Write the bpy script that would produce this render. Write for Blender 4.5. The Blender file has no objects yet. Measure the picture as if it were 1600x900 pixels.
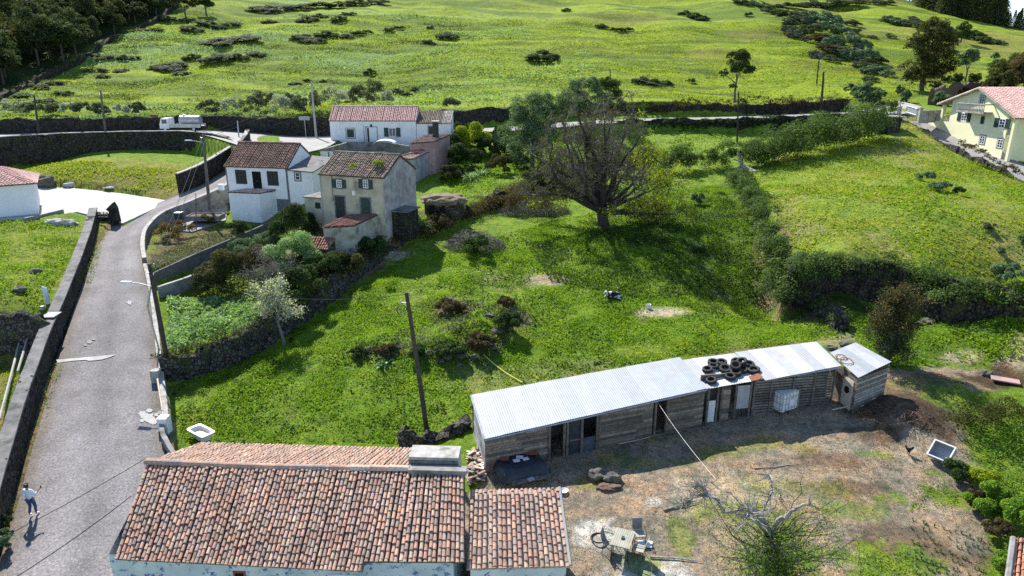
import bpy, bmesh, math, random
import numpy as np
from mathutils import Vector, Matrix, noise as mnoise

# ------------------------------------------------------------ camera, sky, sun, exposure
scn = bpy.context.scene
COL = scn.collection
CAMZ = 21.5
PITCH = math.radians(18.0)
FPX = 1067.0
cam_d = bpy.data.cameras.new("camera")
cam = bpy.data.objects.new("camera", cam_d)
COL.objects.link(cam)
cam.location = (0, 0, CAMZ)
cam.rotation_euler = (math.radians(90) - PITCH, 0, 0)
cam_d.sensor_width = 36.0
cam_d.lens = 36.0 * FPX / 1600.0
cam_d.clip_start = 0.5
cam_d.clip_end = 6000.0
scn.camera = cam

SUN_EL = math.radians(43.5)
SUN_AZ = math.atan2(-0.46, 0.888)          # direction towards the sun, from +Y
world = bpy.data.worlds.new("World")
scn.world = world
world.use_nodes = True
wn = world.node_tree
sky = wn.nodes.new("ShaderNodeTexSky")
sky.sky_type = 'NISHITA'
sky.sun_disc = False
sky.sun_elevation = SUN_EL
sky.sun_rotation = SUN_AZ
sky.air_density = 1.0
sky.dust_density = 0.2
sky.ozone_density = 2.0
sky.altitude = 1200
wn.links.new(sky.outputs[0], wn.nodes["Background"].inputs[0])
wn.nodes["Background"].inputs[1].default_value = 0.12
sd = bpy.data.lights.new("sun", 'SUN')
sd.energy = 4.8
sd.angle = math.radians(0.5)
sd.color = (1.0, 0.95, 0.86)
sun = bpy.data.objects.new("sun", sd)
COL.objects.link(sun)
_sv = Vector((math.sin(SUN_AZ) * math.cos(SUN_EL), math.cos(SUN_AZ) * math.cos(SUN_EL), math.sin(SUN_EL)))
sun.rotation_euler = _sv.to_track_quat('Z', 'Y').to_euler()
sun.location = (-40, 80, 90)
vs = scn.view_settings
vs.view_transform = 'Standard'
vs.look = 'None'
vs.exposure = 1.1
vs.gamma = 1.0
vs.use_curve_mapping = False
scn.render.engine = 'CYCLES'
scn.cycles.use_denoising = False
scn.cycles.max_bounces = 6
scn.cycles.diffuse_bounces = 3
scn.cycles.glossy_bounces = 2
scn.cycles.transmission_bounces = 3
scn.cycles.transparent_max_bounces = 6
scn.cycles.use_adaptive_sampling = True
scn.cycles.adaptive_threshold = 0.006

rng = np.random.default_rng(7)
random.seed(7)
PI = math.pi
SP, CP = math.sin(PITCH), math.cos(PITCH)

# ------------------------------------------------------------ surveying helpers (where a thing stands in the place)
def uz(px, py, z):
    """world point at height z seen at px,py of the 1600x900 photograph"""
    u, v = (px - 800) / FPX, (py - 450) / FPX
    dep = (CAMZ - z) / (SP + v * CP)
    return (u * dep, dep * CP - v * dep * SP, z)

def ud(px, py, dep):
    u, v = (px - 800) / FPX, (py - 450) / FPX
    return (u * dep, dep * CP - v * dep * SP, CAMZ - dep * (SP + v * CP))

def ux(px, py, x):
    d = x / ((px - 800) / FPX)
    return ud(px, py, d)

def zat(x, y, py):
    """height over ground point x,y that shows at image row py"""
    v = (py - 450) / FPX
    return CAMZ - y * (SP + v * CP) / (CP - v * SP)

def xat(y, z, px):
    """x so that a point at distance y, height z shows in column px"""
    dep = y * CP + (CAMZ - z) * SP
    return (px - 800) / FPX * dep

# ------------------------------------------------------------ noise
def _hash(ix, iy, s):
    h = (ix.astype(np.int64) * 374761393 + iy.astype(np.int64) * 668265263 + s * 1274126177) & 0x7fffffff
    h = ((h ^ (h >> 13)) * 1274126177) & 0x7fffffff
    return ((h ^ (h >> 16)) & 0xffff) / 65535.0

def vnoise(x, y, s=0):
    x = np.asarray(x, float); y = np.asarray(y, float)
    ix, iy = np.floor(x), np.floor(y)
    fx, fy = x - ix, y - iy
    fx = fx * fx * (3 - 2 * fx); fy = fy * fy * (3 - 2 * fy)
    a = _hash(ix, iy, s); b = _hash(ix + 1, iy, s); c = _hash(ix, iy + 1, s); d = _hash(ix + 1, iy + 1, s)
    return (a + (b - a) * fx) * (1 - fy) + (c + (d - c) * fx) * fy

def fbm(x, y, s=0, o=4):
    r = 0; a = 0.5; t = 0
    for i in range(o):
        r = r + a * vnoise(np.asarray(x) * 2 ** i + 17.3 * i, np.asarray(y) * 2 ** i - 9.1 * i, s + i); t += a; a *= .5
    return r / t

def smooth(e0, e1, x):
    t = np.clip((x - e0) / (e1 - e0), 0, 1)
    return t * t * (3 - 2 * t)

def sdist(poly, X, Y):
    """signed distance to polygon, positive inside"""
    P = np.array(poly, float)[:, :2]
    d = np.full(X.shape, 1e9); ins = np.zeros(X.shape, bool)
    n = len(P)
    for i in range(n):
        a, b = P[i], P[(i + 1) % n]
        e = b - a
        wx, wy = X - a[0], Y - a[1]
        t = np.clip((wx * e[0] + wy * e[1]) / (e @ e + 1e-12), 0, 1)
        d = np.minimum(d, (wx - e[0] * t) ** 2 + (wy - e[1] * t) ** 2)
        c = ((a[1] > Y) != (b[1] > Y)) & (X < (b[0] - a[0]) * (Y - a[1]) / (b[1] - a[1] + 1e-12) + a[0])
        ins ^= c
    d = np.sqrt(d)
    return np.where(ins, d, -d)

def pdist(line, X, Y):
    """distance to an open polyline with z, and the z on it"""
    P = np.array(line, float)
    d = np.full(X.shape, 1e9); zz = np.zeros(X.shape)
    for i in range(len(P) - 1):
        a, b = P[i], P[i + 1]
        e = b[:2] - a[:2]
        wx, wy = X - a[0], Y - a[1]
        t = np.clip((wx * e[0] + wy * e[1]) / (e @ e + 1e-12), 0, 1)
        q = np.sqrt((wx - e[0] * t) ** 2 + (wy - e[1] * t) ** 2)
        m = q < d
        d = np.where(m, q, d); zz = np.where(m, a[2] + (b[2] - a[2]) * t, zz)
    return d, zz

# ------------------------------------------------------------ terrain: steps, then a smooth sheet through surveyed heights
def PZ(*pts):
    return [uz(*p) for p in pts]

EDGE_BANK = PZ((1236, 412, 7), (1300, 402, 7), (1400, 408, 7), (1450, 420, 7), (1500, 434, 7), (1560, 444, 7), (1700, 470, 7))
EDGE_HEDGE = PZ((1152, 262, 9.3), (1180, 300, 8.5), (1205, 345, 7.8), (1236, 412, 7.0))
STEP_A = EDGE_BANK + [uz(1750, 250, 9), uz(1420, 200, 11.5)] + EDGE_HEDGE[:3]
# stone terrace wall between fern garden and lawn
WALL_FERN = PZ((250, 566, 2.9), (300, 556, 2.95), (360, 535, 3.1), (420, 506, 3.4), (470, 478, 3.7), (520, 448, 4.1), (560, 420, 4.4), (600, 394, 4.8), (640, 372, 5.1))
STEP_B = WALL_FERN + PZ((655, 352, 6.2), (600, 300, 7), (450, 330, 6.5), (330, 400, 4.5), (250, 470, 3.3))
# bank between lawn and upper terrace, up to the big tree
BANK_T = PZ((640, 372, 5.1), (690, 352, 6.0), (740, 328, 6.4), (790, 305, 6.8), (850, 288, 7.2), (905, 280, 7.6))
STEP_C = BANK_T + PZ((960, 262, 8.3), (960, 215, 11), (700, 215, 10.3), (640, 300, 7.3), (630, 345, 6.2))
# house terrace above block walls
BLOCKW = PZ((236, 438, 4.2), (300, 408, 4.4), (370, 378, 4.7), (432, 350, 4.9), (500, 345, 6.0))
STEP_D = BLOCKW + PZ((500, 260, 8.5), (352, 292, 7.6), (300, 318, 6.6), (240, 345, 5.4), (224, 400, 4.7))
# main road plateau over the hollow field
RIM = PZ((-160, 226, 11.3), (0, 217, 11.6), (100, 211, 11.8), (200, 208, 12), (290, 207, 12), (340, 211, 11.9), (372, 219, 11.6), (386, 228, 11.2))
RIM = [(p[0], p[1] - .75, p[2]) if i < 6 else (p[0] + (-.5), p[1] - .6, p[2]) for i, p in enumerate(RIM)]
STEP_E = RIM + PZ((400, 190, 12.2), (-200, 190, 12.2))
# hill above the road wall
HILLW = PZ((-160, 214, 11.7), (0, 207, 11.8), (110, 205.5, 12), (200, 203.5, 12.2), (330, 201.5, 12.1), (420, 206, 11.8), (515, 208, 11.6), (620, 203, 11.6), (705, 200.5, 11.6), (800, 195, 12.0), (900, 188, 12.6), (1010, 182.5, 13.2), (1150, 180, 13.5), (1325, 173, 13.9))
STEP_F = [(p[0], p[1], p[2]) for p in HILLW] + [(150, 400, 0), (-400, 500, 0), (-300, 150, 0)]
# lower left: field drops behind its wall
LW = PZ((-120, 500, 4.6), (0, 497, 4.6), (40, 500, 4.6), (78, 515, 4.0))
STEP_G = LW + PZ((90, 470, 4.4), (135, 390, 5.0), (60, 350, 6), (-150, 350, 6))
HILLC = [(p[0], p[1], p[2]) for p in HILLW] + [uz(1380, 168, 14.3), uz(1450, 160, 14.8), uz(1475, 155, 15.2), (90, 112, 0), (200, 118, 0), (900, 150, 0), (1200, 950, 0), (-1200, 950, 0), (-300, 150, 0)]
LANEW = [(p[0], p[1] - .6, p[2]) for p in PZ((840, 202, 11.9), (900, 198, 12.3), (1010, 190, 12.9), (1150, 187.5, 13.2), (1325, 182, 13.6))]
STEP_H = LANEW + [(LANEW[-1][0], LANEW[-1][1] + 30, 0), (LANEW[0][0], LANEW[0][1] + 30, 0)]
STEPS = [(STEP_A, 2.6, 1.2), (STEP_B, 1.5, .8), (STEP_C, 1.3, 1.4), (STEP_D, 1.6, .6), (STEP_E, 2.3, .6), (STEP_F, 2.2, .9), (STEP_G, 1.5, .8), (STEP_H, 1.2, .7)]

TAPER = [(EDGE_BANK, .85, 3, 40), (WALL_FERN, 1., 2, 10), (BANK_T, 1., 2, 10), (BLOCKW, .8, 2, 10), (RIM, 1., 2, 12), (HILLW, 1., 2, 35), (LW, 1., 2, 15), (LANEW, 1., 2, 14)]
def steps(X, Y):
    z = np.zeros(X.shape)
    for i, (poly, h, w) in enumerate(STEPS):
        s = sdist(poly, X, Y)
        hh = h
        ln, q, d0, d1 = TAPER[i]
        if ln is not None:
            hh = h * (1 - q * smooth(d0, d1, pdist([(p[0], p[1], 0) for p in ln], X, Y)[0]))
        z = z + hh * smooth(-w / 2, w / 2, s)
    return z

CTRL = [uz(*p) for p in [
    (-300, 1100, 0), (300, 1150, 0), (900, 1150, .4), (1700, 1150, .8), (2100, 900, .8), (-500, 800, 0),
    (0, 905, -.2), (300, 900, .0), (18, 800, .3), (60, 690, 1.1), (255, 690, 1.1), (170, 560, 2.2), (185, 470, 3.5), (188, 410, 4.5), (196, 365, 5.2),
    (-60, 640, 1.6), (0, 590, 2.0), (-40, 700, .8), (20, 530, 2.6), (-20, 470, 4.7), (60, 450, 4.6), (100, 400, 5.0), (20, 380, 5.6), (100, 350, 6.0),
    (60, 330, 6.6), (200, 312, 6.5), (80, 295, 7.2), (240, 330, 5.9), (300, 303, 6.7), (350, 282, 7.6), (390, 250, 9.4),
    (160, 262, 8.8), (60, 262, 8.7), (280, 255, 8.9), (340, 240, 9.4), (20, 245, 9.0),
    (0, 211, 11.7), (150, 208, 12), (300, 204, 12.1), (420, 216, 11.3), (500, 220, 11.0), (620, 213, 11.2), (740, 203, 11.5), (830, 198, 12.0),
    (1010, 190, 12.9), (1150, 185, 13.3), (1320, 178, 13.7), (1400, 168, 14.3),
        (600, 240, 9.6), (560, 250, 9.2), (700, 240, 9.3), (455, 306, 7.3), (400, 300, 7.4), (605, 352, 6.6), (504, 341, 6.7), (650, 327, 7.0), (560, 395, 5.3),
    (330, 325, 5.5), (365, 345, 4.95), (405, 349, 4.8), (432, 342, 5.2), (280, 355, 5.0), (250, 400, 4.6), (350, 365, 4.7), (450, 330, 6.0),
    (300, 520, 2.9), (400, 480, 3.3), (260, 500, 2.8), (330, 450, 3.2), (450, 420, 4.0), (400, 400, 4.1),
    (275, 640, 1.2), (300, 690, .9), (450, 620, 1.7), (450, 690, 1.0), (650, 690, 1.1), (640, 640, 1.6), (560, 520, 2.8), (700, 520, 3.0), (520, 560, 2.3), (620, 440, 4.0), (700, 400, 4.6),
    (760, 350, 5.5), (720, 450, 3.8), (820, 450, 3.7), (900, 400, 4.5), (942, 350, 5.5), (1000, 380, 5.0), (1080, 340, 6.0), (1130, 290, 7.0), (1180, 380, 5.2), (1060, 430, 4.1),
    (1000, 490, 3.3), (900, 560, 2.5), (1100, 500, 3.2), (1280, 520, 3.2), (1230, 450, 4.0), (1060, 555, 2.6), (740, 600, 2.0),
    (850, 270, 7.8), (780, 270, 8.0), (740, 300, 7.2), (700, 300, 7.2), (900, 240, 9.2), (1000, 245, 8.7), (1010, 285, 7.4), (1150, 222, 10.3), (1060, 215, 10.8), (1300, 205, 11.5), (1250, 225, 10.2),
    (1220, 250, 9.8), (1420, 215, 12.0), (1300, 300, 8.9), (1500, 300, 8.8), (1400, 350, 8.0), (1300, 390, 7.3), (1450, 410, 7.1), (1590, 440, 7.0), (1590, 350, 8.0),
    (1300, 470, 3.9), (1400, 470, 3.9), (1520, 490, 3.7), (1590, 500, 3.6), (1420, 540, 3.2), (1560, 580, 2.8), (1650, 650, 2.2),
    (1400, 600, 2.8), (1340, 622, 2.7), (1220, 650, 2.2), (1100, 660, 1.9), (900, 700, 1.7), (762, 742, 1.5), (1000, 740, 1.6), (1200, 740, 1.7), (1400, 720, 1.9), (1480, 660, 2.2),
    (700, 740, 1.2), (700, 860, .6), (900, 860, 1.1), (970, 850, 1.2), (1200, 850, 1.2), (1400, 850, 1.3), (1560, 800, 1.2), (1560, 720, 1.4),
    (1582, 258, 9.4), (1500, 219, 11.5), (1445, 190, 13.7), (1400, 172, 14.6), (1590, 288, 8.5), (1500, 240, 10.3), (1400, 200, 12.8)]]
CTRL += [ud(*p) for p in [
    (0, 186, 112), (200, 183, 112), (420, 180, 114), (700, 167, 121), (900, 160, 122), (1150, 162, 122), (1300, 157, 124),
    (-100, 170, 122), (0, 165, 126), (100, 165, 126), (0, 110, 152), (-150, 100, 160), (100, 110, 156), (0, 40, 195), (-200, 20, 215), (150, 40, 195), (250, 60, 184), (250, 20, 215),
    (300, 150, 134), (500, 150, 136), (400, 90, 168), (600, 90, 172), (450, 30, 215), (700, 30, 220), (800, 130, 147), (800, 70, 186), (1000, 130, 148), (1000, 70, 188), (950, 25, 226),
    (600, -20, 270), (300, -20, 262), (0, -30, 270), (850, -12, 270), (1050, 5, 258), (1140, 0, 262), (1200, 40, 222), (1150, 100, 172), (1250, 110, 166), (1300, 140, 148), (1250, 75, 192),
    (1350, 135, 145), (1380, 155, 132), (1330, 105, 172), (1300, 55, 215), (1240, 10, 275), (1400, 60, 225), (1420, 100, 190), (1500, 50, 245), (1540, 90, 205), (1600, 75, 225),
    (1500, 140, 150), (1440, 140, 150), (1600, 120, 168), (1420, 4, 330), (1385, -8, 330), (1350, -10, 320), (1290, -14, 310), (1600, 44, 300), (1500, 24, 315), (1700, 62, 285)]]
CTRL += [(100, 380, 60), (200, 420, 52), (260, 420, 40), (330, 330, 34), (0, 420, 88), (-120, 420, 96), (-260, 380, 92), (-350, 250, 64), (0, 520, 100), (200, 560, 50), (400, 500, 36), (-300, 600, 110),
         (300, 150, 20), (220, 100, 8), (-250, 100, 16), (-160, 60, 5), (-200, 0, -2), (200, 0, -3), (0, -40, -2), (150, 40, 1), (500, 900, 40), (-400, 900, 100), (0, 900, 100), (700, 400, 30)]
CTRL = np.array(CTRL)

def _tps_fit(P, z, lam):
    S = 60.0
    Q = P / S
    n = len(Q)
    r2 = ((Q[:, None] - Q[None]) ** 2).sum(-1)
    K = 0.5 * r2 * np.log(r2 + 1e-9) + lam * np.eye(n)
    A = np.zeros((n + 3, n + 3)); A[:n, :n] = K
    T = np.c_[np.ones(n), Q]; A[:n, n:] = T; A[n:, :n] = T.T
    w = np.linalg.solve(A, np.r_[z, 0, 0, 0])
    return Q, w

_Q, _W = _tps_fit(CTRL[:, :2], CTRL[:, 2] - steps(CTRL[:, 0], CTRL[:, 1]), 2e-4)

def base_h(X, Y):
    X = np.atleast_1d(np.asarray(X, float)); Y = np.atleast_1d(np.asarray(Y, float))
    shp = X.shape
    x = X.ravel() / 60; y = Y.ravel() / 60
    out = np.empty(x.shape)
    n = len(_Q)
    for i in range(0, len(x), 40000):
        r2 = (x[i:i + 40000, None] - _Q[None, :, 0]) ** 2 + (y[i:i + 40000, None] - _Q[None, :, 1]) ** 2
        out[i:i + 40000] = (0.5 * r2 * np.log(r2 + 1e-9)) @ _W[:n] + _W[n] + _W[n + 1] * x[i:i + 40000] + _W[n + 2] * y[i:i + 40000]
    return out.reshape(shp) + steps(X, Y)

# ------------------------------------------------------------ roads (left edge, right edge, height) and paved areas
VROAD = [((-30, 1000), (285, 1000), -.3), ((-8, 905), (268, 905), .0), ((24, 800), (262, 800), .45), ((54, 690), (257, 690), 1.25), ((92, 560), (244, 560), 2.4), ((120, 470), (234, 470), 3.65), ((143, 410), (222, 410), 4.65),
         ((159, 375), (220, 380), 5.2), ((180, 350), (228, 358), 5.55), ((222, 328), (252, 337), 5.95), ((272, 307), (298, 318), 6.6), ((325, 284), (348, 295), 7.55), ((372, 254), (396, 264), 9.1), ((392, 238), (430, 246), 10.2), ((398, 222), (460, 232), 11.0)]
MROAD = [((-160, 216), (-160, 225), 11.3), ((0, 209), (0, 217), 11.6), ((110, 206.5), (100, 211), 11.85), ((200, 204.5), (200, 208.5), 12), ((300, 203), (300, 208), 12.05), ((400, 206), (392, 232), 11.6), ((450, 209), (450, 240), 11.2), ((505, 209), (505, 232), 11.15), ((545, 207.5), (545, 213), 11.3), ((600, 206), (600, 210), 11.35), ((705, 202), (705, 207.5), 11.55), ((800, 197), (800, 204), 12.0),
         ((900, 190), (900, 197), 12.6), ((1010, 185), (1010, 188.6), 13.1), ((1150, 182), (1150, 185.8), 13.4), ((1325, 175), (1325, 180), 13.8), ((1365, 167), (1372, 178), 14.1), ((1395, 163), (1420, 177), 14.6), ((1405, 158), (1440, 166), 15.2)]

def catmull(P, n):
    P = np.array(P, float)
    out = []
    for i in range(len(P) - 1):
        p0 = P[max(i - 1, 0)]; p1 = P[i]; p2 = P[i + 1]; p3 = P[min(i + 2, len(P) - 1)]
        for k in range(n):
            t = k / n
            out.append(0.5 * ((2 * p1) + (-p0 + p2) * t + (2 * p0 - 5 * p1 + 4 * p2 - p3) * t * t + (-p0 + 3 * p1 - 3 * p2 + p3) * t ** 3))
    out.append(P[-1])
    return np.array(out)

def road_lines(R):
    L = catmull([uz(a[0], a[1], z) for a, b, z in R], 8)
    Rr = catmull([uz(b[0], b[1], z) for a, b, z in R], 8)
    return L, Rr
ROADS = [road_lines(VROAD), road_lines(MROAD)]
PLAZA = [uz(*p) for p in [(60, 294, 7.0), (100, 293, 7.0), (150, 297, 6.85), (200, 303, 6.65), (262, 312, 6.4), (243, 326, 6.05), (192, 352, 5.6), (178, 347, 5.75), (120, 330, 6.3), (40, 342, 6.3), (-30, 345, 6.3), (-30, 300, 7.0)]]
YARD_C = [uz(*p) for p in [(236, 338, 5.1), (300, 326, 5.6), (352, 306, 5.9), (357, 316, 5.7), (353, 345, 5.05), (300, 362, 4.8), (262, 358, 4.9)]]
_di = [ux(1430, 180, 62.6), ux(1447, 190, 63.2), ux(1480, 208, 63.4), ux(1530, 235, 63.6), ux(1583, 258, 64.0), ux(1640, 285, 64.4)]
_do = [(p[0] - 3.4, p[1] - .9, p[2] - .1) for p in _di]
DRIVE = [(p[0] + 1.5, p[1], p[2]) for p in _di] + _do[::-1]
def slope_z(poly, x, y):
    """height on a winding drive: nearest edge of its outline"""
    return pdist(poly + poly[:1], x, y)[1]
PAVED = [PLAZA, YARD_C, DRIVE]

def plane_fit(poly):
    P = np.array(poly); A = np.c_[P[:, :2], np.ones(len(P))]
    return np.linalg.lstsq(A, P[:, 2], rcond=None)[0]

def terrain_h(X, Y, detail=True):
    X = np.atleast_1d(np.asarray(X, float)); Y = np.atleast_1d(np.asarray(Y, float))
    z = base_h(X, Y)
    far = smooth(70, 160, Y)
    if detail:
        z = z + (fbm(X * .35, Y * .35, 3, 3) - .5) * .30 * (1 - far) + (fbm(X * .06, Y * .06, 9, 3) - .5) * 3.2 * far * smooth(110, 170, Y)
        z = z + (fbm(X * 1.7, Y * 1.7, 5, 2) - .5) * .10
        z = z + ((fbm(X * .03, Y * .22, 19, 3) - .5) * 1.5 + (fbm(X * .02 + 5, Y * .03, 23, 2) - .5) * 3.0) * smooth(125, 175, Y) * smooth(420, 300, Y)
    # mounds on the lawn
    for (mx, my, mz, r, h) in MOUNDS:
        q = ((X - mx) ** 2 + (Y - my) ** 2) / r ** 2
        z = z + h * np.exp(-q) * (0.75 + .5 * vnoise(X * 1.3, Y * 1.3, 21))
    for L, R in ROADS:
        C = (L + R) / 2
        P = np.r_[L[::2], L[-1:], R[::-1][::2], R[:1]]
        k = (X > P[:, 0].min() - 2) & (X < P[:, 0].max() + 2) & (Y > P[:, 1].min() - 2) & (Y < P[:, 1].max() + 2)
        if not k.any(): continue
        d = -sdist(P, X[k], Y[k])
        dl, zl = pdist(L[::2], X[k], Y[k]); dr, zr3 = pdist(R[::2], X[k], Y[k])
        rz = (zl * dr + zr3 * dl) / (dl + dr + 1e-6)
        m = smooth(.62, .1, d)
        z[k] = z[k] * (1 - m) + (rz - .14) * m
    for poly in PAVED:
        s = sdist(poly, X, Y)
        k = plane_fit(poly)
        pz = k[0] * X + k[1] * Y + k[2] - .14
        if poly is DRIVE: pz = slope_z(DRIVE, X, Y) - .16
        m = smooth(-.8, -.05, s)
        z = z * (1 - m) + pz * m
    return z

MOUNDS = [uz(*p) for p in [(790, 495, 3.0), (745, 530, 2.6), (690, 550, 2.4), (610, 545, 2.3), (555, 550, 2.2), (700, 480, 3.3)]]
MOUNDS = [(m[0], m[1], m[2], r, h) for m, r, h in zip(MOUNDS, (2.2, 2.4, 2.0, 1.6, 1.2, 1.8), (.9, .9, .6, .5, .4, .5))]
_pk = [uz(*p) for p in [(1440, 640, 2.6), (1500, 610, 2.8), (1400, 650, 2.4), (690, 330, 6.8)]]
MOUNDS += [(m[0], m[1], m[2], r, h) for m, r, h in zip(_pk, (1.6, 2.2, 1.4, 2.2), (.5, .7, .4, 1.0))]

def th(x, y):
    return float(terrain_h(np.array([x]), np.array([y]))[0])

def G(px, py):
    """ground point seen at px,py"""
    u, v = (px - 800) / FPX, (py - 450) / FPX
    dep = np.geomspace(18, 900, 900)
    X = u * dep; Y = dep * CP - v * dep * SP; Z = CAMZ - dep * (SP + v * CP)
    h = terrain_h(X, Y)
    k = np.argmax(h >= Z)
    if not (h >= Z).any():
        k = len(dep) - 1
    if k == 0: return Vector((X[0], Y[0], h[0]))
    a = (Z[k - 1] - h[k - 1]); b = (h[k] - Z[k]); t = a / (a + b + 1e-9)
    x = X[k - 1] + (X[k] - X[k - 1]) * t; y = Y[k - 1] + (Y[k] - Y[k - 1]) * t
    return Vector((x, y, th(x, y)))
# ------------------------------------------------------------ materials
MATS = {}
def new_mat(name):
    m = bpy.data.materials.new(name); m.use_nodes = True
    nt = m.node_tree; nt.nodes.clear()
    out = nt.nodes.new("ShaderNodeOutputMaterial")
    MATS[name] = m
    return m, nt, out

def N(nt, typ, **kw):
    n = nt.nodes.new(typ)
    for k, v in kw.items():
        if k.startswith("i_"):
            n.inputs[k[2:].replace("_", " ")].default_value = v
        else:
            setattr(n, k, v)
    return n

def ramp(nt, stops, fac):
    r = nt.nodes.new("ShaderNodeValToRGB")
    e = r.color_ramp.elements
    while len(e) > 1: e.remove(e[-1])
    e[0].position, e[0].color = stops[0][0], (*stops[0][1], 1)
    for p, c in stops[1:]:
        x = e.new(p); x.color = (*c, 1)
    nt.links.new(fac, r.inputs[0])
    return r.outputs[0]

def mix(nt, typ, a, b, fac):
    m = nt.nodes.new("ShaderNodeMix"); m.data_type = 'RGBA'; m.blend_type = typ
    for i, s in ((6, a), (7, b), (0, fac)):
        if isinstance(s, (int, float)): m.inputs[i].default_value = s
        elif isinstance(s, tuple): m.inputs[i].default_value = (*s, 1)
        else: nt.links.new(s, m.inputs[i])
    return m.outputs[2]

def noise_n(nt, scale, detail=4, rough=.6, vec=None, dim='3D'):
    n = nt.nodes.new("ShaderNodeTexNoise"); n.inputs["Scale"].default_value = scale
    n.inputs["Detail"].default_value = detail; n.inputs["Roughness"].default_value = rough
    if vec is not None: nt.links.new(vec, n.inputs["Vector"])
    return n.outputs[0]

def pos_n(nt):
    return nt.nodes.new("ShaderNodeNewGeometry").outputs["Position"]

def obj_n(nt):
    return nt.nodes.new("ShaderNodeTexCoord").outputs["Object"]

def finish(nt, out, col, rough=.85, bump=None, bstr=.5, bdist=.05, metal=0., spec=.3):
    p = nt.nodes.new("ShaderNodeBsdfPrincipled")
    if isinstance(col, tuple): p.inputs["Base Color"].default_value = (*col, 1)
    else: nt.links.new(col, p.inputs["Base Color"])
    if isinstance(rough, (int, float)): p.inputs["Roughness"].default_value = rough
    else: nt.links.new(rough, p.inputs["Roughness"])
    p.inputs["Metallic"].default_value = metal
    p.inputs["Specular IOR Level"].default_value = spec
    if bump is not None:
        b = nt.nodes.new("ShaderNodeBump"); b.inputs["Strength"].default_value = bstr; b.inputs["Distance"].default_value = bdist
        nt.links.new(bump, b.inputs["Height"]); nt.links.new(b.outputs[0], p.inputs["Normal"])
    nt.links.new(p.outputs[0], out.inputs[0])
    return p

def mat_noise(name, c1, c2, scale=3., rough=.85, c3=None, s2=None, bump=.4, bdist=.03, metal=0., spec=.3, lo=.35, hi=.65, detail=6):
    """two-tone weathered material with an optional stain colour"""
    m, nt, out = new_mat(name)
    v = obj_n(nt)
    n1 = noise_n(nt, scale, detail, .65, v)
    col = ramp(nt, [(lo, c1), (hi, c2)], n1)
    if c3:
        n2 = noise_n(nt, s2 or scale * .35, 5, .6, v)
        f = ramp(nt, [(.52, (0, 0, 0)), (.66, (1, 1, 1))], n2)
        col = mix(nt, 'MIX', col, c3, f)
    finish(nt, out, col, rough, n1, bump, bdist, metal, spec)
    return m

def leaf_mat(name, c_dark, c_light, c_odd=None, transl=.35, odd=.9):
    """leaves: every leaf carries its own random tint; thin enough for the sun to shine through"""
    m, nt, out = new_mat(name)
    a = nt.nodes.new("ShaderNodeAttribute"); a.attribute_name = "tint"
    st = [(0, c_dark), (odd * .98, c_light)]
    if c_odd: st.append((min(.999, odd), c_odd))
    col = ramp(nt, st, a.outputs["Fac"])
    d = nt.nodes.new("ShaderNodeBsdfPrincipled"); d.inputs["Roughness"].default_value = .75; d.inputs["Specular IOR Level"].default_value = .08
    t = nt.nodes.new("ShaderNodeBsdfTranslucent")
    nt.links.new(col, d.inputs["Base Color"])
    tc = mix(nt, 'MULTIPLY', col, (1.25, 1.3, .5), 1.0)
    nt.links.new(tc, t.inputs[0])
    x = nt.nodes.new("ShaderNodeMixShader"); x.inputs[0].default_value = transl
    nt.links.new(d.outputs[0], x.inputs[1]); nt.links.new(t.outputs[0], x.inputs[2]); nt.links.new(x.outputs[0], out.inputs[0])
    return m

# terrain: colour of the ground cover comes from the attribute, broken up by leaf-scale noise
def mk_terrain():
    m, nt, out = new_mat("ground_cover")
    a = nt.nodes.new("ShaderNodeVertexColor"); a.layer_name = "cover"
    p = pos_n(nt)
    n1 = noise_n(nt, 6.0, 6, .85, p)
    n2 = noise_n(nt, .7, 5, .65, p)
    c = mix(nt, 'MULTIPLY', a.outputs[0], ramp(nt, [(.34, (.42, .45, .44)), (.5, (1.0, 1.0, 1.0)), (.66, (1.5, 1.45, 1.3))], n1), 1.0)
    c = mix(nt, 'MULTIPLY', c, ramp(nt, [(.32, (.62, .78, .8)), (.5, (1, 1, 1)), (.68, (1.3, 1.12, .9))], n2), 1.0)
    c = mix(nt, 'MULTIPLY', c, ramp(nt, [(.36, (.72, .74, .74)), (.5, (1, 1, 1)), (.62, (1.22, 1.18, 1.1))], noise_n(nt, 2.1, 3, .6, p)), 1.0)
    finish(nt, out, c, .95, n1, 1.0, .22, spec=.1)
    return m
mk_terrain()

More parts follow.
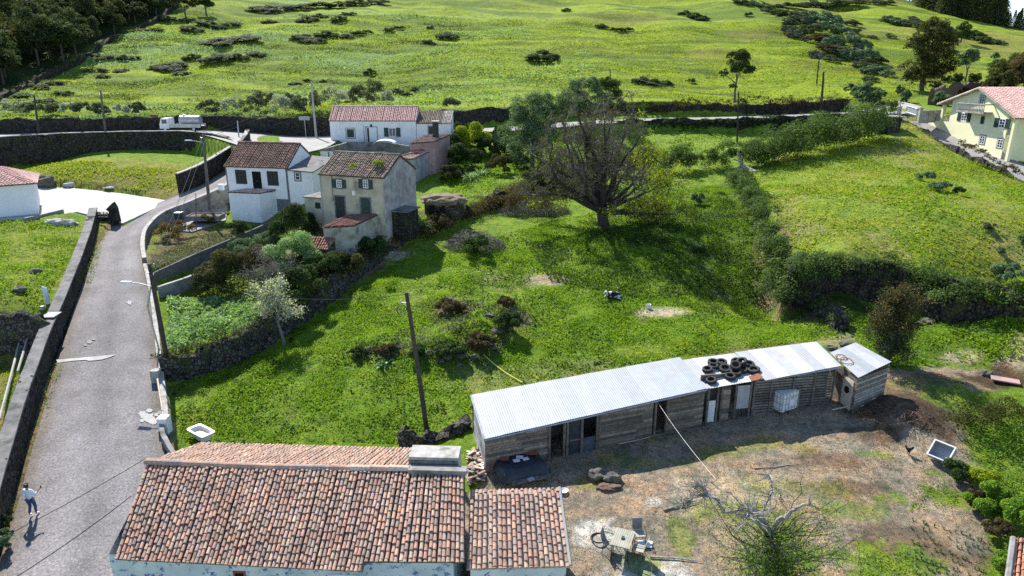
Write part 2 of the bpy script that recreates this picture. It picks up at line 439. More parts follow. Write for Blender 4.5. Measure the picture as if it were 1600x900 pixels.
def mk_road():
    m, nt, out = new_mat("road_surface")
    p = pos_n(nt)
    n1 = noise_n(nt, 9., 3, .8, p); n2 = noise_n(nt, .45, 5, .6, p); n3 = noise_n(nt, 45., 2, .5, p)
    c = ramp(nt, [(.28, (.085, .080, .080)), (.5, (.175, .168, .17)), (.72, (.30, .288, .285))], n1)
    c = mix(nt, 'MULTIPLY', c, ramp(nt, [(.3, (.78, .76, .74)), (.55, (1.0, .98, 1.0)), (.75, (1.12, 1.1, 1.06))], n2), 1.0)
    c = mix(nt, 'MULTIPLY', c, ramp(nt, [(.3, (.75, .75, .75)), (.7, (1.25, 1.25, 1.25))], n3), 1.0)
    a = nt.nodes.new("ShaderNodeVertexColor"); a.layer_name = "wear"
    c = mix(nt, 'MULTIPLY', c, a.outputs[0], 1.0)
    # hairline cracks
    vo = nt.nodes.new("ShaderNodeTexVoronoi"); vo.feature = 'DISTANCE_TO_EDGE'; vo.inputs["Scale"].default_value = .55
    wv = mix(nt, 'MIX', p, nt.nodes[-1].outputs[0] if False else p, 0.0)
    nz = nt.nodes.new("ShaderNodeTexNoise"); nz.inputs["Scale"].default_value = 1.5; nt.links.new(p, nz.inputs["Vector"])
    ad = nt.nodes.new("ShaderNodeVectorMath"); ad.operation = 'MULTIPLY_ADD'; nt.links.new(nz.outputs["Color"], ad.inputs[0]); ad.inputs[1].default_value = (.9, .9, .9); nt.links.new(p, ad.inputs[2]); nt.links.new(ad.outputs[0], vo.inputs["Vector"])
    c = mix(nt, 'MULTIPLY', c, ramp(nt, [(0, (.55, .55, .55)), (.012, (1, 1, 1))], vo.outputs["Distance"]), .75)
    finish(nt, out, c, .9, n1, .5, .02, spec=.2)
mk_road()
mat_noise("pale_concrete", (.27, .27, .262), (.345, .34, .33), 1.2, .8, (.45, .44, .40), .5, .15)
mat_noise("pale_road", (.19, .186, .18), (.27, .262, .252), 2.0, .85, (.27, .26, .25), .5, .2)
mat_noise("grey_concrete", (.16, .155, .15), (.30, .29, .28), 2.2, .9, (.09, .09, .08), 1.1, .4)
mat_noise("kerb_concrete", (.26, .25, .24), (.42, .40, .37), 3.0, .9, (.16, .17, .12), 1.1, .3)
mat_noise("cement_cap", (.10, .098, .095), (.19, .185, .18), 1.8, .9, (.06, .06, .055), 1.0, .3)
def mk_stone(name, lo, hi, sc=2.6, moss=None):
    m, nt, out = new_mat(name)
    v = obj_n(nt)
    vo = nt.nodes.new("ShaderNodeTexVoronoi"); vo.inputs["Scale"].default_value = sc; nt.links.new(v, vo.inputs["Vector"])
    ve = nt.nodes.new("ShaderNodeTexVoronoi"); ve.feature = 'DISTANCE_TO_EDGE'; ve.inputs["Scale"].default_value = sc; nt.links.new(v, ve.inputs["Vector"])
    s = nt.nodes.new("ShaderNodeSeparateColor"); nt.links.new(vo.outputs["Color"], s.inputs[0])
    c = ramp(nt, [(0, lo), (1, hi)], s.outputs[0])
    e = ramp(nt, [(0, (.15, .15, .15)), (.12, (1, 1, 1))], ve.outputs["Distance"])
    c = mix(nt, 'MULTIPLY', c, e, 1.0)
    n = noise_n(nt, 12, 4, .7, v)
    c = mix(nt, 'MULTIPLY', c, ramp(nt, [(.3, (.6, .6, .6)), (.7, (1.4, 1.4, 1.4))], n), 1.0)
    if moss:
        c = mix(nt, 'MIX', c, moss, ramp(nt, [(.5, (0, 0, 0)), (.62, (1, 1, 1))], noise_n(nt, 1.3, 5, .7, v)))
    finish(nt, out, c, .95, e, .9, .08, spec=.15)
mk_stone("basalt_stone", (.022, .020, .020), (.075, .068, .065), 3.4, (.04, .045, .018))
mk_stone("rubble_stone", (.035, .031, .029), (.12, .108, .10), 3.6, (.06, .075, .025))
mk_stone("mossy_stone", (.022, .019, .018), (.07, .06, .055), 3.2, (.07, .065, .03))
def mk_block():
    m, nt, out = new_mat("concrete_block")
    b = nt.nodes.new("ShaderNodeTexBrick"); b.inputs["Scale"].default_value = 2.5; b.inputs["Brick Width"].default_value = 1.0; b.inputs["Row Height"].default_value = .5
    b.inputs["Color1"].default_value = (.115, .115, .12, 1); b.inputs["Color2"].default_value = (.155, .155, .16, 1); b.inputs["Mortar"].default_value = (.07, .07, .07, 1); b.inputs["Mortar Size"].default_value = .03
    u = nt.nodes.new("ShaderNodeUVMap"); nt.links.new(u.outputs[0], b.inputs["Vector"])
    c = mix(nt, 'MULTIPLY', b.outputs[0], ramp(nt, [(.3, (.7, .7, .7)), (.7, (1.3, 1.3, 1.3))], noise_n(nt, 1.5, 5, .7, obj_n(nt))), 1.0)
    finish(nt, out, c, .95, b.outputs[1], .3, .01, spec=.1)
mk_block()

def attr_mat(name, base_mul=(1, 1, 1), rough=.85, nscale=9., contrast=.35, stain=None, stain_amt=.6, spec=.2):
    """per-piece colour from the attribute 'piece', weathered by noise"""
    m, nt, out = new_mat(name)
    a = nt.nodes.new("ShaderNodeVertexColor"); a.layer_name = "piece"
    n = noise_n(nt, nscale, 5, .7, obj_n(nt))
    c = mix(nt, 'MULTIPLY', a.outputs[0], ramp(nt, [(.3, (1 - contrast,) * 3), (.7, (1 + contrast,) * 3)], n), 1.0)
    if stain:
        f = ramp(nt, [(.45, (0, 0, 0)), (.65, (stain_amt,) * 3)], noise_n(nt, .9, 6, .7, obj_n(nt)))
        c = mix(nt, 'MIX', c, stain, f)
    finish(nt, out, c, rough, n, .3, .01, spec=spec)
attr_mat("clay_tile", stain=(.10, .085, .06), stain_amt=.38)
attr_mat("old_clay_tile", stain=(.07, .075, .04), stain_amt=.6)
attr_mat("pink_tile", stain=(.42, .30, .26), stain_amt=.2, contrast=.15)
attr_mat("wood_plank", stain=(.05, .048, .045), stain_amt=.5, nscale=6., contrast=.4)
attr_mat("metal_sheet", stain=(.27, .235, .21), stain_amt=.35, nscale=2.5, contrast=.12, rough=.6, spec=.4)

mat_noise("white_wall", (.70, .72, .74), (.80, .80, .80), .6, .85, (.60, .62, .64), .35, .1)
def mk_peel():
    m, nt, out = new_mat("peeling_wall")
    v = obj_n(nt)
    n1 = noise_n(nt, 2.6, 8, .75, v); n2 = noise_n(nt, .9, 3, .5, v)
    c = mix(nt, 'MIX', (.46, .52, .58), (.66, .70, .72), ramp(nt, [(.35, (0, 0, 0)), (.65, (1, 1, 1))], n2))
    c = mix(nt, 'MIX', c, (.10, .16, .36), ramp(nt, [(.54, (0, 0, 0)), (.575, (1, 1, 1))], n1))
    finish(nt, out, c, .85, n1, .2, .01)
mk_peel()
mat_noise("ochre_render", (.36, .325, .235), (.53, .485, .37), .8, .9, (.19, .175, .15), .45, .3)
mat_noise("stained_render", (.22, .215, .22), (.44, .425, .425), 1.4, .95, (.24, .19, .185), .55, .5)
mat_noise("mould_render", (.24, .24, .20), (.40, .39, .33), 1.0, .95, (.11, .13, .07), .8, .4)
mat_noise("yellow_wall", (.68, .66, .40), (.76, .74, .50), .3, .85)
mat_noise("pink_wall", (.34, .20, .19), (.46, .30, .28), 1.2, .9, (.25, .18, .16), .6, .3)
mat_noise("grey_trim", (.10, .105, .12), (.17, .175, .19), 3., .85)
mat_noise("dark_paint", (.012, .02, .022), (.025, .035, .035), 3., .5)
mat_noise("green_shutter", (.015, .04, .035), (.03, .065, .055), 3., .5)
mat_noise("white_paint", (.68, .68, .68), (.80, .80, .80), 2., .5)
mat_noise("dark_void", (.004, .004, .005), (.008, .008, .009), 2., .9, bump=0)
mat_noise("red_paint", (.28, .05, .04), (.40, .09, .07), 3., .7)
mat_noise("rusty_metal", (.16, .06, .035), (.32, .12, .07), 5., .9)
mat_noise("weathered_wood", (.07, .06, .052), (.17, .15, .13), 4., .9)
mat_noise("pole_wood", (.035, .028, .024), (.075, .06, .05), 5., .9)
mat_noise("pale_wood", (.38, .33, .25), (.55, .49, .40), 4., .85)
mat_noise("bark", (.05, .042, .036), (.13, .115, .10), 6., .95, bump=.8)
mat_noise("pale_bark", (.16, .15, .135), (.40, .375, .35), 6., .9, (.10, .09, .08), 3., .8)
mat_noise("dark_bark", (.025, .020, .018), (.07, .058, .052), 6., .95, bump=.8)
mat_noise("brown_twig", (.085, .072, .064), (.23, .20, .18), 5., .95)
mat_noise("dead_twig", (.10, .088, .08), (.22, .195, .175), 5., .95)
mat_noise("rubber", (.010, .010, .010), (.040, .038, .035), 6., .75)
mat_noise("plastic_white", (.55, .57, .58), (.72, .73, .74), 3., .35)
mat_noise("dark_tarp", (.018, .024, .032), (.035, .042, .052), 2., .45)
mat_noise("paper_white", (.60, .60, .64), (.74, .74, .76), 3., .8)
mat_noise("gold_liquid", (.40, .30, .12), (.52, .42, .20), 3., .4)
mat_noise("skin", (.30, .16, .10), (.36, .20, .13), 3., .6)
mat_noise("hair", (.012, .010, .009), (.02, .016, .014), 9., .7)
mat_noise("shirt_white", (.62, .70, .80), (.72, .78, .85), 4., .85)
mat_noise("trouser_blue", (.04, .06, .14), (.06, .09, .18), 5., .85)
mat_noise("galvanised", (.30, .31, .32), (.48, .49, .50), 2.5, .4, metal=.4)
mat_noise("cable_black", (.015, .015, .016), (.03, .03, .03), 3., .6)
mat_noise("cable_pale", (.45, .42, .38), (.6, .56, .5), 3., .6)
mat_noise("hose_yellow", (.62, .56, .10), (.72, .66, .16), 3., .5)
mat_noise("grey_board", (.26, .27, .29), (.36, .37, .39), 3., .5)
mat_noise("blue_glass", (.02, .03, .04), (.05, .07, .09), 2., .12, spec=.6, bump=0)
mat_noise("rock", (.05, .045, .042), (.16, .145, .13), 3.5, .95, (.11, .12, .05), 1.5, .9, .06)
mat_noise("pale_rock", (.26, .25, .24), (.48, .46, .43), 3., .95, bump=.8)
mat_noise("thatch", (.12, .09, .06), (.26, .20, .14), 7., .95, bump=.9, bdist=.08)
mat_noise("brown_soil", (.075, .048, .034), (.17, .115, .08), 5., .95, bump=.9, bdist=.08)
mat_noise("animal_black", (.012, .011, .011), (.02, .019, .018), 7., .8)
mat_noise("animal_white", (.55, .52, .48), (.66, .63, .6), 7., .85)

leaf_mat("leaf_dark", (.016, .030, .011), (.065, .11, .030), (.13, .17, .05))
leaf_mat("leaf_forest", (.022, .032, .016), (.075, .10, .042), (.15, .16, .075))
leaf_mat("leaf_heath", (.026, .040, .016), (.095, .13, .05), (.13, .15, .08))
leaf_mat("leaf_olive", (.022, .028, .011), (.095, .105, .032), (.19, .15, .06))
leaf_mat("leaf_brown", (.035, .027, .016), (.125, .10, .045), (.22, .15, .07))
leaf_mat("leaf_silver", (.04, .075, .035), (.17, .25, .13), (.34, .40, .27))
leaf_mat("leaf_pale", (.11, .19, .07), (.30, .44, .20), (.46, .56, .35))
leaf_mat("leaf_bright", (.05, .11, .012), (.19, .33, .035), (.32, .37, .06), .4)
leaf_mat("leaf_lawn", (.085, .165, .012), (.215, .345, .022), (.31, .35, .05), .4)
leaf_mat("leaf_hedge", (.028, .052, .018), (.115, .18, .05), (.20, .24, .09))
leaf_mat("leaf_yellow", (.17, .22, .012), (.30, .37, .028), (.40, .38, .07), .4)
leaf_mat("leaf_reddish", (.05, .035, .015), (.17, .11, .045), (.26, .15, .07))
leaf_mat("leaf_grey", (.05, .06, .036), (.15, .175, .11), (.25, .26, .19))
leaf_mat("blossom_white", (.20, .24, .16), (.50, .52, .44), (.72, .72, .68))
leaf_mat("straw_stalk", (.12, .10, .05), (.36, .31, .18), (.5, .45, .3))

# ------------------------------------------------------------ object helpers
def tag(o, label=None, cat=None, group=None, kind=None):
    if label: o["label"] = label
    if cat: o["category"] = cat
    if group: o["group"] = group
    if kind: o["kind"] = kind
    return o

def thing(name, label, cat, loc=(0, 0, 0), rz=0, group=None):
    o = bpy.data.objects.new(name, None); COL.objects.link(o)
    o.location = loc; o.rotation_euler = (0, 0, rz); o.empty_display_size = .3
    return tag(o, label, cat, group)

def link(name, me, mat, parent=None):
    o = bpy.data.objects.new(name, me); COL.objects.link(o)
    if mat and not me.materials:
        me.materials.append(MATS[mat])
    if parent is not None:
        o.parent = parent
    return o

def np_mesh(name, verts, faces_flat, loop_tot, smooth_=False):
    me = bpy.data.meshes.new(name)
    nv = len(verts); nf = len(loop_tot)
    me.vertices.add(nv); me.vertices.foreach_set("co", np.asarray(verts, np.float32).ravel())
    me.loops.add(len(faces_flat)); me.loops.foreach_set("vertex_index", np.asarray(faces_flat, np.int32))
    me.polygons.add(nf)
    ls = np.zeros(nf, np.int32); ls[1:] = np.cumsum(loop_tot)[:-1]
    me.polygons.foreach_set("loop_start", ls); me.polygons.foreach_set("loop_total", np.asarray(loop_tot, np.int32))
    me.polygons.foreach_set("use_smooth", np.full(nf, bool(smooth_)))
    me.update(calc_edges=True)
    return me

class MB:
    """collects primitive shapes into one mesh; faces may carry a colour"""
    def __init__(s):
        s.v = []; s.f = []; s.c = []; s.mi = []
    def add(s, verts, faces, col=(1, 1, 1)):
        b = len(s.v); s.v += [tuple(p) for p in verts]
        for f in faces: s.f.append([i + b for i in f]); s.c.append(col)
        return s
    def box(s, c, size, rz=0., col=(1, 1, 1), ux=None, uy=None, bev=0):
        hx, hy, hz = size[0] / 2, size[1] / 2, size[2] / 2
        ca, sa = math.cos(rz), math.sin(rz)
        vs_ = []
        for dz in (-hz, hz):
            for dx, dy in ((-hx, -hy), (hx, -hy), (hx, hy), (-hx, hy)):
                vs_.append((c[0] + dx * ca - dy * sa, c[1] + dx * sa + dy * ca, c[2] + dz))
        return s.add(vs_, [(3, 2, 1, 0), (4, 5, 6, 7), (0, 1, 5, 4), (1, 2, 6, 5), (2, 3, 7, 6), (3, 0, 4, 7)], col)
    def obox(s, o, X, Y, Z, a, b, col=(1, 1, 1)):
        """box in a local frame: origin o, axes X,Y,Z, from a to b"""
        o = Vector(o); vs_ = []
        for z in (a[2], b[2]):
            for x, y in ((a[0], a[1]), (b[0], a[1]), (b[0], b[1]), (a[0], b[1])):
                vs_.append(o + X * x + Y * y + Z * z)
        return s.add(vs_, [(3, 2, 1, 0), (4, 5, 6, 7), (0, 1, 5, 4), (1, 2, 6, 5), (2, 3, 7, 6), (3, 0, 4, 7)], col)
    def tube(s, pts, rad, n=6, col=(1, 1, 1), cap=True):
        pts = [Vector(p) for p in pts]
        if isinstance(rad, (int, float)): rad = [rad] * len(pts)
        b = len(s.v); prev = None
        for i, p in enumerate(pts):
            d = (pts[min(i + 1, len(pts) - 1)] - pts[max(i - 1, 0)])
            if d.length < 1e-6: d = Vector((0, 0, 1))
            d.normalize()
            if prev is None:
                a = d.cross(Vector((0, 0, 1)))
                if a.length < .1: a = d.cross(Vector((1, 0, 0)))
            else:
                a = prev - d * prev.dot(d)
                if a.length < 1e-4: a = d.orthogonal()
            a.normalize(); prev = a; c = d.cross(a)
            for k in range(n):
                t = 2 * PI * k / n
                s.v.append(tuple(p + (a * math.cos(t) + c * math.sin(t)) * rad[i]))
        for i in range(len(pts) - 1):
            for k in range(n):
                k2 = (k + 1) % n
                s.f.append([b + i * n + k, b + i * n + k2, b + (i + 1) * n + k2, b + (i + 1) * n + k]); s.c.append(col)
        if cap:
            s.f.append([b + k for k in range(n)][::-1]); s.c.append(col)
            e = b + (len(pts) - 1) * n
            s.f.append([e + k for k in range(n)]); s.c.append(col)
        return s
    def lathe(s, c, prof, n=16, col=(1, 1, 1), axis=Vector((0, 0, 1)), cap=True):
        axis = Vector(axis).normalized(); a = axis.orthogonal().normalized(); q = axis.cross(a); c = Vector(c)
        b = len(s.v)
        for r, h in prof:
            for k in range(n):
                t = 2 * PI * k / n
                s.v.append(tuple(c + axis * h + (a * math.cos(t) + q * math.sin(t)) * r))
        for i in range(len(prof) - 1):
            for k in range(n):
                k2 = (k + 1) % n
                s.f.append([b + i * n + k, b + i * n + k2, b + (i + 1) * n + k2, b + (i + 1) * n + k]); s.c.append(col)
        if cap:
            s.f.append([b + k for k in range(n)][::-1]); s.c.append(col)
            e = b + (len(prof) - 1) * n
            s.f.append([e + k for k in range(n)]); s.c.append(col)
        return s
    def build(s, name, mat, parent=None, smooth_=False, local=True):
        v = np.array(s.v, float)
        if parent is not None and local:
            # shapes are given in world coordinates: bring them into the parent's frame
            chain = []; p = parent
            while p is not None: chain.append(p); p = p.parent
            M = Matrix.Identity(4)
            for q in reversed(chain): M = M @ q.matrix_basis
            A = np.array(M.inverted())
            v = v @ A[:3, :3].T + A[:3, 3]
        ff = [i for f in s.f for i in f]
        me = np_mesh(name, v, ff, [len(f) for f in s.f], smooth_)
        if any(c != (1, 1, 1) for c in s.c):
            ca = me.color_attributes.new("piece", 'FLOAT_COLOR', 'CORNER')
            arr = np.concatenate([np.tile((*c, 1.), (len(f), 1)) for c, f in zip(s.c, s.f)])
            ca.data.foreach_set("color", arr.astype(np.float32).ravel())
        return link(name, me, mat, parent)

def rel(parent, co):
    return co
# ------------------------------------------------------------ ground sheets
def srgb(r, g, b):
    f = lambda c: ((c / 255 + .055) / 1.055) ** 2.4 if c > 10 else c / 3294
    return np.array([f(r), f(g), f(b)])
LAWN = np.array((.14, .235, .018)); LAWN2 = np.array((.18, .265, .035)); MEADOW = np.array((.20, .265, .020)); MEADOW2 = np.array((.13, .20, .030)); PALEGR = np.array((.19, .29, .09))
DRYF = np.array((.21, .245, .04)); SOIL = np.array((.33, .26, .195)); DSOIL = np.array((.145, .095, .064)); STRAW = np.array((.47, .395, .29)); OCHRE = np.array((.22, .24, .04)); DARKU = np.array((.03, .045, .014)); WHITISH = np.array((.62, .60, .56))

def mixc(C, c, m):
    return C * (1 - m[:, None]) + c[None] * m[:, None]

Y_END, X_RATIO = 900.0, 1.15
def make_ground():
    rows = [6.0]
    while rows[-1] < Y_END:
        rows.append(rows[-1] * 1.0062 if rows[-1] > 20 else rows[-1] + .3)
    rows = np.array(rows); cols = np.linspace(-X_RATIO, X_RATIO, 470)
    YY, RR = np.meshgrid(rows, cols, indexing='ij')
    XX = RR * np.maximum(YY, 26)
    X = XX.ravel(); Y = YY.ravel()
    Z = terrain_h(X, Y)
    nr, nc = YY.shape
    # ---- cover colours, by place
    n1 = fbm(X * .12, Y * .12, 31, 4); n2 = fbm(X * .5, Y * .5, 41, 4); n3 = fbm(X * .035, Y * .05, 51, 3)
    C = np.tile(LAWN, (len(X), 1))
    C = mixc(C, LAWN2, smooth(.4, .65, n2) * .6)
    C = mixc(C, DSOIL, smooth(.66, .74, fbm(X * .8, Y * .8, 61, 4)) * .35)
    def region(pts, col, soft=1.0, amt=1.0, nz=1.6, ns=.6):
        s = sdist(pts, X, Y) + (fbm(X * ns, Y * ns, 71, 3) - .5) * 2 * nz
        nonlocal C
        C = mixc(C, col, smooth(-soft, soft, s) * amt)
    # hill
    s = sdist(HILLC, X, Y)
    hill = smooth(-.3, .8, s)
    mead = MEADOW[None] * (1 - n1[:, None]) + (MEADOW * 1.15)[None] * n1[:, None]
    C = C * (1 - hill[:, None]) + mead * hill[:, None]
    stripe = fbm(X * .02 + Y * .01, Y * .16 + X * .03, 81, 4)
    C = mixc(C, MEADOW2 * .8, hill * smooth(.5, .6, stripe) * .85)
    C = mixc(C, MEADOW2 * .55, hill * smooth(.62, .66, fbm(X * .05, Y * .35, 87, 4)) * .7)
    C = mixc(C, PALEGR, hill * smooth(.57, .68, fbm(X * .03, Y * .12, 83, 4)) * smooth(20, -60, X) * .8)
    C = mixc(C, np.array((.20, .19, .05)), hill * smooth(.52, .64, fbm(X * .025, Y * .05, 85, 4)) * smooth(-20, 60, X) * .6)
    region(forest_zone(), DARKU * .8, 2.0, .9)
    # upper right field, dry
    region(STEP_A, DRYF, 1.2, 1.0, .5)
    sA = sdist(STEP_A, X, Y)
    C = mixc(C, np.array((.30, .27, .12)), smooth(0, 1, sA) * smooth(.53, .62, fbm(X * .16, Y * .16, 91, 4)) * .55)
    C = mixc(C, LAWN2, smooth(0, 1, sA) * smooth(.52, .62, fbm(X * .22, Y * .22, 93, 4)) * .8)
    # yellowish strip field right of path, hollow field
    region([G0(*p) for p in [(1010, 195), (1160, 190), (1330, 185), (1330, 215), (1200, 230), (1010, 245)]], LAWN2 * 1.1, .8)
    region([G0(*p) for p in [(-100, 230), (0, 224), (380, 226), (300, 275), (265, 308), (150, 294), (60, 290), (-100, 300)]], OCHRE, .8, 1, .8)
    region([G0(*p) for p in [(150, 270), (240, 262), (265, 290), (260, 308), (170, 298)]], DSOIL, 1.5, .5, 2.5)
    region([G0(*p) for p in [(-100, 350), (60, 345), (150, 350), (100, 460), (60, 500), (-100, 500)]], OCHRE * 1.05, 1, .55, 2)
    region([G0(*p) for p in [(-100, 545), (40, 548), (50, 580), (0, 690), (-100, 690)]], np.array((.24, .21, .08)), 1, .9)
    # green field right below the bank; tree surroundings
    region([G0(*p) for p in [(1330, 500), (1450, 450), (1600, 490), (1700, 570), (1500, 566), (1400, 572)]], np.array((.10, .17, .02)), 1, 1)
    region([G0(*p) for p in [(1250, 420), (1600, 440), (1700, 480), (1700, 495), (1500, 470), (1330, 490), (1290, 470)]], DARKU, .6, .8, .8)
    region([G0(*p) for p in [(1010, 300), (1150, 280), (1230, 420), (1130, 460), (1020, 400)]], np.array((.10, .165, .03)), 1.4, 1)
    # terraces by the houses
    region([G0(*p) for p in [(224, 400), (240, 440), (432, 350), (350, 360), (300, 350), (240, 370)]], DSOIL, .5, .8)
    region([G0(*p) for p in [(480, 330), (660, 330), (620, 400), (500, 450), (430, 420)]], DSOIL * 1.3, .8, .9)
    region([G0(*p) for p in [(740, 205), (790, 205), (800, 235), (775, 230)]], SOIL, .5, .8)
    # worn patches
    for (px, py, rx, ry, col, amt) in [(1035, 488, 2.0, 1.2, STRAW, .9), (850, 438, 1.8, 1.6, SOIL * 1.2, .8), (620, 400, 1.6, 1.0, STRAW, .9), (800, 440, 3.5, 2.2, SOIL, .5), (1125, 461, 1.0, .5, STRAW, .8),
                                       (815, 500, 1.0, 1.2, SOIL, .8), (700, 480, 2.2, 1.4, DSOIL * 1.4, .8), (790, 500, 2.4, 1.6, DSOIL, .9), (750, 530, 2.6, 1.4, DSOIL, .8), (610, 548, 2.6, .8, DSOIL, .7), (690, 545, 2.0, 1, DARKU, .7),
                                       (1178, 330, 1.6, 5, DSOIL * 1.4, .7), (1200, 380, 1.6, 4, DSOIL * 1.6, .8), (1225, 430, 1.8, 4, SOIL * .8, .8), (1250, 450, 1.5, 3, DSOIL * 1.5, .8), (1210, 420, 1.5, 6, DSOIL * 1.2, .55), (1280, 490, 1.5, 3.5, DSOIL, .8), (1260, 470, 1.2, 3, DSOIL, .7), (1300, 530, 1.5, 2, SOIL, .6), (680, 560, 3, 2, LAWN * .8, .4), (900, 590, 9, 2.2, SOIL, .25), (1180, 545, 4, 1.2, DSOIL * 1.3, .6),
                                       (1120, 480, 3, 1.5, DRYF * 1.3, .5), (1020, 550, 4, 1.5, DRYF, .4), (330, 660, 2, 1.2, DRYF, .7), (290, 600, 2, 2, DRYF, .5)]:
        g = G0(px, py)
        q = np.sqrt(((X - g[0]) / rx) ** 2 + ((Y - g[1]) / ry) ** 2) + (n2 - .5) * 1.6
        C = mixc(C, np.asarray(col), smooth(1.1, .6, q) * amt)
    # farm yard
    yard = [G0(*p) for p in [(725, 745), (745, 690), (1062, 600), (1290, 572), (1350, 575), (1395, 582), (1440, 575), (1530, 580), (1560, 600), (1500, 660), (1540, 740), (1560, 800), (1560, 930), (860, 930), (725, 930)]]
    sy = sdist(yard, X, Y) + (n2 - .5) * 2.2
    my = smooth(-.25, .35, sy)
    yc = SOIL[None] * (.85 + .4 * n2[:, None])
    C = C * (1 - my[:, None]) + yc * my[:, None]
    def ypatch(px, py, rx, ry, col, amt, rot=0):
        nonlocal C
        g = G0(px, py); dx, dy = X - g[0], Y - g[1]
        cr, sr = math.cos(rot), math.sin(rot)
        q = np.sqrt(((dx * cr + dy * sr) / rx) ** 2 + ((-dx * sr + dy * cr) / ry) ** 2) + (n2 - .5) * 2.2 + (vnoise(X * 3, Y * 3, 5) - .5) * .5
        C = mixc(C, np.asarray(col), smooth(1.15, .55, q) * amt)
    for a in [(925, 835, 1.3, 1.0, WHITISH, .95), (1010, 900, 2.2, 1.0, WHITISH, .95), (1017, 785, .5, .35, WHITISH, .9), (1150, 760, 3.5, 1.6, STRAW, .9), (1330, 700, 3, 1.2, STRAW * .85, .6), (1250, 665, 3, .8, STRAW * .8, .6), (1430, 715, 2.6, 1.2, STRAW * .9, .7), (1500, 560, 2.5, .6, STRAW, .8), (1590, 560, 1.5, 1.5, STRAW, .8),
              (1300, 720, 4.5, .9, DSOIL * 1.25, .75), (1340, 760, 3, .7, DSOIL * 1.25, .7), (1400, 850, 3.5, 1.2, DSOIL * 1.2, .7), (1440, 640, 3.2, 2.0, DSOIL * .8, .9), (1390, 625, 2.5, 1.5, DSOIL * .8, .9), (1545, 595, 3.2, 1.4, DSOIL * .7, .98), (1420, 600, 3.4, 1.2, DSOIL * 1.6, .8), (1370, 680, 2.5, 1.0, DSOIL * .8, .8), (1220, 600, 2, .6, DSOIL, .6),
              (1060, 840, .5, 1.2, LAWN2, .6), (1000, 880, .8, .5, LAWN2, .7), (1150, 800, 1.4, .8, LAWN2, .6), (1000, 720, 3, .8, OCHRE, .55), (1180, 700, 3, .8, OCHRE, .6), (930, 755, 1.8, .6, OCHRE, .6), (1060, 680, 2, .5, OCHRE, .4),
              (1460, 775, 2.4, 1.3, LAWN2, .95), (1360, 710, 1.4, .4, LAWN2, .8), (1380, 890, 2.2, 1.6, LAWN2, .95), (1310, 870, 1.8, 1.0, LAWN2, .8), (1500, 625, 1.6, 1.0, LAWN2, .9), (1570, 642, 2.5, .7, LAWN2, .95), (1440, 600, 1.6, .7, LAWN2, .4), (1220, 820, 2.5, 1.2, OCHRE, .6), (1250, 760, 2.5, .8, OCHRE, .5), (1465, 740, 1.2, .6, LAWN2, .8), (1340, 800, 1.4, .6, LAWN2, .6)]:
        ypatch(*a)
    region([G0(*p) for p in [(1500, 650), (1620, 640), (1700, 900), (1575, 900), (1560, 830), (1530, 740)]], LAWN2, .6, .95, .8)
    # verge soil beside the village road
    L, R = ROADS[0]
    for E, wdt, cc in ((L, .55, DSOIL * 1.6), (R, .5, SOIL * .8)):
        d, _ = pdist(E, X, Y)
        C = mixc(C, cc, smooth(wdt + .2, wdt - .2, d + (n2 - .5) * .5) * .9)
    # ---- one sheet, cut into named pieces that share their borders
    faces = np.arange(nr * nc).reshape(nr, nc)
    quad = np.stack([faces[:-1, :-1], faces[:-1, 1:], faces[1:, 1:], faces[1:, :-1]], -1).reshape(-1, 4)
    cx = X[quad].mean(1); cy = Y[quad].mean(1)
    cls = np.zeros(len(quad), int)
    cls[sdist(HILLC, cx, cy) > 0] = 1
    cls[(sdist(yard, cx, cy) > 0) & (cls == 0)] = 2
    for k, nm in enumerate(("ground", "hillside", "farmyard")):
        q = quad[cls == k]
        used = np.unique(q); rm = np.full(nr * nc, -1); rm[used] = np.arange(len(used))
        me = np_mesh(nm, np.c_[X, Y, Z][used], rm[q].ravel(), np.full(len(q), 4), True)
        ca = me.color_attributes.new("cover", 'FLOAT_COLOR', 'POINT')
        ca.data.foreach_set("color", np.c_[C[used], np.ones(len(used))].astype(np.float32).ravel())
        o = link(nm, me, "ground_cover"); tag(o, kind="structure")
    return yard

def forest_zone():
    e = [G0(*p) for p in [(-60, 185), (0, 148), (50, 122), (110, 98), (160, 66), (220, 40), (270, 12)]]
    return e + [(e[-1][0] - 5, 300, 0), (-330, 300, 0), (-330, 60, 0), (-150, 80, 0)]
_gc = {}
def G0(px, py):
    k = (px, py)
    if k not in _gc:
        g = G(px, py); _gc[k] = (g.x, g.y, g.z)
    return _gc[k]
YARD = make_ground()

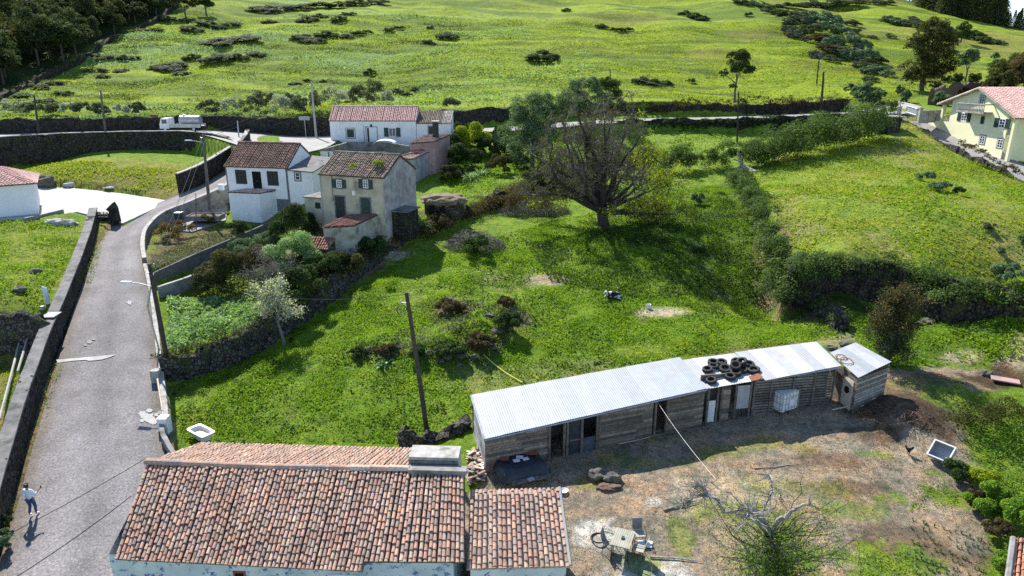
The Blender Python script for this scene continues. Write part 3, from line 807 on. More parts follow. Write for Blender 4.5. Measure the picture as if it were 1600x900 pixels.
def strip(name, L, R, mat, lift=0., cross=28):
    n = len(L); v = []; f = []
    for i in range(n):
        for k in range(cross + 1):
            t = k / cross
            p = L[i] * (1 - t) + R[i] * t
            v.append((p[0], p[1], p[2] + lift + .03 * math.sin(PI * t)))
    m = MB(); m.v = v
    for i in range(n - 1):
        for k in range(cross):
            a = i * (cross + 1) + k
            m.f.append([a, a + 1, a + cross + 2, a + cross + 1]); m.c.append((1, 1, 1))
    o = m.build(name, mat, smooth_=True)
    V = np.array(m.v); n_ = len(V); t = np.tile(np.linspace(0, 1, cross + 1), n)
    ny = fbm(V[:, 0] * .35, V[:, 1] * .12, 501, 4); nf = fbm(V[:, 0] * 1.3, V[:, 1] * 1.1, 503, 4)
    c = np.ones((n_, 4))
    tr = np.exp(-((t - .30 - (ny - .5) * .06) / .07) ** 2) + np.exp(-((t - .72 - (ny - .5) * .06) / .07) ** 2)
    k = 1 + .10 * tr - .13 * np.exp(-((t - .51) / .07) ** 2) + (ny - .5) * .35 + (nf - .5) * .2
    edge = smooth(.13, .02, np.minimum(t, 1 - t) + (nf - .5) * .12)
    k = k * (1 - .25 * edge)
    c[:, 0] = k * (1 + .06 * edge); c[:, 1] = k * (1 - .03 * edge); c[:, 2] = k * (1 - .16 * edge)
    ca = o.data.color_attributes.new("wear", 'FLOAT_COLOR', 'POINT'); ca.data.foreach_set("color", c.astype(np.float32).ravel())
    return tag(o, kind="structure")
strip("village_road", ROADS[0][0], ROADS[0][1], "road_surface")
_j = ROADS[1]
strip("main_road", _j[0] + (0, 0, .012), _j[1] + (0, 0, .012), "pale_road")
def slab(name, poly, mat, lift=0.):
    k = plane_fit(poly)
    m = MB(); n = len(poly)
    top = [(p[0], p[1], k[0] * p[0] + k[1] * p[1] + k[2] + lift) for p in poly]
    if poly is DRIVE:
        a = np.array(poly[:6]); b = np.array(poly[6:][::-1])
        a = catmull(a, 6); b = catmull(b, 6); t_ = np.linspace(0, 1, 30)
        L = np.stack([np.interp(t_, np.linspace(0, 1, len(a)), a[:, i]) for i in range(3)], 1); Rr = np.stack([np.interp(t_, np.linspace(0, 1, len(b)), b[:, i]) for i in range(3)], 1)
        return strip(name, L, Rr, mat)
    bot = [(p[0], p[1], p[2] - .4) for p in top]
    m.add(top + bot, [list(range(n))] + [[i, i + n, (i + 1) % n + n, (i + 1) % n] for i in range(n)])
    return tag(m.build(name, mat), kind="structure")
slab("concrete_forecourt", PLAZA, "pale_concrete", .02)
slab("terrace_paving", YARD_C, "pale_road", 0.)
slab("driveway", DRIVE, "pale_road", 0.)
# ------------------------------------------------------------ walls of stone, block and concrete
def resample(line, step):
    P = np.array([tuple(p) for p in line], float)
    d = np.r_[0, np.cumsum(np.linalg.norm(np.diff(P[:, :2], axis=0), axis=1))]
    n = max(2, int(d[-1] / step) + 1)
    t = np.linspace(0, d[-1], n)
    return np.stack([np.interp(t, d, P[:, i]) for i in range(3)], 1), t

def normals2(P):
    T = np.gradient(P[:, :2], axis=0); T /= np.linalg.norm(T, axis=1)[:, None] + 1e-9
    return np.c_[-T[:, 1], T[:, 0]]

def wall_mesh(line, up, down, thick, jit=.07, step=.35, topj=.06, batter=0., vseg=4, block_uv=False):
    """a wall along a line whose z is the ground level beside it; up and down are its reach above and below"""
    P, t = resample(line, step)
    Nn = normals2(P); n = len(P)
    prof = []
    H = up + down
    for k in range(vseg + 1): prof.append((-thick / 2 - batter * (1 - k / vseg), -down + H * k / vseg))
    prof.append((0, up + .01))
    for k in range(vseg, -1, -1): prof.append((thick / 2 + batter * (1 - k / vseg), -down + H * k / vseg))
    m = len(prof); V = np.zeros((n, m, 3))
    for j, (o, h) in enumerate(prof):
        V[:, j, 0] = P[:, 0] + Nn[:, 0] * o; V[:, j, 1] = P[:, 1] + Nn[:, 1] * o; V[:, j, 2] = P[:, 2] + h
    if jit > 0:
        V[:, :, :2] += rng.normal(0, jit * .5, (n, m, 2)); V[:, :, 2] += rng.normal(0, topj * .5, (n, m))
        V[:, :, 2] += ((vnoise(t * .5, t * 0, 3) - .5) * topj * 4)[:, None] * np.array([max(0, h + down) / H for o, h in prof])[None]
    idx = np.arange(n * m).reshape(n, m)
    q = np.stack([idx[:-1, :-1], idx[1:, :-1], idx[1:, 1:], idx[:-1, 1:]], -1).reshape(-1, 4)
    flat = q.ravel().tolist(); tot = [4] * len(q)
    flat += idx[0].tolist(); tot.append(m)
    flat += idx[-1][::-1].tolist(); tot.append(m)
    me = np_mesh("wall", V.reshape(-1, 3), flat, tot)
    if block_uv:
        uv = me.uv_layers.new(name="UVMap")
        tt = np.repeat(t[:, None], m, 1).ravel(); hh = np.tile([h + (i > m / 2) * .0 for i, (o, h) in enumerate(prof)], n)
        li = np.array(flat); uv.data.foreach_set("uv", np.c_[tt[li], hh[li] * 1.0].astype(np.float32).ravel())
    return me

def wall(name, label, line, up, down, thick, mat, cat="wall", cap=None, capmat="cement_cap", group=None, **kw):
    me = wall_mesh(line, up, down, thick, **kw)
    o = link(name, me, mat); tag(o, label, cat, group)
    if cap:
        c = wall_mesh([(p[0], p[1], p[2] + up) for p in line], cap, .03, thick + .08, jit=.012, step=.6, topj=.01, vseg=1)
        c.name = "coping"; link("coping", c, capmat, o)
    return o

L0, R0 = ROADS[0]
def side(E, i0, i1, off):
    P = E[i0:i1]; Nn = normals2(P)
    return [(p[0] + n[0] * off, p[1] + n[1] * off, p[2]) for p, n in zip(P, Nn)]
# village road: tall left wall with cement coping (split where the pale patch is), low right wall
LWALL = [(p[0] - .48, p[1] + .1, p[2]) for p in PZ((-20, 960, -.3), (0, 870, 0), (18, 795, .45), (45, 690, 1.15), (60, 640, 1.6), (86, 560, 2.35), (110, 500, 3.1), (132, 440, 4.1), (148, 390, 4.9), (157, 352, 5.6))]
wl = wall("stone_wall", "tall dark stone wall with grey cement coping running along the left of the village road", LWALL, 1.75, 1.6, .66, "basalt_stone", cap=.10)
pp = LWALL[5]; qq = LWALL[6]; pp = [pp[i] * .55 + qq[i] * .45 for i in range(3)]
m_ = MB(); m_.box((pp[0], pp[1], pp[2] + 1.90), (.9, 1.1, .06), rz=.1)
m_.build("mortar_patch", "pale_concrete", wl)
wall("kerb_wall", "low concrete kerb wall along the right edge of the village road where it bends uphill", side(R0, 48, 106, -.22), .38, 2.0, .28, "grey_concrete", cap=.05, capmat="kerb_concrete", jit=.02, topj=.02)
wall("kerb_wall", "straight pale concrete kerb wall beside the road above the fern garden", side(R0, 26, 48, -.2), .22, 1.6, .3, "kerb_concrete", jit=.02, topj=.02)
wall("kerb_wall", "curved grey concrete kerb wall beside the road near the white bathtub", PZ((252, 655, 1.5), (256, 690, 1.25), (270, 715, 1.1), (290, 745, 1.0)), .55, 1.5, .24, "grey_concrete", jit=.015, topj=.01)
# broken gate wall at the forecourt
gw = wall("stone_wall", "broken dark stone gate wall with a small concrete lattice opening beside the white forecourt", PZ((146, 346, 5.75), (160, 347, 5.72), (176, 346, 5.65)), 1.0, 1.2, .45, "basalt_stone", jit=.1)
m_ = MB(); a = Vector(uz(170, 349, 5.7)); m_.add([a + Vector(q) for q in ((.35, -.4, -.9), (1.2, -.35, -.9), (1.2, .4, -.9), (.35, .4, -.9), (.40, -.35, 1.3), (1.15, -.3, 1.7), (1.1, .35, 1.7), (.4, .35, 1.3), (.12, -.3, 1.55), (.95, -.25, 2.25), (.9, .25, 2.3), (.12, .3, 1.6))], [(0, 1, 5, 4), (1, 2, 6, 5), (2, 3, 7, 6), (3, 0, 4, 7), (4, 5, 9, 8), (5, 6, 10, 9), (6, 7, 11, 10), (7, 4, 8, 11), (8, 9, 10, 11)])
m_.build("pillar_stub", "basalt_stone", gw)
m_ = MB(); fx = Vector(uz(163, 349, 5.7)) + Vector((-.25, -.32, .75))
for k in range(4): m_.box(fx + Vector((k * .38 - .2, 0, .25)), (.07, .08, .6))
for k in range(3): m_.box(fx + Vector((.37, -.003, k * .26)), (1.2, .08, .07))
m_.build("lattice", "grey_concrete", gw)
wall("garden_wall", "low grey concrete wall at the foot of the white forecourt beside the blue white house", PZ((40, 348, 6.2), (70, 341, 6.2), (99, 334, 6.2)), .5, 1.2, .3, "grey_concrete", jit=.01, topj=.01)
# walls of the hollow field
wall("retaining_wall", "long curved dark retaining wall below the main road where the tanker stands", [(p[0], p[1] - .55, p[2]) for p in RIM], .35, 3.6, .5, "basalt_stone", cap=.08, capmat="kerb_concrete", batter=.1)
wall("stone_wall", "dark stone wall dropping from the main road bend down along the village road", side(L0, 82, 109, .55), 2.3, 1.5, .45, "basalt_stone", cap=.08, capmat="kerb_concrete", jit=.05)
# wall under the hillside, in lengths
hw = [tuple(p) for p in HILLW]
wall("stone_wall", "dark stone wall between the hillside and the main road behind the tanker", hw[:6], 1.9, .8, .5, "basalt_stone", jit=.1, topj=.12)
wall("stone_wall", "high dark stone wall between the hillside and the road left of the pink roofed house", hw[5:8], 2.3, .8, .5, "basalt_stone", jit=.1, topj=.12)
wall("stone_wall", "high dark stone wall behind the road right of the pink roofed house", hw[7:11], 2.9, .8, .5, "basalt_stone", jit=.1, topj=.12)
wall("stone_wall", "dark overgrown stone wall behind the lane at the foot of the meadow", hw[10:], 1.7, .8, .5, "mossy_stone", jit=.12, topj=.2)
wall("stone_wall", "dark stone wall below the lane above the bright green strip field", LANEW, .35, 2.4, .5, "mossy_stone", jit=.1, topj=.15)
# dry stone terrace walls
wall("terrace_wall", "dark dry stone terrace wall between the fern garden and the lawn", [(p[0], p[1], p[2]) for p in WALL_FERN], .45, 2.6, .6, "rubble_stone", jit=.14, topj=.2, batter=.15, step=.3, vseg=6)
wall("terrace_wall", "overgrown stone terrace wall running from the block shed up towards the big tree", [(p[0], p[1], p[2]) for p in BANK_T], .35, 2.2, .7, "mossy_stone", jit=.2, topj=.3, batter=.3, step=.35, vseg=5)
wall("terrace_wall", "dark stone terrace wall in the grass field on the far left", [(p[0], p[1], p[2]) for p in LW], .35, 2.6, .6, "rubble_stone", jit=.14, topj=.2, batter=.15)
wall("retaining_wall", "tall dark rubble wall under the hedge of the dry upper field", EDGE_BANK, -.3, 3.4, .6, "mossy_stone", jit=.1, topj=.15, batter=.3, vseg=6)
wall("block_wall", "stepped grey concrete block wall below the paved terrace of the white house", [(p[0], p[1], p[2]) for p in BLOCKW[:4]], .55, 2.4, .2, "concrete_block", jit=0, block_uv=True)
wall("block_wall", "lower grey block wall with thin coping beside the leaning lamp pole", PZ((248, 455, 3.9), (300, 437, 4.1), (330, 422, 4.3)), .35, 2.2, .2, "grey_concrete", jit=0, cap=.05, capmat="kerb_concrete")
wall("tumbled_wall", "tumbled line of field stones between the lawn and the green slope behind the shed", [tuple(G(*p)) for p in ((1230, 428), (1260, 458), (1288, 488), (1312, 514), (1330, 540))], .45, .6, .8, "rubble_stone", jit=.3, topj=.5, step=.3)
wall("tumbled_wall", "dark rubble wall stub between the tiled farmhouse and the barn", PZ((625, 693, 1.1), (660, 690, 1.15), (700, 680, 1.3), (736, 668, 1.5)), .7, .8, .6, "rubble_stone", jit=.22, topj=.3, step=.3)
wall("driveway_wall", "low dark stone wall along the driveway of the yellow house", [(p[0] - .35, p[1], p[2]) for p in _do], .45, 2.6, .45, "rubble_stone", jit=.12, topj=.15)

# ------------------------------------------------------------ tiled roofs
PAL_OLD = [(.50, .30, .22), (.44, .26, .195), (.35, .24, .19), (.54, .38, .28), (.26, .20, .17), (.46, .33, .25), (.31, .25, .215), (.56, .43, .34), (.39, .28, .235), (.52, .29, .21), (.42, .31, .255), (.48, .39, .29), (.38, .25, .20), (.45, .30, .24), (.33, .27, .27), (.40, .34, .34), (.20, .165, .15), (.60, .36, .24), (.50, .27, .22), (.36, .31, .25)]
PAL_GREY = [(.20, .16, .135), (.15, .125, .11), (.25, .19, .155), (.11, .095, .08), (.30, .23, .18), (.17, .14, .10), (.33, .25, .21)]
PAL_BROWN = [(.20, .11, .09), (.15, .09, .08), (.26, .15, .12), (.12, .08, .07), (.32, .20, .16)]
PAL_PINK = [(.66, .43, .39), (.70, .47, .43), (.62, .39, .345), (.70, .51, .46)]
PAL_WHITE = [(.5, .47, .44), (.42, .38, .35), (.3, .26, .23), (.55, .53, .5)]
def tile_roof(m, A, B, C, D, pitch=.2, expo=.39, seg=5, pal=PAL_OLD, jit=.012, base=(.10, .075, .06), rr=None, thick=.10):
    """barrel tiles on the quad eave A-B, ridge D-C"""
    A, B, C, D = map(Vector, (A, B, C, D))
    nc = max(2, round(((B - A).length + (C - D).length) / 2 / pitch)); nr = max(1, round(((D - A).length + (C - B).length) / 2 / expo))
    nrm = (B - A).cross(D - A).normalized()
    if nrm.z < 0:
        A, B, C, D = B, A, D, C; nrm = -nrm
    def P(u, v, h): return (A * (1 - u) + B * u) * (1 - v) + (D * (1 - u) + C * u) * v + nrm * h
    # board under the tiles
    bz_ = -.035 if pitch < .24 else 0.
    m.add([P(0, 0, bz_), P(1, 0, bz_), P(1, 1, bz_), P(0, 1, bz_), P(0, 0, -thick), P(1, 0, -thick), P(1, 1, -thick), P(0, 1, -thick)],
          [(0, 1, 2, 3), (7, 6, 5, 4), (0, 4, 5, 1), (1, 5, 6, 2), (2, 6, 7, 3), (3, 7, 4, 0)], base)
    r = rr or pitch * .42
    mean_ = tuple(sum(q[i] for q in pal) / len(pal) for i in range(3)); sagf = lambda a, b: (mnoise.noise(Vector((a, b, 3.1))) * .045 - .0) if pitch < .24 else 0.
    for i in range(nc):
        u = (i + .5) / nc
        wob = random.uniform(-1, 1) * .15 / nc
        off = random.uniform(-.42, .42); cw = random.uniform(.93, 1.07)
        for j in range(nr + 1):
            v0 = max(-.012, (j + (off - .45) * (j > 0)) / nr - .012); v1 = min(1, (j + .68 + off) / nr)
            if v0 > .985: continue
            if v1 > 1.005: v1 = 1
            c = random.choice(pal); k = random.uniform(.85, 1.12) * cw; c = tuple((q * .68 + .32 * g_) * k * w3 for q, g_, w3 in zip(c, mean_, (.91, .86, .83))); sg = sagf(A.lerp(B, u).x * .35, j * .22)
            lift0 = random.uniform(.02, .02 + jit * 2); uo = u + wob + random.uniform(-1, 1) * jit * .5 / (nc * pitch)
            vs_ = []
            lift0 += sg
            for (v, lf, rs) in ((v0, lift0 + .012, 1.0), (v1, .004 + sg, .86)):
                for s in range(seg + 1):
                    t = PI * s / seg
                    vs_.append(P(uo - math.cos(t) * r * rs / (nc * pitch), v, lf + math.sin(t) * r * rs * .85))
            n = seg + 1
            fs = [(s, s + 1, n + s + 1, n + s) for s in range(seg)]
            fs.append(tuple(range(n))[::-1])
            m.add(vs_, fs, c)

def ridge_tiles(m, A, B, r=.14, step=.42, pal=PAL_OLD, sag=0.):
    A, B = Vector(A), Vector(B); n = max(1, round((B - A).length / step)); d = (B - A).normalized(); s = d.cross(Vector((0, 0, 1))).normalized(); u = s.cross(d)
    for i in range(n):
        p0 = A.lerp(B, i / n) - d * .03; p1 = A.lerp(B, (i + 1) / n) + d * .03
        z = -sag * math.sin(PI * (i + .5) / n)
        c = random.choice(pal); vs_ = []
        for (p, k) in ((p0, 1.05), (p1, .92)):
            for q in range(7):
                t = PI * q / 6
                vs_.append(p + s * (math.cos(t) * r * k) + u * (math.sin(t) * r * k + z))
        m.add(vs_, [(q, q + 1, 8 + q, 7 + q) for q in range(6)] + [tuple(range(7))[::-1], tuple(range(7, 14))], c)

class Facade:
    """vertical wall plane through two points; px() turns a photo pixel into (along, height)"""
    def __init__(s, A, B):
        s.A = Vector((A[0], A[1], 0)); s.B = Vector((B[0], B[1], 0)); s.X = (s.B - s.A).normalized(); s.L = (s.B - s.A).length
        s.N = Vector((s.X.y, -s.X.x, 0))      # outward (towards the viewer side)
        s.Z = Vector((0, 0, 1))
    def px(s, px, py):
        u, v = (px - 800) / FPX, (py - 450) / FPX
        d = Vector((u, CP - v * SP, -(SP + v * CP)))
        o = Vector((0, 0, CAMZ))
        t = (s.A - o).dot(s.N) / d.dot(s.N)
        p = o + d * t
        return ((p - s.A).dot(s.X), p.z)
    def P(s, a, z, out=0.):
        return s.A + s.X * a + s.Z * z + s.N * out

def window(par, F, rect, bars=(1, 2), frame="white_paint", surround=None, shutters=None, glass="blue_glass", name="window", sill=None, fw=.07):
    """rect in photo pixels on facade F: (x0,y0,x1,y1)"""
    xm = (rect[0] + rect[2]) / 2; ym = (rect[1] + rect[3]) / 2
    a0 = F.px(rect[0], ym)[0]; a1 = F.px(rect[2], ym)[0]; z1 = F.px(xm, rect[1])[1]; z0 = F.px(xm, rect[3])[1]
    return window_at(par, F, a0, a1, z0, z1, bars, frame, surround, shutters, glass, name, sill, fw)

def window_at(par, F, a0, a1, z0, z1, bars=(1, 2), frame="white_paint", surround=None, shutters=None, glass="blue_glass", name="window", sill=None, fw=.07):
    def B(m, a, b, c, d, o0, o1): m.obox(F.A, F.X, F.N, F.Z, (a, o0, c), (b, o1, d)); return m
    m = MB()
    B(m, a0, a0 + fw, z0, z1, .0, .05); B(m, a1 - fw, a1, z0, z1, .0, .05); B(m, a0 + fw, a1 - fw, z0, z0 + fw, 0, .048); B(m, a0 + fw, a1 - fw, z1 - fw, z1, 0, .048)
    for i in range(1, bars[0] + 1):
        x = a0 + (a1 - a0) * i / (bars[0] + 1); B(m, x - .03, x + .03, z0 + fw, z1 - fw, 0, .044)
    for i in range(1, bars[1] + 1):
        z = z0 + (z1 - z0) * i / (bars[1] + 1); B(m, a0 + fw, a1 - fw, z - .02, z + .02, 0, .040)
    w = m.build(name, frame, par)
    B(MB(), a0 + .01, a1 - .01, z0 + .01, z1 - .01, 0, .02).build("pane", glass, w)
    if surround:
        m = MB(); q = .14
        B(m, a0 - q, a0, z0 - q, z1 + q, 0, .03); B(m, a1, a1 + q, z0 - q, z1 + q, 0, .03); B(m, a0, a1, z1, z1 + q, 0, .028); B(m, a0, a1, z0 - q, z0, 0, .028)
        m.build("surround", surround, w)
    if shutters:
        sw = shutters if isinstance(shutters, float) else (a1 - a0) * .55
        for s, e in ((a0 - sw - .05, a0 - .05), (a1 + .05, a1 + sw + .05)):
            m = MB(); B(m, s, e, z0 - .05, z1 + .05, .035, .08)
            for k in range(6):
                z = z0 + (z1 - z0) * (k + .5) / 6; B(m, s + .05, e - .05, z - .03, z + .03, .07, .10)
            m.build("shutter", "green_shutter", w)
    return w

def door(par, F, rect, mat="dark_paint", surround=None, name="door"):
    xm = (rect[0] + rect[2]) / 2; ym = (rect[1] + rect[3]) / 2
    a0 = F.px(rect[0], ym)[0]; a1 = F.px(rect[2], ym)[0]; z1 = F.px(xm, rect[1])[1]; z0 = F.px(xm, rect[3])[1]
    m = MB(); m.obox(F.A, F.X, F.N, F.Z, (a0, 0, z0), (a1, .03, z1))
    am = (a0 + a1) / 2
    for (p, q) in ((a0 + .08, am - .04), (am + .04, a1 - .08)):
        m.obox(F.A, F.X, F.N, F.Z, (p, .03, z0 + .15), (q, .045, z0 + (z1 - z0) * .45)); m.obox(F.A, F.X, F.N, F.Z, (p, .03, z0 + (z1 - z0) * .5), (q, .045, z1 - .1))
    d = m.build(name, mat, par)
    m = MB(); m.tube([F.P(am + .03, z0 + .95, .03), F.P(am + .03, z0 + .95, .09)], .025, 6); m.build("handle", "galvanised", d)
    if surround:
        m = MB(); q = .13
        m.obox(F.A, F.X, F.N, F.Z, (a0 - q, 0, z0), (a0, .04, z1 + q)); m.obox(F.A, F.X, F.N, F.Z, (a1, 0, z0), (a1 + q, .04, z1 + q)); m.obox(F.A, F.X, F.N, F.Z, (a0, 0, z1), (a1, .038, z1 + q))
        m.build("surround", surround, d)
    return d

def gable_house(par, FL, FR, D, zr, zb, wallmat, roofmat, pal, pitch=.22, expo=.4, seg=3, over=.22, gmat=None, rpal=None, sideover=.1):
    """box with a gable roof, ridge parallel to the front FL-FR (points at eave height)"""
    FL, FR = Vector(FL), Vector(FR); ze = (FL.z + FR.z) / 2
    X = Vector((FR.x - FL.x, FR.y - FL.y, 0)); L = X.length; X.normalize(); Y = Vector((-X.y, X.x, 0)); Z = Vector((0, 0, 1)); O = Vector((FL.x, FL.y, 0))
    P = lambda a, b, z: O + X * a + Y * b + Z * z
    m = MB()
    m.add([P(0, 0, zb), P(L, 0, zb), P(L, 0, ze), P(0, 0, ze), P(0, D, zb), P(L, D, zb), P(L, D, ze), P(0, D, ze), P(0, D / 2, zr - .05), P(L, D / 2, zr - .05)],
          [(0, 1, 2, 3), (5, 4, 7, 6), (0, 3, 8, 7, 4), (1, 5, 6, 9, 2), (3, 2, 9, 8), (6, 7, 8, 9)])
    m.build("wall", wallmat, par)
    for a, nm in ((0, 0), (L, 1)):
        g = MB(); w = .02
        x0, x1 = (a - w, a) if a == 0 else (a, a + w)
        vs_ = [P(x0, 0, zb), P(x0, D, zb), P(x0, D, ze), P(x0, D / 2, zr - .05), P(x0, 0, ze), P(x1, 0, zb), P(x1, D, zb), P(x1, D, ze), P(x1, D / 2, zr - .05), P(x1, 0, ze)]
        g.add(vs_, [(4, 3, 2, 1, 0), (5, 6, 7, 8, 9), (0, 1, 6, 5), (1, 2, 7, 6), (2, 3, 8, 7), (3, 4, 9, 8), (4, 0, 5, 9)])
        g.build("gable_wall", gmat or wallmat, par)
    sl = (zr - ze) / (D / 2); so = sideover
    r = MB()
    tile_roof(r, P(-so, -over, ze - sl * over + .08), P(L + so, -over, ze - sl * over + .08), P(L + so, D / 2, zr + .08), P(-so, D / 2, zr + .08), pitch, expo, seg, pal)
    tile_roof(r, P(L + so, D + over, ze - sl * over + .08), P(-so, D + over, ze - sl * over + .08), P(-so, D / 2, zr + .08), P(L + so, D / 2, zr + .08), pitch, expo, seg, pal)
    ro = r.build("roof", roofmat, par)
    r = MB(); ridge_tiles(r, P(-so, D / 2, zr + .10), P(L + so, D / 2, zr + .10), .15, .45, rpal or pal)
    r.build("ridge", roofmat, ro)
    return Facade(P(0, 0, 0), P(L, 0, 0)), Facade(P(L, 0, 0), P(L, D, 0)), P

# ---- two storey rendered stone house
FL = uz(499, 272, 11.65); FR = uz(600, 278, 11.65)
tsh = thing("stone_house", "two storey house with stained ochre front and mossy grey tiled roof", "house", (FL[0], FL[1], 6.8))
F, S, P = gable_house(tsh, FL, FR, 6.2, 13.3, 5.6, "ochre_render", "old_clay_tile", PAL_GREY, gmat="stained_render", over=.15)
for r in ((526, 281, 534, 293), (567.5, 281, 575.5, 294)):
    window(tsh, F, r, surround="grey_trim", shutters=.42)
door(tsh, F, (525, 307, 539, 341), surround="grey_trim")
door(tsh, F, (565, 310, 579, 346), mat="green_shutter", surround="grey_trim")
m = MB(); m.obox(F.A, F.X, F.N, F.Z, (F.L * .5, 0, F.px(550, 305)[1]), (F.L * .5 + .3, .06, F.px(550, 298)[1])); m.build("tile_plaque", "white_paint", tsh)
for q_ in (F.L - .12, 0):
    m = MB(); m.obox(F.A, F.X, F.N, F.Z, (q_, .003, 5.8), (q_ + .12, .03, 11.6)); m.build("corner_trim", "stained_render", tsh)
m = MB(); m.tube([F.P(1.35, 9.2, .06), F.P(1.35, 11.5, .06)], .03, 6); m.build("downpipe", "grey_trim", tsh)
# outhouse at its gable foot
oh = thing("lean_to", "small dark outhouse with slab roof at the gable foot of the two storey house", "outhouse", S.P(2.2, 6.6, .9))
m = MB(); m.obox(S.A, S.X, S.N, S.Z, (1.0, .02, 5.6), (3.4, 1.6, 8.3)); m.build("wall", "basalt_stone", oh)
m = MB(); m.obox(S.A, S.X, S.N, S.Z, (.85, .02, 8.303), (3.55, 1.8, 8.42)); m.build("roof", "cement_cap", oh)
# low block sheds in front
def lean_shed(name, label, A, B, C, D_, zb, wallmat, roofmat, pal, cat="shed", pitch=.22, metal=False):
    """four roof corners in order front-left, front-right, back-right, back-left"""
    o = thing(name, label, cat, (A[0], A[1], zb))
    A, B, C, D_ = map(Vector, (A, B, C, D_)); ce = (A + B + C + D_) / 4
    ins = [p + (ce - p) * .04 - Vector((0, 0, .12)) for p in (A, B, C, D_)]
    m = MB(); m.add([(p.x, p.y, zb) for p in ins] + ins, [(0, 1, 5, 4), (1, 2, 6, 5), (2, 3, 7, 6), (3, 0, 4, 7), (4, 5, 6, 7)])
    m.build("wall", wallmat, o)
    m = MB(); tile_roof(m, A, B, C, D_, pitch, .4, 3, pal); m.build("roof", roofmat, o)
    return o
# grey block shed: ridge running away, seen from its front corner
lean_shed("block_shed", "grey shed with a faded red sloping roof in front of the two storey house", uz(503, 355.5, 7.95), uz(552.7, 352.6, 7.93), uz(594.5, 333.6, 8.15), uz(542, 336, 8.2), 4.2, "mould_render", "old_clay_tile", [(.30, .12, .10), (.24, .12, .10), (.34, .17, .14), (.2, .13, .11)])
bs = lean_shed("stone_shed", "tiny stone shed with a red brown tile roof below the grey block shed", uz(475, 387, 6.3), uz(512, 391, 6.3), uz(524, 372, 7.0), uz(480, 369, 7.0), 3.2, "rubble_stone", "old_clay_tile", [(.32, .14, .10), (.25, .13, .1), (.36, .22, .16)], pitch=.25)
# annex left of two-storey house
m = MB(); A_ = F.P(-2.2, 0, -.3); m.obox(A_, F.X, F.N, F.Z, (0, -4, 5.6), (2.15, 0, 9.2)); ax = m.build("lean_to", "ochre_render"); tag(ax, "low ochre annex wedged between the white house and the two storey house", "annex")
m = MB(); m.obox(A_, F.X, F.N, F.Z, (-.1, -4, 9.203), (2.14, .15, 9.32)); m.build("roof", "cement_cap", ax)
m = MB(); m.obox(A_, F.X, F.N, F.Z, (1.2, .0, 8.2), (1.8, .03, 8.8)); m.build("window", "dark_paint", ax)

# ---- white single storey house on the left
FL = uz(351.5, 259.5, 10.8); FR = uz(448.5, 262.5, 10.8)
wh = thing("white_house", "low white house with brown tiled roof and dark shutters beside the sloping road", "house", (FL[0], FL[1], 7.4))
F, S, P = gable_house(wh, FL, FR, 6.6, 13.0, 5.8, "white_wall", "old_clay_tile", PAL_BROWN, over=.15)
for r in ((370, 267.5, 383.5, 285.5), (419.5, 269.5, 433, 288)):
    window(wh, F, r, bars=(1, 0), frame="dark_paint", glass="dark_paint", surround="dark_paint", fw=.08)
door(wh, F, (395, 268, 408.5, 296), mat="dark_void")
for q_, w_ in ((F.L - .22, .21), (0, .12)):
    m = MB(); m.obox(F.A, F.X, F.N, F.Z, (q_, .003, 6.), (q_ + w_, .04, 10.7)); m.build("corner_trim", "grey_trim", wh)
m = MB(); m.obox(F.A, F.X, F.N, F.Z, (F.L * .55, .003, 5.9), (F.L - .25, .035, 7.3)); m.build("base_band", "grey_trim", wh)
# lean-to on its right
A1 = S.P(0, 0, 0); X1 = F.X; Y1 = -F.N
lt = thing("white_annex", "white annex with dark sloping roof at the right end of the low white house", "annex", (A1.x, A1.y, 7.2))
m = MB(); O = A1 + X1 * .03
V = lambda a, b, z: O + X1 * a + Y1 * b + Vector((0, 0, z))
m.add([V(0, 0, 5.8), V(2.9, 0, 5.8), V(2.9, 0, 10.35), V(0, 0, 10.5), V(0, 5.5, 5.8), V(2.9, 5.5, 5.8), V(2.9, 5.5, 11.1), V(0, 5.5, 11.3)], [(0, 1, 2, 3), (1, 5, 6, 2), (5, 4, 7, 6), (4, 0, 3, 7), (3, 2, 6, 7)])
m.build("wall", "white_wall", lt)
m = MB(); m.add([V(0, -.2, 10.53), V(3.1, -.2, 10.38), V(3.1, 5.7, 11.18), V(0, 5.7, 11.38), V(0, -.2, 10.65), V(3.1, -.2, 10.5), V(3.1, 5.7, 11.3), V(0, 5.7, 11.5)], [(3, 2, 1, 0), (4, 5, 6, 7), (0, 1, 5, 4), (1, 2, 6, 5), (2, 3, 7, 6), (3, 0, 4, 7)])
m.build("roof", "cement_cap", lt)
F2 = Facade(V(0, 0, 0), V(2.9, 0, 0)); window(lt, F2, (461.5, 269.5, 469, 281.5), bars=(0, 1), surround="grey_trim")
# small white cube building in front
A = uz(355.5, 300, 8.2); B = uz(405, 302, 8.15); C = uz(434, 296, 8.35); D4 = (A[0] + C[0] - B[0], A[1] + C[1] - B[1], 8.3)
o = thing("white_outbuilding", "small flat white outbuilding with pinkish roof slab below the low white house", "outbuilding", (A[0], A[1], 5.2))
m = MB(); ps = [Vector(p) for p in (A, B, C, D4)]; ce = sum(ps, Vector()) / 4; ins = [p + (ce - p) * .03 for p in ps]
m.add([(p.x, p.y, 4.6) for p in ins] + [(p.x, p.y, 8.1) for p in ins], [(0, 1, 5, 4), (1, 2, 6, 5), (2, 3, 7, 6), (3, 0, 4, 7), (4, 5, 6, 7)]); m.build("wall", "white_wall", o)
m = MB(); tile_roof(m, *ps, .25, .5, 3, PAL_PINK + PAL_WHITE); m.build("roof", "pink_tile", o)

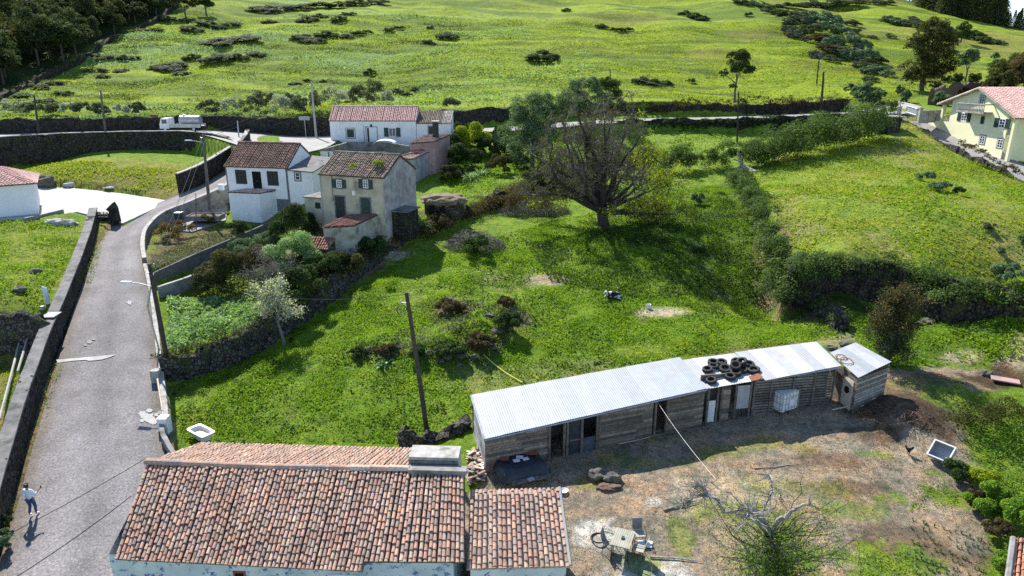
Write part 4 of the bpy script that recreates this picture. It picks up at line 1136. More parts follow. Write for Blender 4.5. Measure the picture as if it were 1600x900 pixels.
# ---- far white house with pink roof
FL = uz(515, 189.5, 14.0); FR = uz(649.5, 187, 14.0)
ym_ = FL[1] * .6 + FR[1] * .4
FR = (xat(ym_, 14., 649.5), ym_, 14.0); FL = (xat(ym_, 14., 515), ym_, 14.0)
fh = thing("white_house", "white house with a pink tiled roof facing the yard below the meadow wall", "house", (FL[0], FL[1], 10))
F, S, P = gable_house(fh, FL, FR, 5.6, 15.75, 8.6, "white_wall", "pink_tile", PAL_PINK, pitch=.26, over=.15)
window(fh, F, (541.5, 201, 554, 215.5), bars=(0, 0), frame="white_paint", glass="green_shutter", surround="kerb_concrete")
window(fh, F, (607.5, 200, 618.5, 213), bars=(1, 0), shutters=.62)
d_ = door(fh, F, (573, 199, 589, 222.5), mat="white_paint", surround="kerb_concrete")
m = MB(); m.obox(F.A, F.X, F.N, F.Z, (F.px(574, 210)[0], .046, F.px(574, 222)[1]), (F.px(577, 210)[0], .055, F.px(574, 200)[1])); m.build("side_light", "dark_paint", d_)
m = MB(); m.tube([F.P(F.px(568.5, 200)[0], 8.6, .06), F.P(F.px(568.5, 200)[0], 13.3, .06)], .03, 6); m.build("downpipe", "grey_trim", fh)
m = MB(); m.lathe(F.P(F.px(580, 196)[0], F.px(580, 196)[1], .1), [(.02, -.2), (.12, -.1), (.16, 0), (.1, .15), (.02, .2)], 8); m.build("wall_lamp", "dark_paint", fh)
# its annex
A = F.P(F.L + .08, 13.0, 0); B = F.P(F.L + .08, 13.0, 0) + F.X * 5.0
an = thing("white_annex", "white annex with weathered grey tiles at the right end of the pink roofed house", "annex", (A.x, A.y, 10))
Y1 = -F.N
m = MB(); V = lambda a, b, z: Vector((A.x, A.y, 0)) + F.X * a + Y1 * b + Vector((0, 0, z))
m.add([V(0, 0, 8.4), V(5, 0, 8.4), V(5, 0, 13.6), V(0, 0, 13.6), V(0, 4.5, 8.4), V(5, 4.5, 8.4), V(5, 4.5, 14.95), V(0, 4.5, 14.95)], [(0, 1, 2, 3), (1, 5, 6, 2), (5, 4, 7, 6), (4, 0, 3, 7), (3, 2, 6, 7)]); m.build("wall", "white_wall", an)
m = MB(); tile_roof(m, V(.0, -.15, 13.65), V(3.7, -.15, 13.65), V(3.7, 4.6, 15.1), V(0, 4.6, 15.1), .24, .4, 3, PAL_GREY)
tile_roof(m, V(3.7, -.15, 13.65), V(5.1, -.15, 13.65), V(5.1, 4.6, 15.1), V(3.7, 4.6, 15.1), .24, .4, 3, PAL_WHITE, base=(.4, .38, .36)); m.build("roof", "old_clay_tile", an)
F3 = Facade(V(0, 0, 0), V(5, 0, 0)); window(an, F3, (669.5, 197.5, 682.5, 209.5), bars=(0, 0), frame="grey_trim", glass="green_shutter", surround="kerb_concrete")
# pink shed with tall black chimney
A = uz(640, 224, 12.2); B = uz(680, 221, 12.2); C = uz(704, 210, 12.5); D4 = uz(662, 212, 12.5)
ps_ = lean_shed("pink_shed", "faded pink shed with a lean-to roof below the white annex", A, B, C, D4, 7.6, "pink_wall", "pink_tile", [(.36, .26, .22), (.3, .24, .2)])
m = MB(); cA = uz(682, 243, 10.0); m.box((cA[0], cA[1], 10.8), (.75, .7, 7.2)); ch = m.build("chimney", "dark_paint", ps_)
m = MB(); m.box((cA[0], cA[1], 14.5), (1.0, .95, .14)); m.build("chimney_cap", "pale_concrete", ch)
A = uz(617, 247, 10.6); B = uz(646, 249, 10.6); C = uz(680, 232, 11.1); D4 = uz(641, 240, 11.1)
lean_shed("pink_shed", "low shed with a smooth pale pink roof and red parapet behind the two storey house", A, B, C, D4, 6.6, "stained_render", "pink_tile", [(.55, .36, .30), (.6, .4, .33)], pitch=.5)
m = MB(); a, b = Vector(uz(640, 238, 11.2)), Vector(uz(680, 231.5, 11.2)); m.tube([a, b], .16, 4); tag(m.build("parapet", "red_paint"), "thin red parapet between the pink shed and its smooth pale lean-to roof", "parapet")
wall("courtyard_wall", "high mouldy wall closing the pink sheds towards the shrubs", [uz(648, 262, 8.5), uz(682, 240, 8.9), uz(707, 214, 9.6)], 2.6, 1.8, .3, "mould_render", jit=.01, topj=.02)
wall("yard_wall", "grey yard wall under the front of the pink roofed house", PZ((502, 244, 10.2), (545, 232, 10.3), (590, 231, 10.3), (640, 238, 10.0)), .9, 1.8, .3, "grey_concrete", jit=.02, topj=.02)
# canopy with white cover
cp = Vector(uz(603, 246, 9.3)); t = thing("canopy", "small canopy with a white rounded cover standing in the yard of the pink roofed house", "canopy", cp)
m = MB(); 
for i in range(9):
    a = PI * i / 8
for i in range(8):
    a0, a1 = PI * i / 8, PI * (i + 1) / 8
    q = [cp + Vector((-1.5 * math.cos(a), y, 1.9 + .55 * math.sin(a))) for a, y in ((a0, -.9), (a1, -.9), (a1, 1.2), (a0, 1.2))]
    m.add(q + [p - Vector((0, 0, .05)) for p in q], [(0, 1, 2, 3), (7, 6, 5, 4), (0, 4, 5, 1), (2, 6, 7, 3)])
m.build("cover", "plastic_white", t)
for dx in (-1.35, 1.35):
    for dy in (-.8, 1.1):
        m = MB(); m.tube([cp + Vector((dx, dy, -.3)), cp + Vector((dx, dy, 2.0))], .05, 6); m.build("post", "grey_trim", t)
# washing on a line
LA, LB = Vector(uz(498, 236, 11.1)), Vector(uz(602, 237, 11.1))
m = MB(); m.tube([LA, (LA + LB) / 2 - Vector((0, 0, .12)), LB], .02, 4); tag(m.build("washing_line", "cable_pale"), "washing line strung across the yard of the pink roofed house", "washing line")
for i, (px, w, h, mt, lb) in enumerate([(506, .95, 1.6, "plastic_white", "large white sheet hanging at the left end of the washing line"), (517, .5, 1.0, "plastic_white", "small white towel hanging between the sheet and the other towel"), (537, .55, .95, "plastic_white", "white towel hanging near the middle of the washing line"), (558, .7, .45, "red_paint", "small red cloth hanging on the washing line")]):
    c = LA.lerp(LB, (px - 498) / 104); m = MB(); n = 8
    top = [c + Vector((-w / 2 + w * k / n, .05 * math.sin(k * 1.7), -.05)) for k in range(n + 1)]
    bot = [p + Vector((random.uniform(-.04, .04), .08 * math.sin(k * 2.1 + 1), -h)) for k, p in enumerate(top)]
    m.add(top + bot, [(k, k + 1, n + 2 + k, n + 1 + k) for k in range(n)]); tag(m.build("laundry", mt), lb, "laundry")

# ---- left edge: blue-white building with two pink roofs
A = Vector(uz(61, 333, 6.35)); zE = zat(A.x, A.y, 286)
Bd = Vector((-1.0, -.62, 0)).normalized()
bw = thing("white_house", "long white building with pink tiled roofs cut off by the left edge of the photo", "house", A)
X = Bd; Yn = Vector((-X.y, X.x, 0)); Yn = -Yn if Yn.y < 0 else Yn
V = lambda a, b, z: Vector((A.x, A.y, 0)) + X * a + Yn * b + Vector((0, 0, z))
m = MB(); m.add([V(0, 0, 4.5), V(16, 0, 4.5), V(16, 0, zE), V(0, 0, zE), V(0, 7, 4.5), V(16, 7, 4.5), V(16, 7, zE), V(0, 7, zE)], [(3, 2, 1, 0), (4, 5, 6, 7), (0, 4, 7, 3), (1, 2, 6, 5), (3, 7, 6, 2)]); m.build("wall", "white_wall", bw)
m = MB(); m.obox(V(0, 0, 0), X, -Yn, Vector((0, 0, 1)), (0, 0, 4.6), (16, .04, 5.9)); m.build("base_band", "kerb_concrete", bw)
m = MB(); tile_roof(m, V(16.3, -.35, zE), V(-.4, -.35, zE), V(2.6, 3.5, zE + 1.5), V(16.3, 3.5, zE + 1.5), .25, .4, 3, PAL_PINK)
tile_roof(m, V(-.4, -.35, zE), V(-.4, 7.35, zE), V(2.6, 3.52, zE + 1.5), V(2.6, 3.5, zE + 1.5), .25, .4, 3, PAL_PINK)
tile_roof(m, V(-.4, 7.35, zE), V(16.3, 7.35, zE), V(16.3, 3.5, zE + 1.5), V(2.6, 3.5, zE + 1.5), .25, .4, 3, PAL_PINK)
m.build("roof", "pink_tile", bw)
A2 = V(4.5, 8.2, 0); V2 = lambda a, b, z: A2 + X * a + Yn * b + Vector((0, 0, z)); zE2 = zE + .4
b2 = thing("white_house", "pink roofed rear building behind the long white building on the left edge", "house", A2)
m = MB(); m.obox(A2, X, Yn, Vector((0, 0, 1)), (0, 0, 5.0), (12, 6, zE2)); m.build("wall", "white_wall", b2)
m = MB(); tile_roof(m, V2(12.3, -.35, zE2), V2(-.4, -.35, zE2), V2(2.6, 3.0, zE2 + 1.5), V2(12.3, 3.0, zE2 + 1.5), .25, .4, 3, PAL_PINK)
tile_roof(m, V2(-.4, -.35, zE2), V2(-.4, 6.35, zE2), V2(2.6, 3.02, zE2 + 1.5), V2(2.6, 3.0, zE2 + 1.5), .25, .4, 3, PAL_PINK)
tile_roof(m, V2(-.4, 6.35, zE2), V2(12.3, 6.35, zE2), V2(12.3, 3., zE2 + 1.5), V2(2.6, 3., zE2 + 1.5), .25, .4, 3, PAL_PINK)
m.build("roof", "pink_tile", b2)

# ---- foreground farmhouse
eL = Vector(uz(180, 873, 3.0)); eR = Vector(uz(566, 892, 3.0)); rL = Vector(uz(229, 724, 4.7)); rR = Vector(uz(726, 737, 4.7)); rM = rL.lerp(rR, (640 - 229) / (726 - 229))
X = (rR - rL).normalized(); Yb = Vector((-X.y, X.x, 0)); Z = Vector((0, 0, 1))
fhs = thing("farmhouse", "long foreground farmhouse with a sagging old clay tile roof and peeling blue walls", "house", (eL.x, eL.y, 0))
rb = MB()
eM = eL.lerp(eR, 1.0)
# ridge point above eM
kM = (eM - rL).dot(X); rK = rL + X * kM
tile_roof(rb, eL, eM, rK, rL, .178, .345, 6, PAL_OLD, jit=.02)
e2L = Vector(uz(570, 877, 3.22)); e2R = Vector(uz(727, 878, 3.22))
tile_roof(rb, e2L, e2R, rR, rK, .178, .345, 6, PAL_OLD, jit=.02)
bL = Vector(uz(306, 692, 3.0)); 
bM = bL + X * (rM - rL).length
bL = rL + Yb * 4.45 + Z * -1.7; bM = rM + Yb * 4.45 + Z * -1.7
PAL_BACK = [(.46, .29, .21), (.42, .26, .19), (.50, .36, .27), (.34, .24, .19), (.52, .40, .32), (.30, .24, .22)]
tile_roof(rb, bM, bL, rL, rM, .178, .40, 5, PAL_BACK, jit=.02)
ro = rb.build("roof", "clay_tile", fhs)
rb = MB(); ridge_tiles(rb, rL + Z * .06, rM + Z * .06, .17, .85, PAL_BACK, sag=.09); rb.build("ridge", "clay_tile", ro)
ridge_c = MB(); ridge_c.obox(rM, X, Yb, Z, (0, -.22, -.05), ((rR - rM).length + .1, .22, .16)); ridge_c.build("ridge_beam", "grey_concrete", ro)
W = MB(); ins = .3
def Q(a, b, z): return Vector((rL.x, rL.y, 0)) + X * a + Yb * b + Z * z
LL = (rR - rL).length; dF = (rL - eL).dot(Yb); LM = (rM - rL).length
W.add([Q(ins, -dF + ins, -.6), Q(kM - .02, -dF + ins, -.6), Q(kM - .02, -dF + ins, 2.95), Q(ins, -dF + ins, 2.95), Q(ins, 4.2, -.6), Q(LM, 4.2, -.6), Q(LM, 4.2, 2.95), Q(ins, 4.2, 2.95), Q(ins, 0, 4.55), Q(LM, 0, 4.55)],
      [(0, 1, 2, 3), (5, 4, 7, 6), (4, 0, 3, 8, 7), (5, 6, 9), ])
W.add([Q(LM, 0, -.6), Q(LM, 4.2, -.6), Q(LM, 4.2, 2.95), Q(LM, 0, 4.55), Q(LL - .06, 0, -.6), Q(LL - .06, 0, 4.55)], [(0, 1, 2, 3), (4, 0, 3, 5)])
dG = (rK - e2L).dot(Yb)
W.add([Q(kM - .02, -dG + .25, -.6), Q(LL - .06, -dG + .25, -.6), Q(LL - .06, -dG + .25, 3.15), Q(kM - .02, -dG + .25, 3.15), Q(LL - .06, 0, -.6), Q(LL - .06, 0, 4.5), Q(kM - .02, -dG - .6, -.6), Q(kM - .02, -dG - .6, 2.95)], [(0, 1, 2, 3), (1, 4, 5, 2), (6, 0, 3, 7)])
W.build("wall", "peeling_wall", fhs)
FF = Facade(Q(ins, -dF + ins, 0), Q(kM, -dF + ins, 0))
window_at(fhs, FF, 5.0, 5.5, 1.6, 2.35, bars=(0, 0), frame="red_paint", glass="dark_void")
window_at(fhs, FF, 9.0, 9.9, 1.0, 2.2, bars=(1, 1), surround="white_paint")
# wide concrete chimney
cc = Vector(uz(675, 727, 4.75)) ; 
chm = MB(); chm.obox(Q(0, 0, 0), X, Yb, Z, (LM - .05, .35, 1.0), (LM + 2.15, 1.35, 5.15)); chm.build("chimney", "kerb_concrete", fhs)
cs = MB(); cs.obox(Q(0, 0, 0), X, Yb, Z, (LM - .05, .30, 4.2), (LM + 2.12, .345, 5.0)); cs.build("chimney_front_shade", "cement_cap", fhs)  # dark sheet over the front face: its shade put into the colour
# annex with mortar lined tiles
an = thing("farmhouse_annex", "small annex with white mortar lines between its clay tile rows beside the farmhouse", "annex", uz(730, 890, .5))
zt = 4.1; t1, t2, t3, t4 = uz(729, 889, 2.85), uz(891, 885, 2.85), uz(874, 763, zt), uz(735, 766, zt)
m = MB(); tile_roof(m, t1, t2, t3, t4, .20, .36, 6, PAL_OLD + PAL_BACK, base=(.52, .48, .42)); m.build("roof", "clay_tile", an)
m = MB(); m.tube([Vector(t2) + Z * .05, Vector(t3) + Z * .05], .08, 6); m.build("verge", "pale_concrete", an)
ce = (Vector(t1) + Vector(t2) + Vector(t3) + Vector(t4)) / 4
i4 = [Vector(p) + (ce - Vector(p)) * .07 - Z * .15 for p in (t1, t2, t3, t4)]
m = MB(); m.add([(p.x, p.y, -.5) for p in i4] + i4, [(0, 1, 5, 4), (1, 2, 6, 5), (2, 3, 7, 6), (3, 0, 4, 7)]); m.build("wall", "peeling_wall", an)
# roof corner at the lower right
cr = thing("tiled_outbuilding", "outbuilding with an orange tile roof cut off by the lower right corner of the photo", "outbuilding", uz(1590, 900, .5))
a1, a2, a3, a4 = uz(1572, 925, 3.2), uz(1700, 925, 3.2), uz(1690, 835, 3.9), uz(1583, 842, 3.9)
m = MB(); tile_roof(m, a1, a2, a3, a4, .22, .38, 5, [(.50, .22, .13), (.44, .2, .12), (.55, .3, .2), (.36, .18, .12)]); m.build("roof", "clay_tile", cr)
m = MB(); m.tube([Vector(a1) + Z * .05, Vector(a4) + Z * .05], .11, 6); m.build("verge", "grey_concrete", cr)
ce = (Vector(a1) + Vector(a2) + Vector(a3) + Vector(a4)) / 4
i4 = [Vector(p) + (ce - Vector(p)) * .06 - Z * .15 for p in (a1, a2, a3, a4)]
m = MB(); m.add([(p.x, p.y, 0) for p in i4] + i4, [(0, 1, 5, 4), (1, 2, 6, 5), (2, 3, 7, 6), (3, 0, 4, 7)]); m.build("wall", "stained_render", cr)

# ---- yellow house on the right edge
yA = ud(1474, 160, 100); yB = ud(1590, 177, 86.5)
yA = Vector((yA[0], yA[1], 0)); yB = Vector((yB[0], yB[1], 0))
yh = thing("yellow_house", "large pale yellow house with green shutters, balcony and pink roof on the right edge", "house", (yB.x, yB.y, 9))
F = Facade(yA, yB); XD = -F.N
zl = F.px(1476, 163)[1]; zr_ = F.px(1592, 183)[1]; am, za = F.px(1536, 139)
zb = 7.5
V = lambda a, d, z: F.A + F.X * a + XD * d + Z * z
poly = [(2.0, zb), (F.L - 1.2, zb), (F.L - 1.2, zr_ + .6), (am, za), (2.0, zl + .75)]
m = MB(); n = len(poly); m.add([V(a, 0, z) for a, z in poly] + [V(a, 22, z) for a, z in poly], [tuple(range(n)), tuple(range(n, 2 * n))[::-1]] + [(i, i + n, (i + 1) % n + n, (i + 1) % n) for i in range(n)])
m.build("wall", "yellow_wall", yh)
m = MB()
def slab4(m, a, b, z0, z1, th_=.16, col=(1, 1, 1)):
    q = [V(a, -.7, z0), V(b, -.7, z1), V(b, 23, z1), V(a, 23, z0)]
    m.add(q + [p + Z * th_ for p in q], [(3, 2, 1, 0), (4, 5, 6, 7), (0, 1, 5, 4), (1, 2, 6, 5), (2, 3, 7, 6), (3, 0, 4, 7)], col)
slab4(m, -.4, am, zl - .12, za + .02); slab4(m, am, F.L + .6, za + .02, zr_ - .25)
m.build("eaves", "kerb_concrete", yh)
m = MB(); tile_roof(m, V(F.L + .7, 23, zr_ - .1), V(F.L + .7, -.6, zr_ - .1), V(am, -.6, za + .2), V(am, 23, za + .2), .3, .45, 3, PAL_PINK); tile_roof(m, V(-.4, -.6, zl + .05), V(-.4, 23, zl + .05), V(am, 23, za + .2), V(am, -.6, za + .2), .3, .45, 3, PAL_PINK)
m.build("roof", "pink_tile", yh)
for r, shf in (((1502.5, 176.5, 1511, 189), .75), ((1561.5, 185.5, 1571, 199.5), .8)):
    window(yh, F, r, bars=(1, 2), shutters=shf, surround="white_paint")
for r in ((1531, 212, 1539, 225), (1558.5, 217.5, 1567, 231), (1531, 149.5, 1538.5, 163)):
    window(yh, F, r, bars=(1, 2), surround="grey_trim")
window(yh, F, (1532.5, 181, 1538.5, 194), bars=(0, 0), frame="grey_trim", glass="blue_glass")
# balcony
b0, zb0 = F.px(1508, 171); b1, _ = F.px(1551, 176); zfl = F.px(1530, 173.5)[1]
bal = MB(); bal.obox(F.A, F.X, F.N, F.Z, (b0, .0, zfl - .25), (b1, 1.3, zfl)); bo = bal.build("balcony", "kerb_concrete", yh)
m = MB(); m.obox(F.A, F.X, F.N, F.Z, (b0, 1.1, zfl + .9), (b1, 1.28, zfl + 1.02)); m.obox(F.A, F.X, F.N, F.Z, (b0, 0, zfl + .9), (b0 + .15, 1.1, zfl + 1.02)); m.obox(F.A, F.X, F.N, F.Z, (b1 - .15, 0, zfl + .9), (b1, 1.1, zfl + 1.02))
k = b0 + .1
while k < b1:
    m.lathe(F.P(k, zfl, 1.19), [(.05, 0), (.10, .2), (.04, .5), (.07, .9)], 6); k += .28
m.build("balustrade", "pale_concrete", bo)
for a_, zt_ in ((.12, zl - .1), (F.L - .25, zr_ - .25)):
    m = MB(); m.obox(F.A, F.X, F.N, F.Z, (a_ - .2, -.4, zb), (a_ + .2, .0, zt_)); m.build("porch_column", "yellow_wall", yh)
for z_ in (11.0, 13.6):
    pass
m = MB(); zt2 = F.px(1477, 190)[1]
m.obox(F.A, F.X, F.N, F.Z, (-5.5, -.3, zt2 - 3.5), (2.0, -.02, zt2)); m.build("terrace_wall", "yellow_wall", yh)
m = MB(); k = -5.4
m.obox(F.A, F.X, F.N, F.Z, (-5.5, -.3, zt2 + .78), (2.0, -.05, zt2 + .9))
while k < 2.0: m.lathe(F.P(k, zt2 + .003, -.17), [(.05, 0), (.09, .2), (.04, .5), (.06, .78)], 6); k += .33
m.build("balustrade", "pale_concrete", yh)
for zz0 in (9.9, 13.0):
    m = MB(); k = F.L - 1.15
    m.obox(F.A, F.X, F.N, F.Z, (F.L - 1.2, -.3, zz0 - .2), (F.L - .1, -.05, zz0)); m.obox(F.A, F.X, F.N, F.Z, (F.L - 1.2, -.3, zz0 + .8), (F.L - .1, -.1, zz0 + .9))
    while k < F.L - .2: m.lathe(F.P(k, zz0, -.2), [(.05, 0), (.08, .2), (.04, .5), (.06, .8)], 6); k += .25
    m.build("porch_balustrade", "pale_concrete", yh)
# gate, posts and fences near the driveway
g0 = Vector(ud(1415, 178, 103)); g1 = Vector(ud(1431, 183, 100))
t = thing("metal_gate", "pale blue metal gate at the top of the driveway", "gate", g0)
m = MB(); n = 12
for k in range(n + 1):
    p = g0.lerp(g1, k / n); m.tube([p, p + Z * 1.25], .045, 4)
m.tube([g0 + Z * 1.2, g1 + Z * 1.2], .05, 4); m.tube([g0 + Z * .3, g1 + Z * .3], .05, 4)
m.build("gate_bars", "galvanised", t)
m = MB(); d = (g1 - g0).normalized(); nn_ = Vector((-d.y, d.x, 0)); m.obox(g0, d, nn_, Z, (.1, .06, .1), ((g1 - g0).length - .1, .09, 1.15)); m.build("gate_panel", "shirt_white", t)
for px, py, z_, lb in ((1404, 181, 103, "white gatepost left of the pale blue driveway gate"), (1437, 184, 99, "white gatepost right of the pale blue driveway gate")):
    p = Vector(ud(px, py, z_)); m = MB(); m.box(p + Z * .3, (.42, .42, 2.0)); m.box(p + Z * 1.36, (.56, .56, .1)); tag(m.build("gatepost", "pale_concrete"), lb, "gatepost")
wall("garden_wall", "white rendered garden wall beside the driveway gate in front of the trees", [ud(1438, 184, 99), ud(1470, 182, 103)], 1.0, .8, .25, "kerb_concrete", jit=.01, topj=.01)
# dark stone outbuilding with flat roof
A = ud(1376, 181, 98); B = ud(1410, 183, 97.5)
zt_ = 14.5
t = thing("stone_hut", "square dark stone hut with a flat top in front of the driveway gate", "hut", ud(1392, 210, 97))
pA, pB = Vector(A), Vector(B); d = (pB - pA).normalized(); nn_ = Vector((-d.y, d.x, 0))
m = MB(); Lh = (pB - pA).length; m.obox((pA.x, pA.y, 0), Vector((d.x, d.y, 0)), nn_, Z, (0, 0, 10.8), (Lh, 3.0, zt_)); m.build("wall", "rubble_stone", t)
m = MB(); m.obox((pA.x, pA.y, 0), Vector((d.x, d.y, 0)), nn_, Z, (-.15, -.15, zt_ + .003), (Lh + .15, 3.15, zt_ + .15)); m.build("roof", "grey_concrete", t)
m = MB(); m.obox((pA.x, pA.y, 0), Vector((d.x, d.y, 0)), nn_, Z, (.3, -.02, 11.0), (1.3, .0, 13.2)); m.build("doorway", "dark_void", t)
# brown earth retaining face behind the yellow house
wall("retaining_wall", "brown rough retaining wall under the shrubs behind the yellow house", PZ((1452, 160, 15.2), (1475, 155, 15.4), (1510, 150, 15.8), (1560, 148, 16)), 2.4, 1.5, .6, "brown_soil", jit=.12, topj=.2)
# wooden rail gate on the lane
g0 = Vector(uz(1327, 177, 13.8)); g1 = Vector(uz(1364, 180, 13.7))
t = thing("field_gate", "low wooden rail gate between hedge and lane left of the stone hut", "gate", g0)
for k in range(3):
    m = MB(); m.tube([g0 + Z * (.35 + k * .45), g1 + Z * (.35 + k * .45)], .07, 4); m.build("rail", "weathered_wood", t)
for p in (g0, g1):
    m = MB(); m.tube([p - Z * .3, p + Z * 1.6], .12, 6); m.build("gate_post", "weathered_wood", t)
# ------------------------------------------------------------ foliage
def rand_dirs(n):
    d = rng.normal(size=(n, 3)); return d / (np.linalg.norm(d, axis=1)[:, None] + 1e-9)

def leaf_mesh(name, P, Nrm, size, aspect=.55, tint=None, up=.3, dirs=None):
    """one flat rhombic leaf (or small leafy spray) per point"""
    n = len(P)
    size = np.broadcast_to(np.asarray(size, float), (n,)) * rng.uniform(.6, 1.35, n)
    nn = Nrm + rand_dirs(n) * .9; nn[:, 2] += up
    nn /= np.linalg.norm(nn, axis=1)[:, None] + 1e-9
    a = rand_dirs(n) if dirs is None else dirs + rand_dirs(n) * .35
    a = a - nn * (a * nn).sum(1)[:, None]; a /= np.linalg.norm(a, axis=1)[:, None] + 1e-9
    b = np.cross(nn, a)
    s = size[:, None]
    V = np.empty((n, 4, 3))
    V[:, 0] = P - a * s * .5; V[:, 1] = P + b * s * aspect * .5 + a * s * .05; V[:, 2] = P + a * s * .5; V[:, 3] = P - b * s * aspect * .5 + a * s * .05
    me = np_mesh(name, V.reshape(-1, 3), np.arange(n * 4), np.full(n, 4))
    if tint is None: tint = rng.uniform(0, 1, n)
    at = me.attributes.new("tint", 'FLOAT', 'FACE'); at.data.foreach_set("value", tint.astype(np.float32))
    return me

def lumps(blobs, k, rs=(.28, .45)):
    """small balls over the surface of big ones: the clumps of a crown"""
    out = []
    for (cx, cy, cz, rx, ry, rz) in blobs:
        d = rand_dirs(k); d[:, 2] = np.abs(d[:, 2]) * np.where(rng.uniform(size=k) < .8, 1, -.6)
        q = rng.uniform(.55, .95, k)[:, None]
        c = np.array([cx, cy, cz]) + d * np.array([rx, ry, rz]) * q
        r = rng.uniform(*rs, k) * (rx * ry * rz) ** (1 / 3)
        out.append(np.c_[c, r])
    return np.concatenate(out)

def lump_points(L, n):
    w = L[:, 3] ** 2; i = rng.choice(len(L), n, p=w / w.sum())
    d = rand_dirs(n); d[:, 2] = np.where(d[:, 2] < -.3, -d[:, 2], d[:, 2])
    r = 1 - np.abs(rng.normal(0, .22, n)) + rng.normal(0, .06, n)
    P = L[i, :3] + d * (L[i, 3] * r)[:, None]
    lt = rng.uniform(0, 1, len(L))[i]
    return P, d, np.clip(rng.uniform(0, 1, n) * .7 + lt * .3, 0, 1)

def foliage(name, blobs, n, size, mat, k=14, parent=None, aspect=.55, rs=(.28, .45), up=.3, floor=None):
    L = lumps(blobs, k, rs)
    P, d, t = lump_points(L, n)
    if floor is not None:
        P[:, 2] = np.maximum(P[:, 2], floor + rng.uniform(0, .25, n))
    if parent is not None:
        P = P - np.array(parent.location)
    return link(name, leaf_mesh(name, P, d, size, aspect, t, up), mat, parent)

def bush(name, label, cat, p, w, h, mat, n, size, group=None, d=None, k=14, seed=None, **kw):
    """a shrub standing on the ground at p, w wide and h high"""
    d = d or w
    g = th(p[0], p[1])
    o = foliage(name, [(p[0], p[1], g + h * .42, w / 2 * .8, d / 2 * .8, h * .5)], n, size, mat, k, floor=g - .05, **kw)
    # move the origin to the foot of the shrub
    me = o.data; me.transform(Matrix.Translation((-p[0], -p[1], -g))); o.location = (p[0], p[1], g)
    return tag(o, label, cat, group)

def hedge(name, label, line, w, h, mat, per_m, size, cat="hedge", base=0., mats=None, gaps=0., **kw):
    P, t = resample(line, .55)
    n = len(P); blobs = []
    hv = .72 + .56 * vnoise(t * .35, t * 0 + 3, 7)
    L = []
    for i in range(n):
        if gaps and rng.uniform() < gaps: continue
        g = P[i, 2] + base
        for q in range(4):
            ww = w * (.75 + .6 * float(vnoise(np.array([t[i] * .45]), np.array([9.]), 17)[0])); r = rng.uniform(.3, .55) * ww * .75
            L.append((P[i, 0] + rng.normal(0, ww * .24), P[i, 1] + rng.normal(0, ww * .24), g + h * hv[i] * rng.uniform(.15, .92), r))
    L = np.array(L); N_ = int(per_m * t[-1])
    Q, d, tt = lump_points(L, N_)
    o = link(name, leaf_mesh(name, Q, d, size, tint=tt, **kw), mat)
    return tag(o, label, cat)

def limb(m, a, b, r0, r1, n=6, wob=.12, sides=6, sag=0.):
    a, b = Vector(a), Vector(b); Ln = (b - a).length
    pts = []; off = Vector((0, 0, 0))
    for i in range(n + 1):
        t = i / n
        off = off + Vector((random.gauss(0, 1), random.gauss(0, 1), random.gauss(0, .6))) * Ln * wob / n
        pts.append(a.lerp(b, t) + off * math.sin(PI * min(t * 1.15, 1)) + Vector((0, 0, -sag * math.sin(PI * t))))
    pts[-1] = b
    m.tube(pts, [r0 + (r1 - r0) * i / n for i in range(n + 1)], sides, cap=False)
    return pts

def tree(name, label, p, height, blobs, leaf, n, size, trunk_r=.22, bark="bark", group=None, k=16, rs=(.25, .42), **kw):
    """blobs relative to the foot, in metres"""
    g = th(p[0], p[1]); o = thing(name, label, "tree", (p[0], p[1], g), group=group)
    m = MB(); fork = Vector((p[0], p[1], g + height * .38))
    limb(m, (p[0], p[1], g - .3), fork, trunk_r * 1.25, trunk_r * .8, 5, .06)
    B = [(p[0] + b[0], p[1] + b[1], g + b[2], b[3], b[4], b[5]) for b in blobs]
    for b in B:
        limb(m, fork, (b[0], b[1], b[2] + b[5] * .2), trunk_r * .55, trunk_r * .12, 5, .12)
        for q in range(5):
            e = Vector((b[0], b[1], b[2])) + Vector(rand_dirs(1)[0]) * b[3] * .8
            limb(m, (b[0], b[1], b[2] - b[5] * .3), e, trunk_r * .22, .02, 4, .15, 4)
    m.build("trunk", bark, o)
    c = foliage("crown", B, n, size, leaf, k, o, rs=rs, **kw)
    return o

def copy_thing(root, loc, rz, s, label=None):
    r = root.copy(); COL.objects.link(r); r.location = loc; r.rotation_euler = (0, 0, rz); r.scale = (s[0], s[0], s[1])
    if label: r["label"] = label
    for ch in root.children:
        c = ch.copy(); COL.objects.link(c); c.parent = r
    return r

# ---- wood on the upper left: each tree is a thing
FOREST_EDGE = [G(*p) for p in [(-60, 185), (0, 148), (50, 122), (110, 98), (160, 66), (220, 40), (270, 12)]]
fe = [(p.x, p.y) for p in FOREST_EDGE]
forest_poly = fe + [(fe[-1][0] - 5, 300), (-330, 300), (-330, 60), (-150, 80)]
protos = []
for i, (lf, hgt, w) in enumerate([("leaf_forest", 9, 5.2), ("leaf_forest", 11, 5.0), ("leaf_olive", 8.5, 5.0), ("leaf_dark", 10, 5.4), ("leaf_forest", 7.5, 4.8)]):
    bl = [(0, 0, hgt * .52, w * .85, w * .85, hgt * .46)] + [(random.uniform(-1, 1) * w * .5, random.uniform(-1, 1) * w * .5, hgt * random.uniform(.35, .8), w * .5, w * .5, hgt * .22) for _ in range(4)]
    t = tree("broadleaf_tree", "dark broadleaf tree packed in the wood above the upper left of the meadow", (0, 0), hgt, bl, lf, 5200, .52, .22, group="trees of the wood on the upper left", k=18)
    protos.append(t)
spots = []
tries = 0
PX = np.array(forest_poly)
cand = np.c_[rng.uniform(-260, -60, 9000), rng.uniform(90, 290, 9000)]
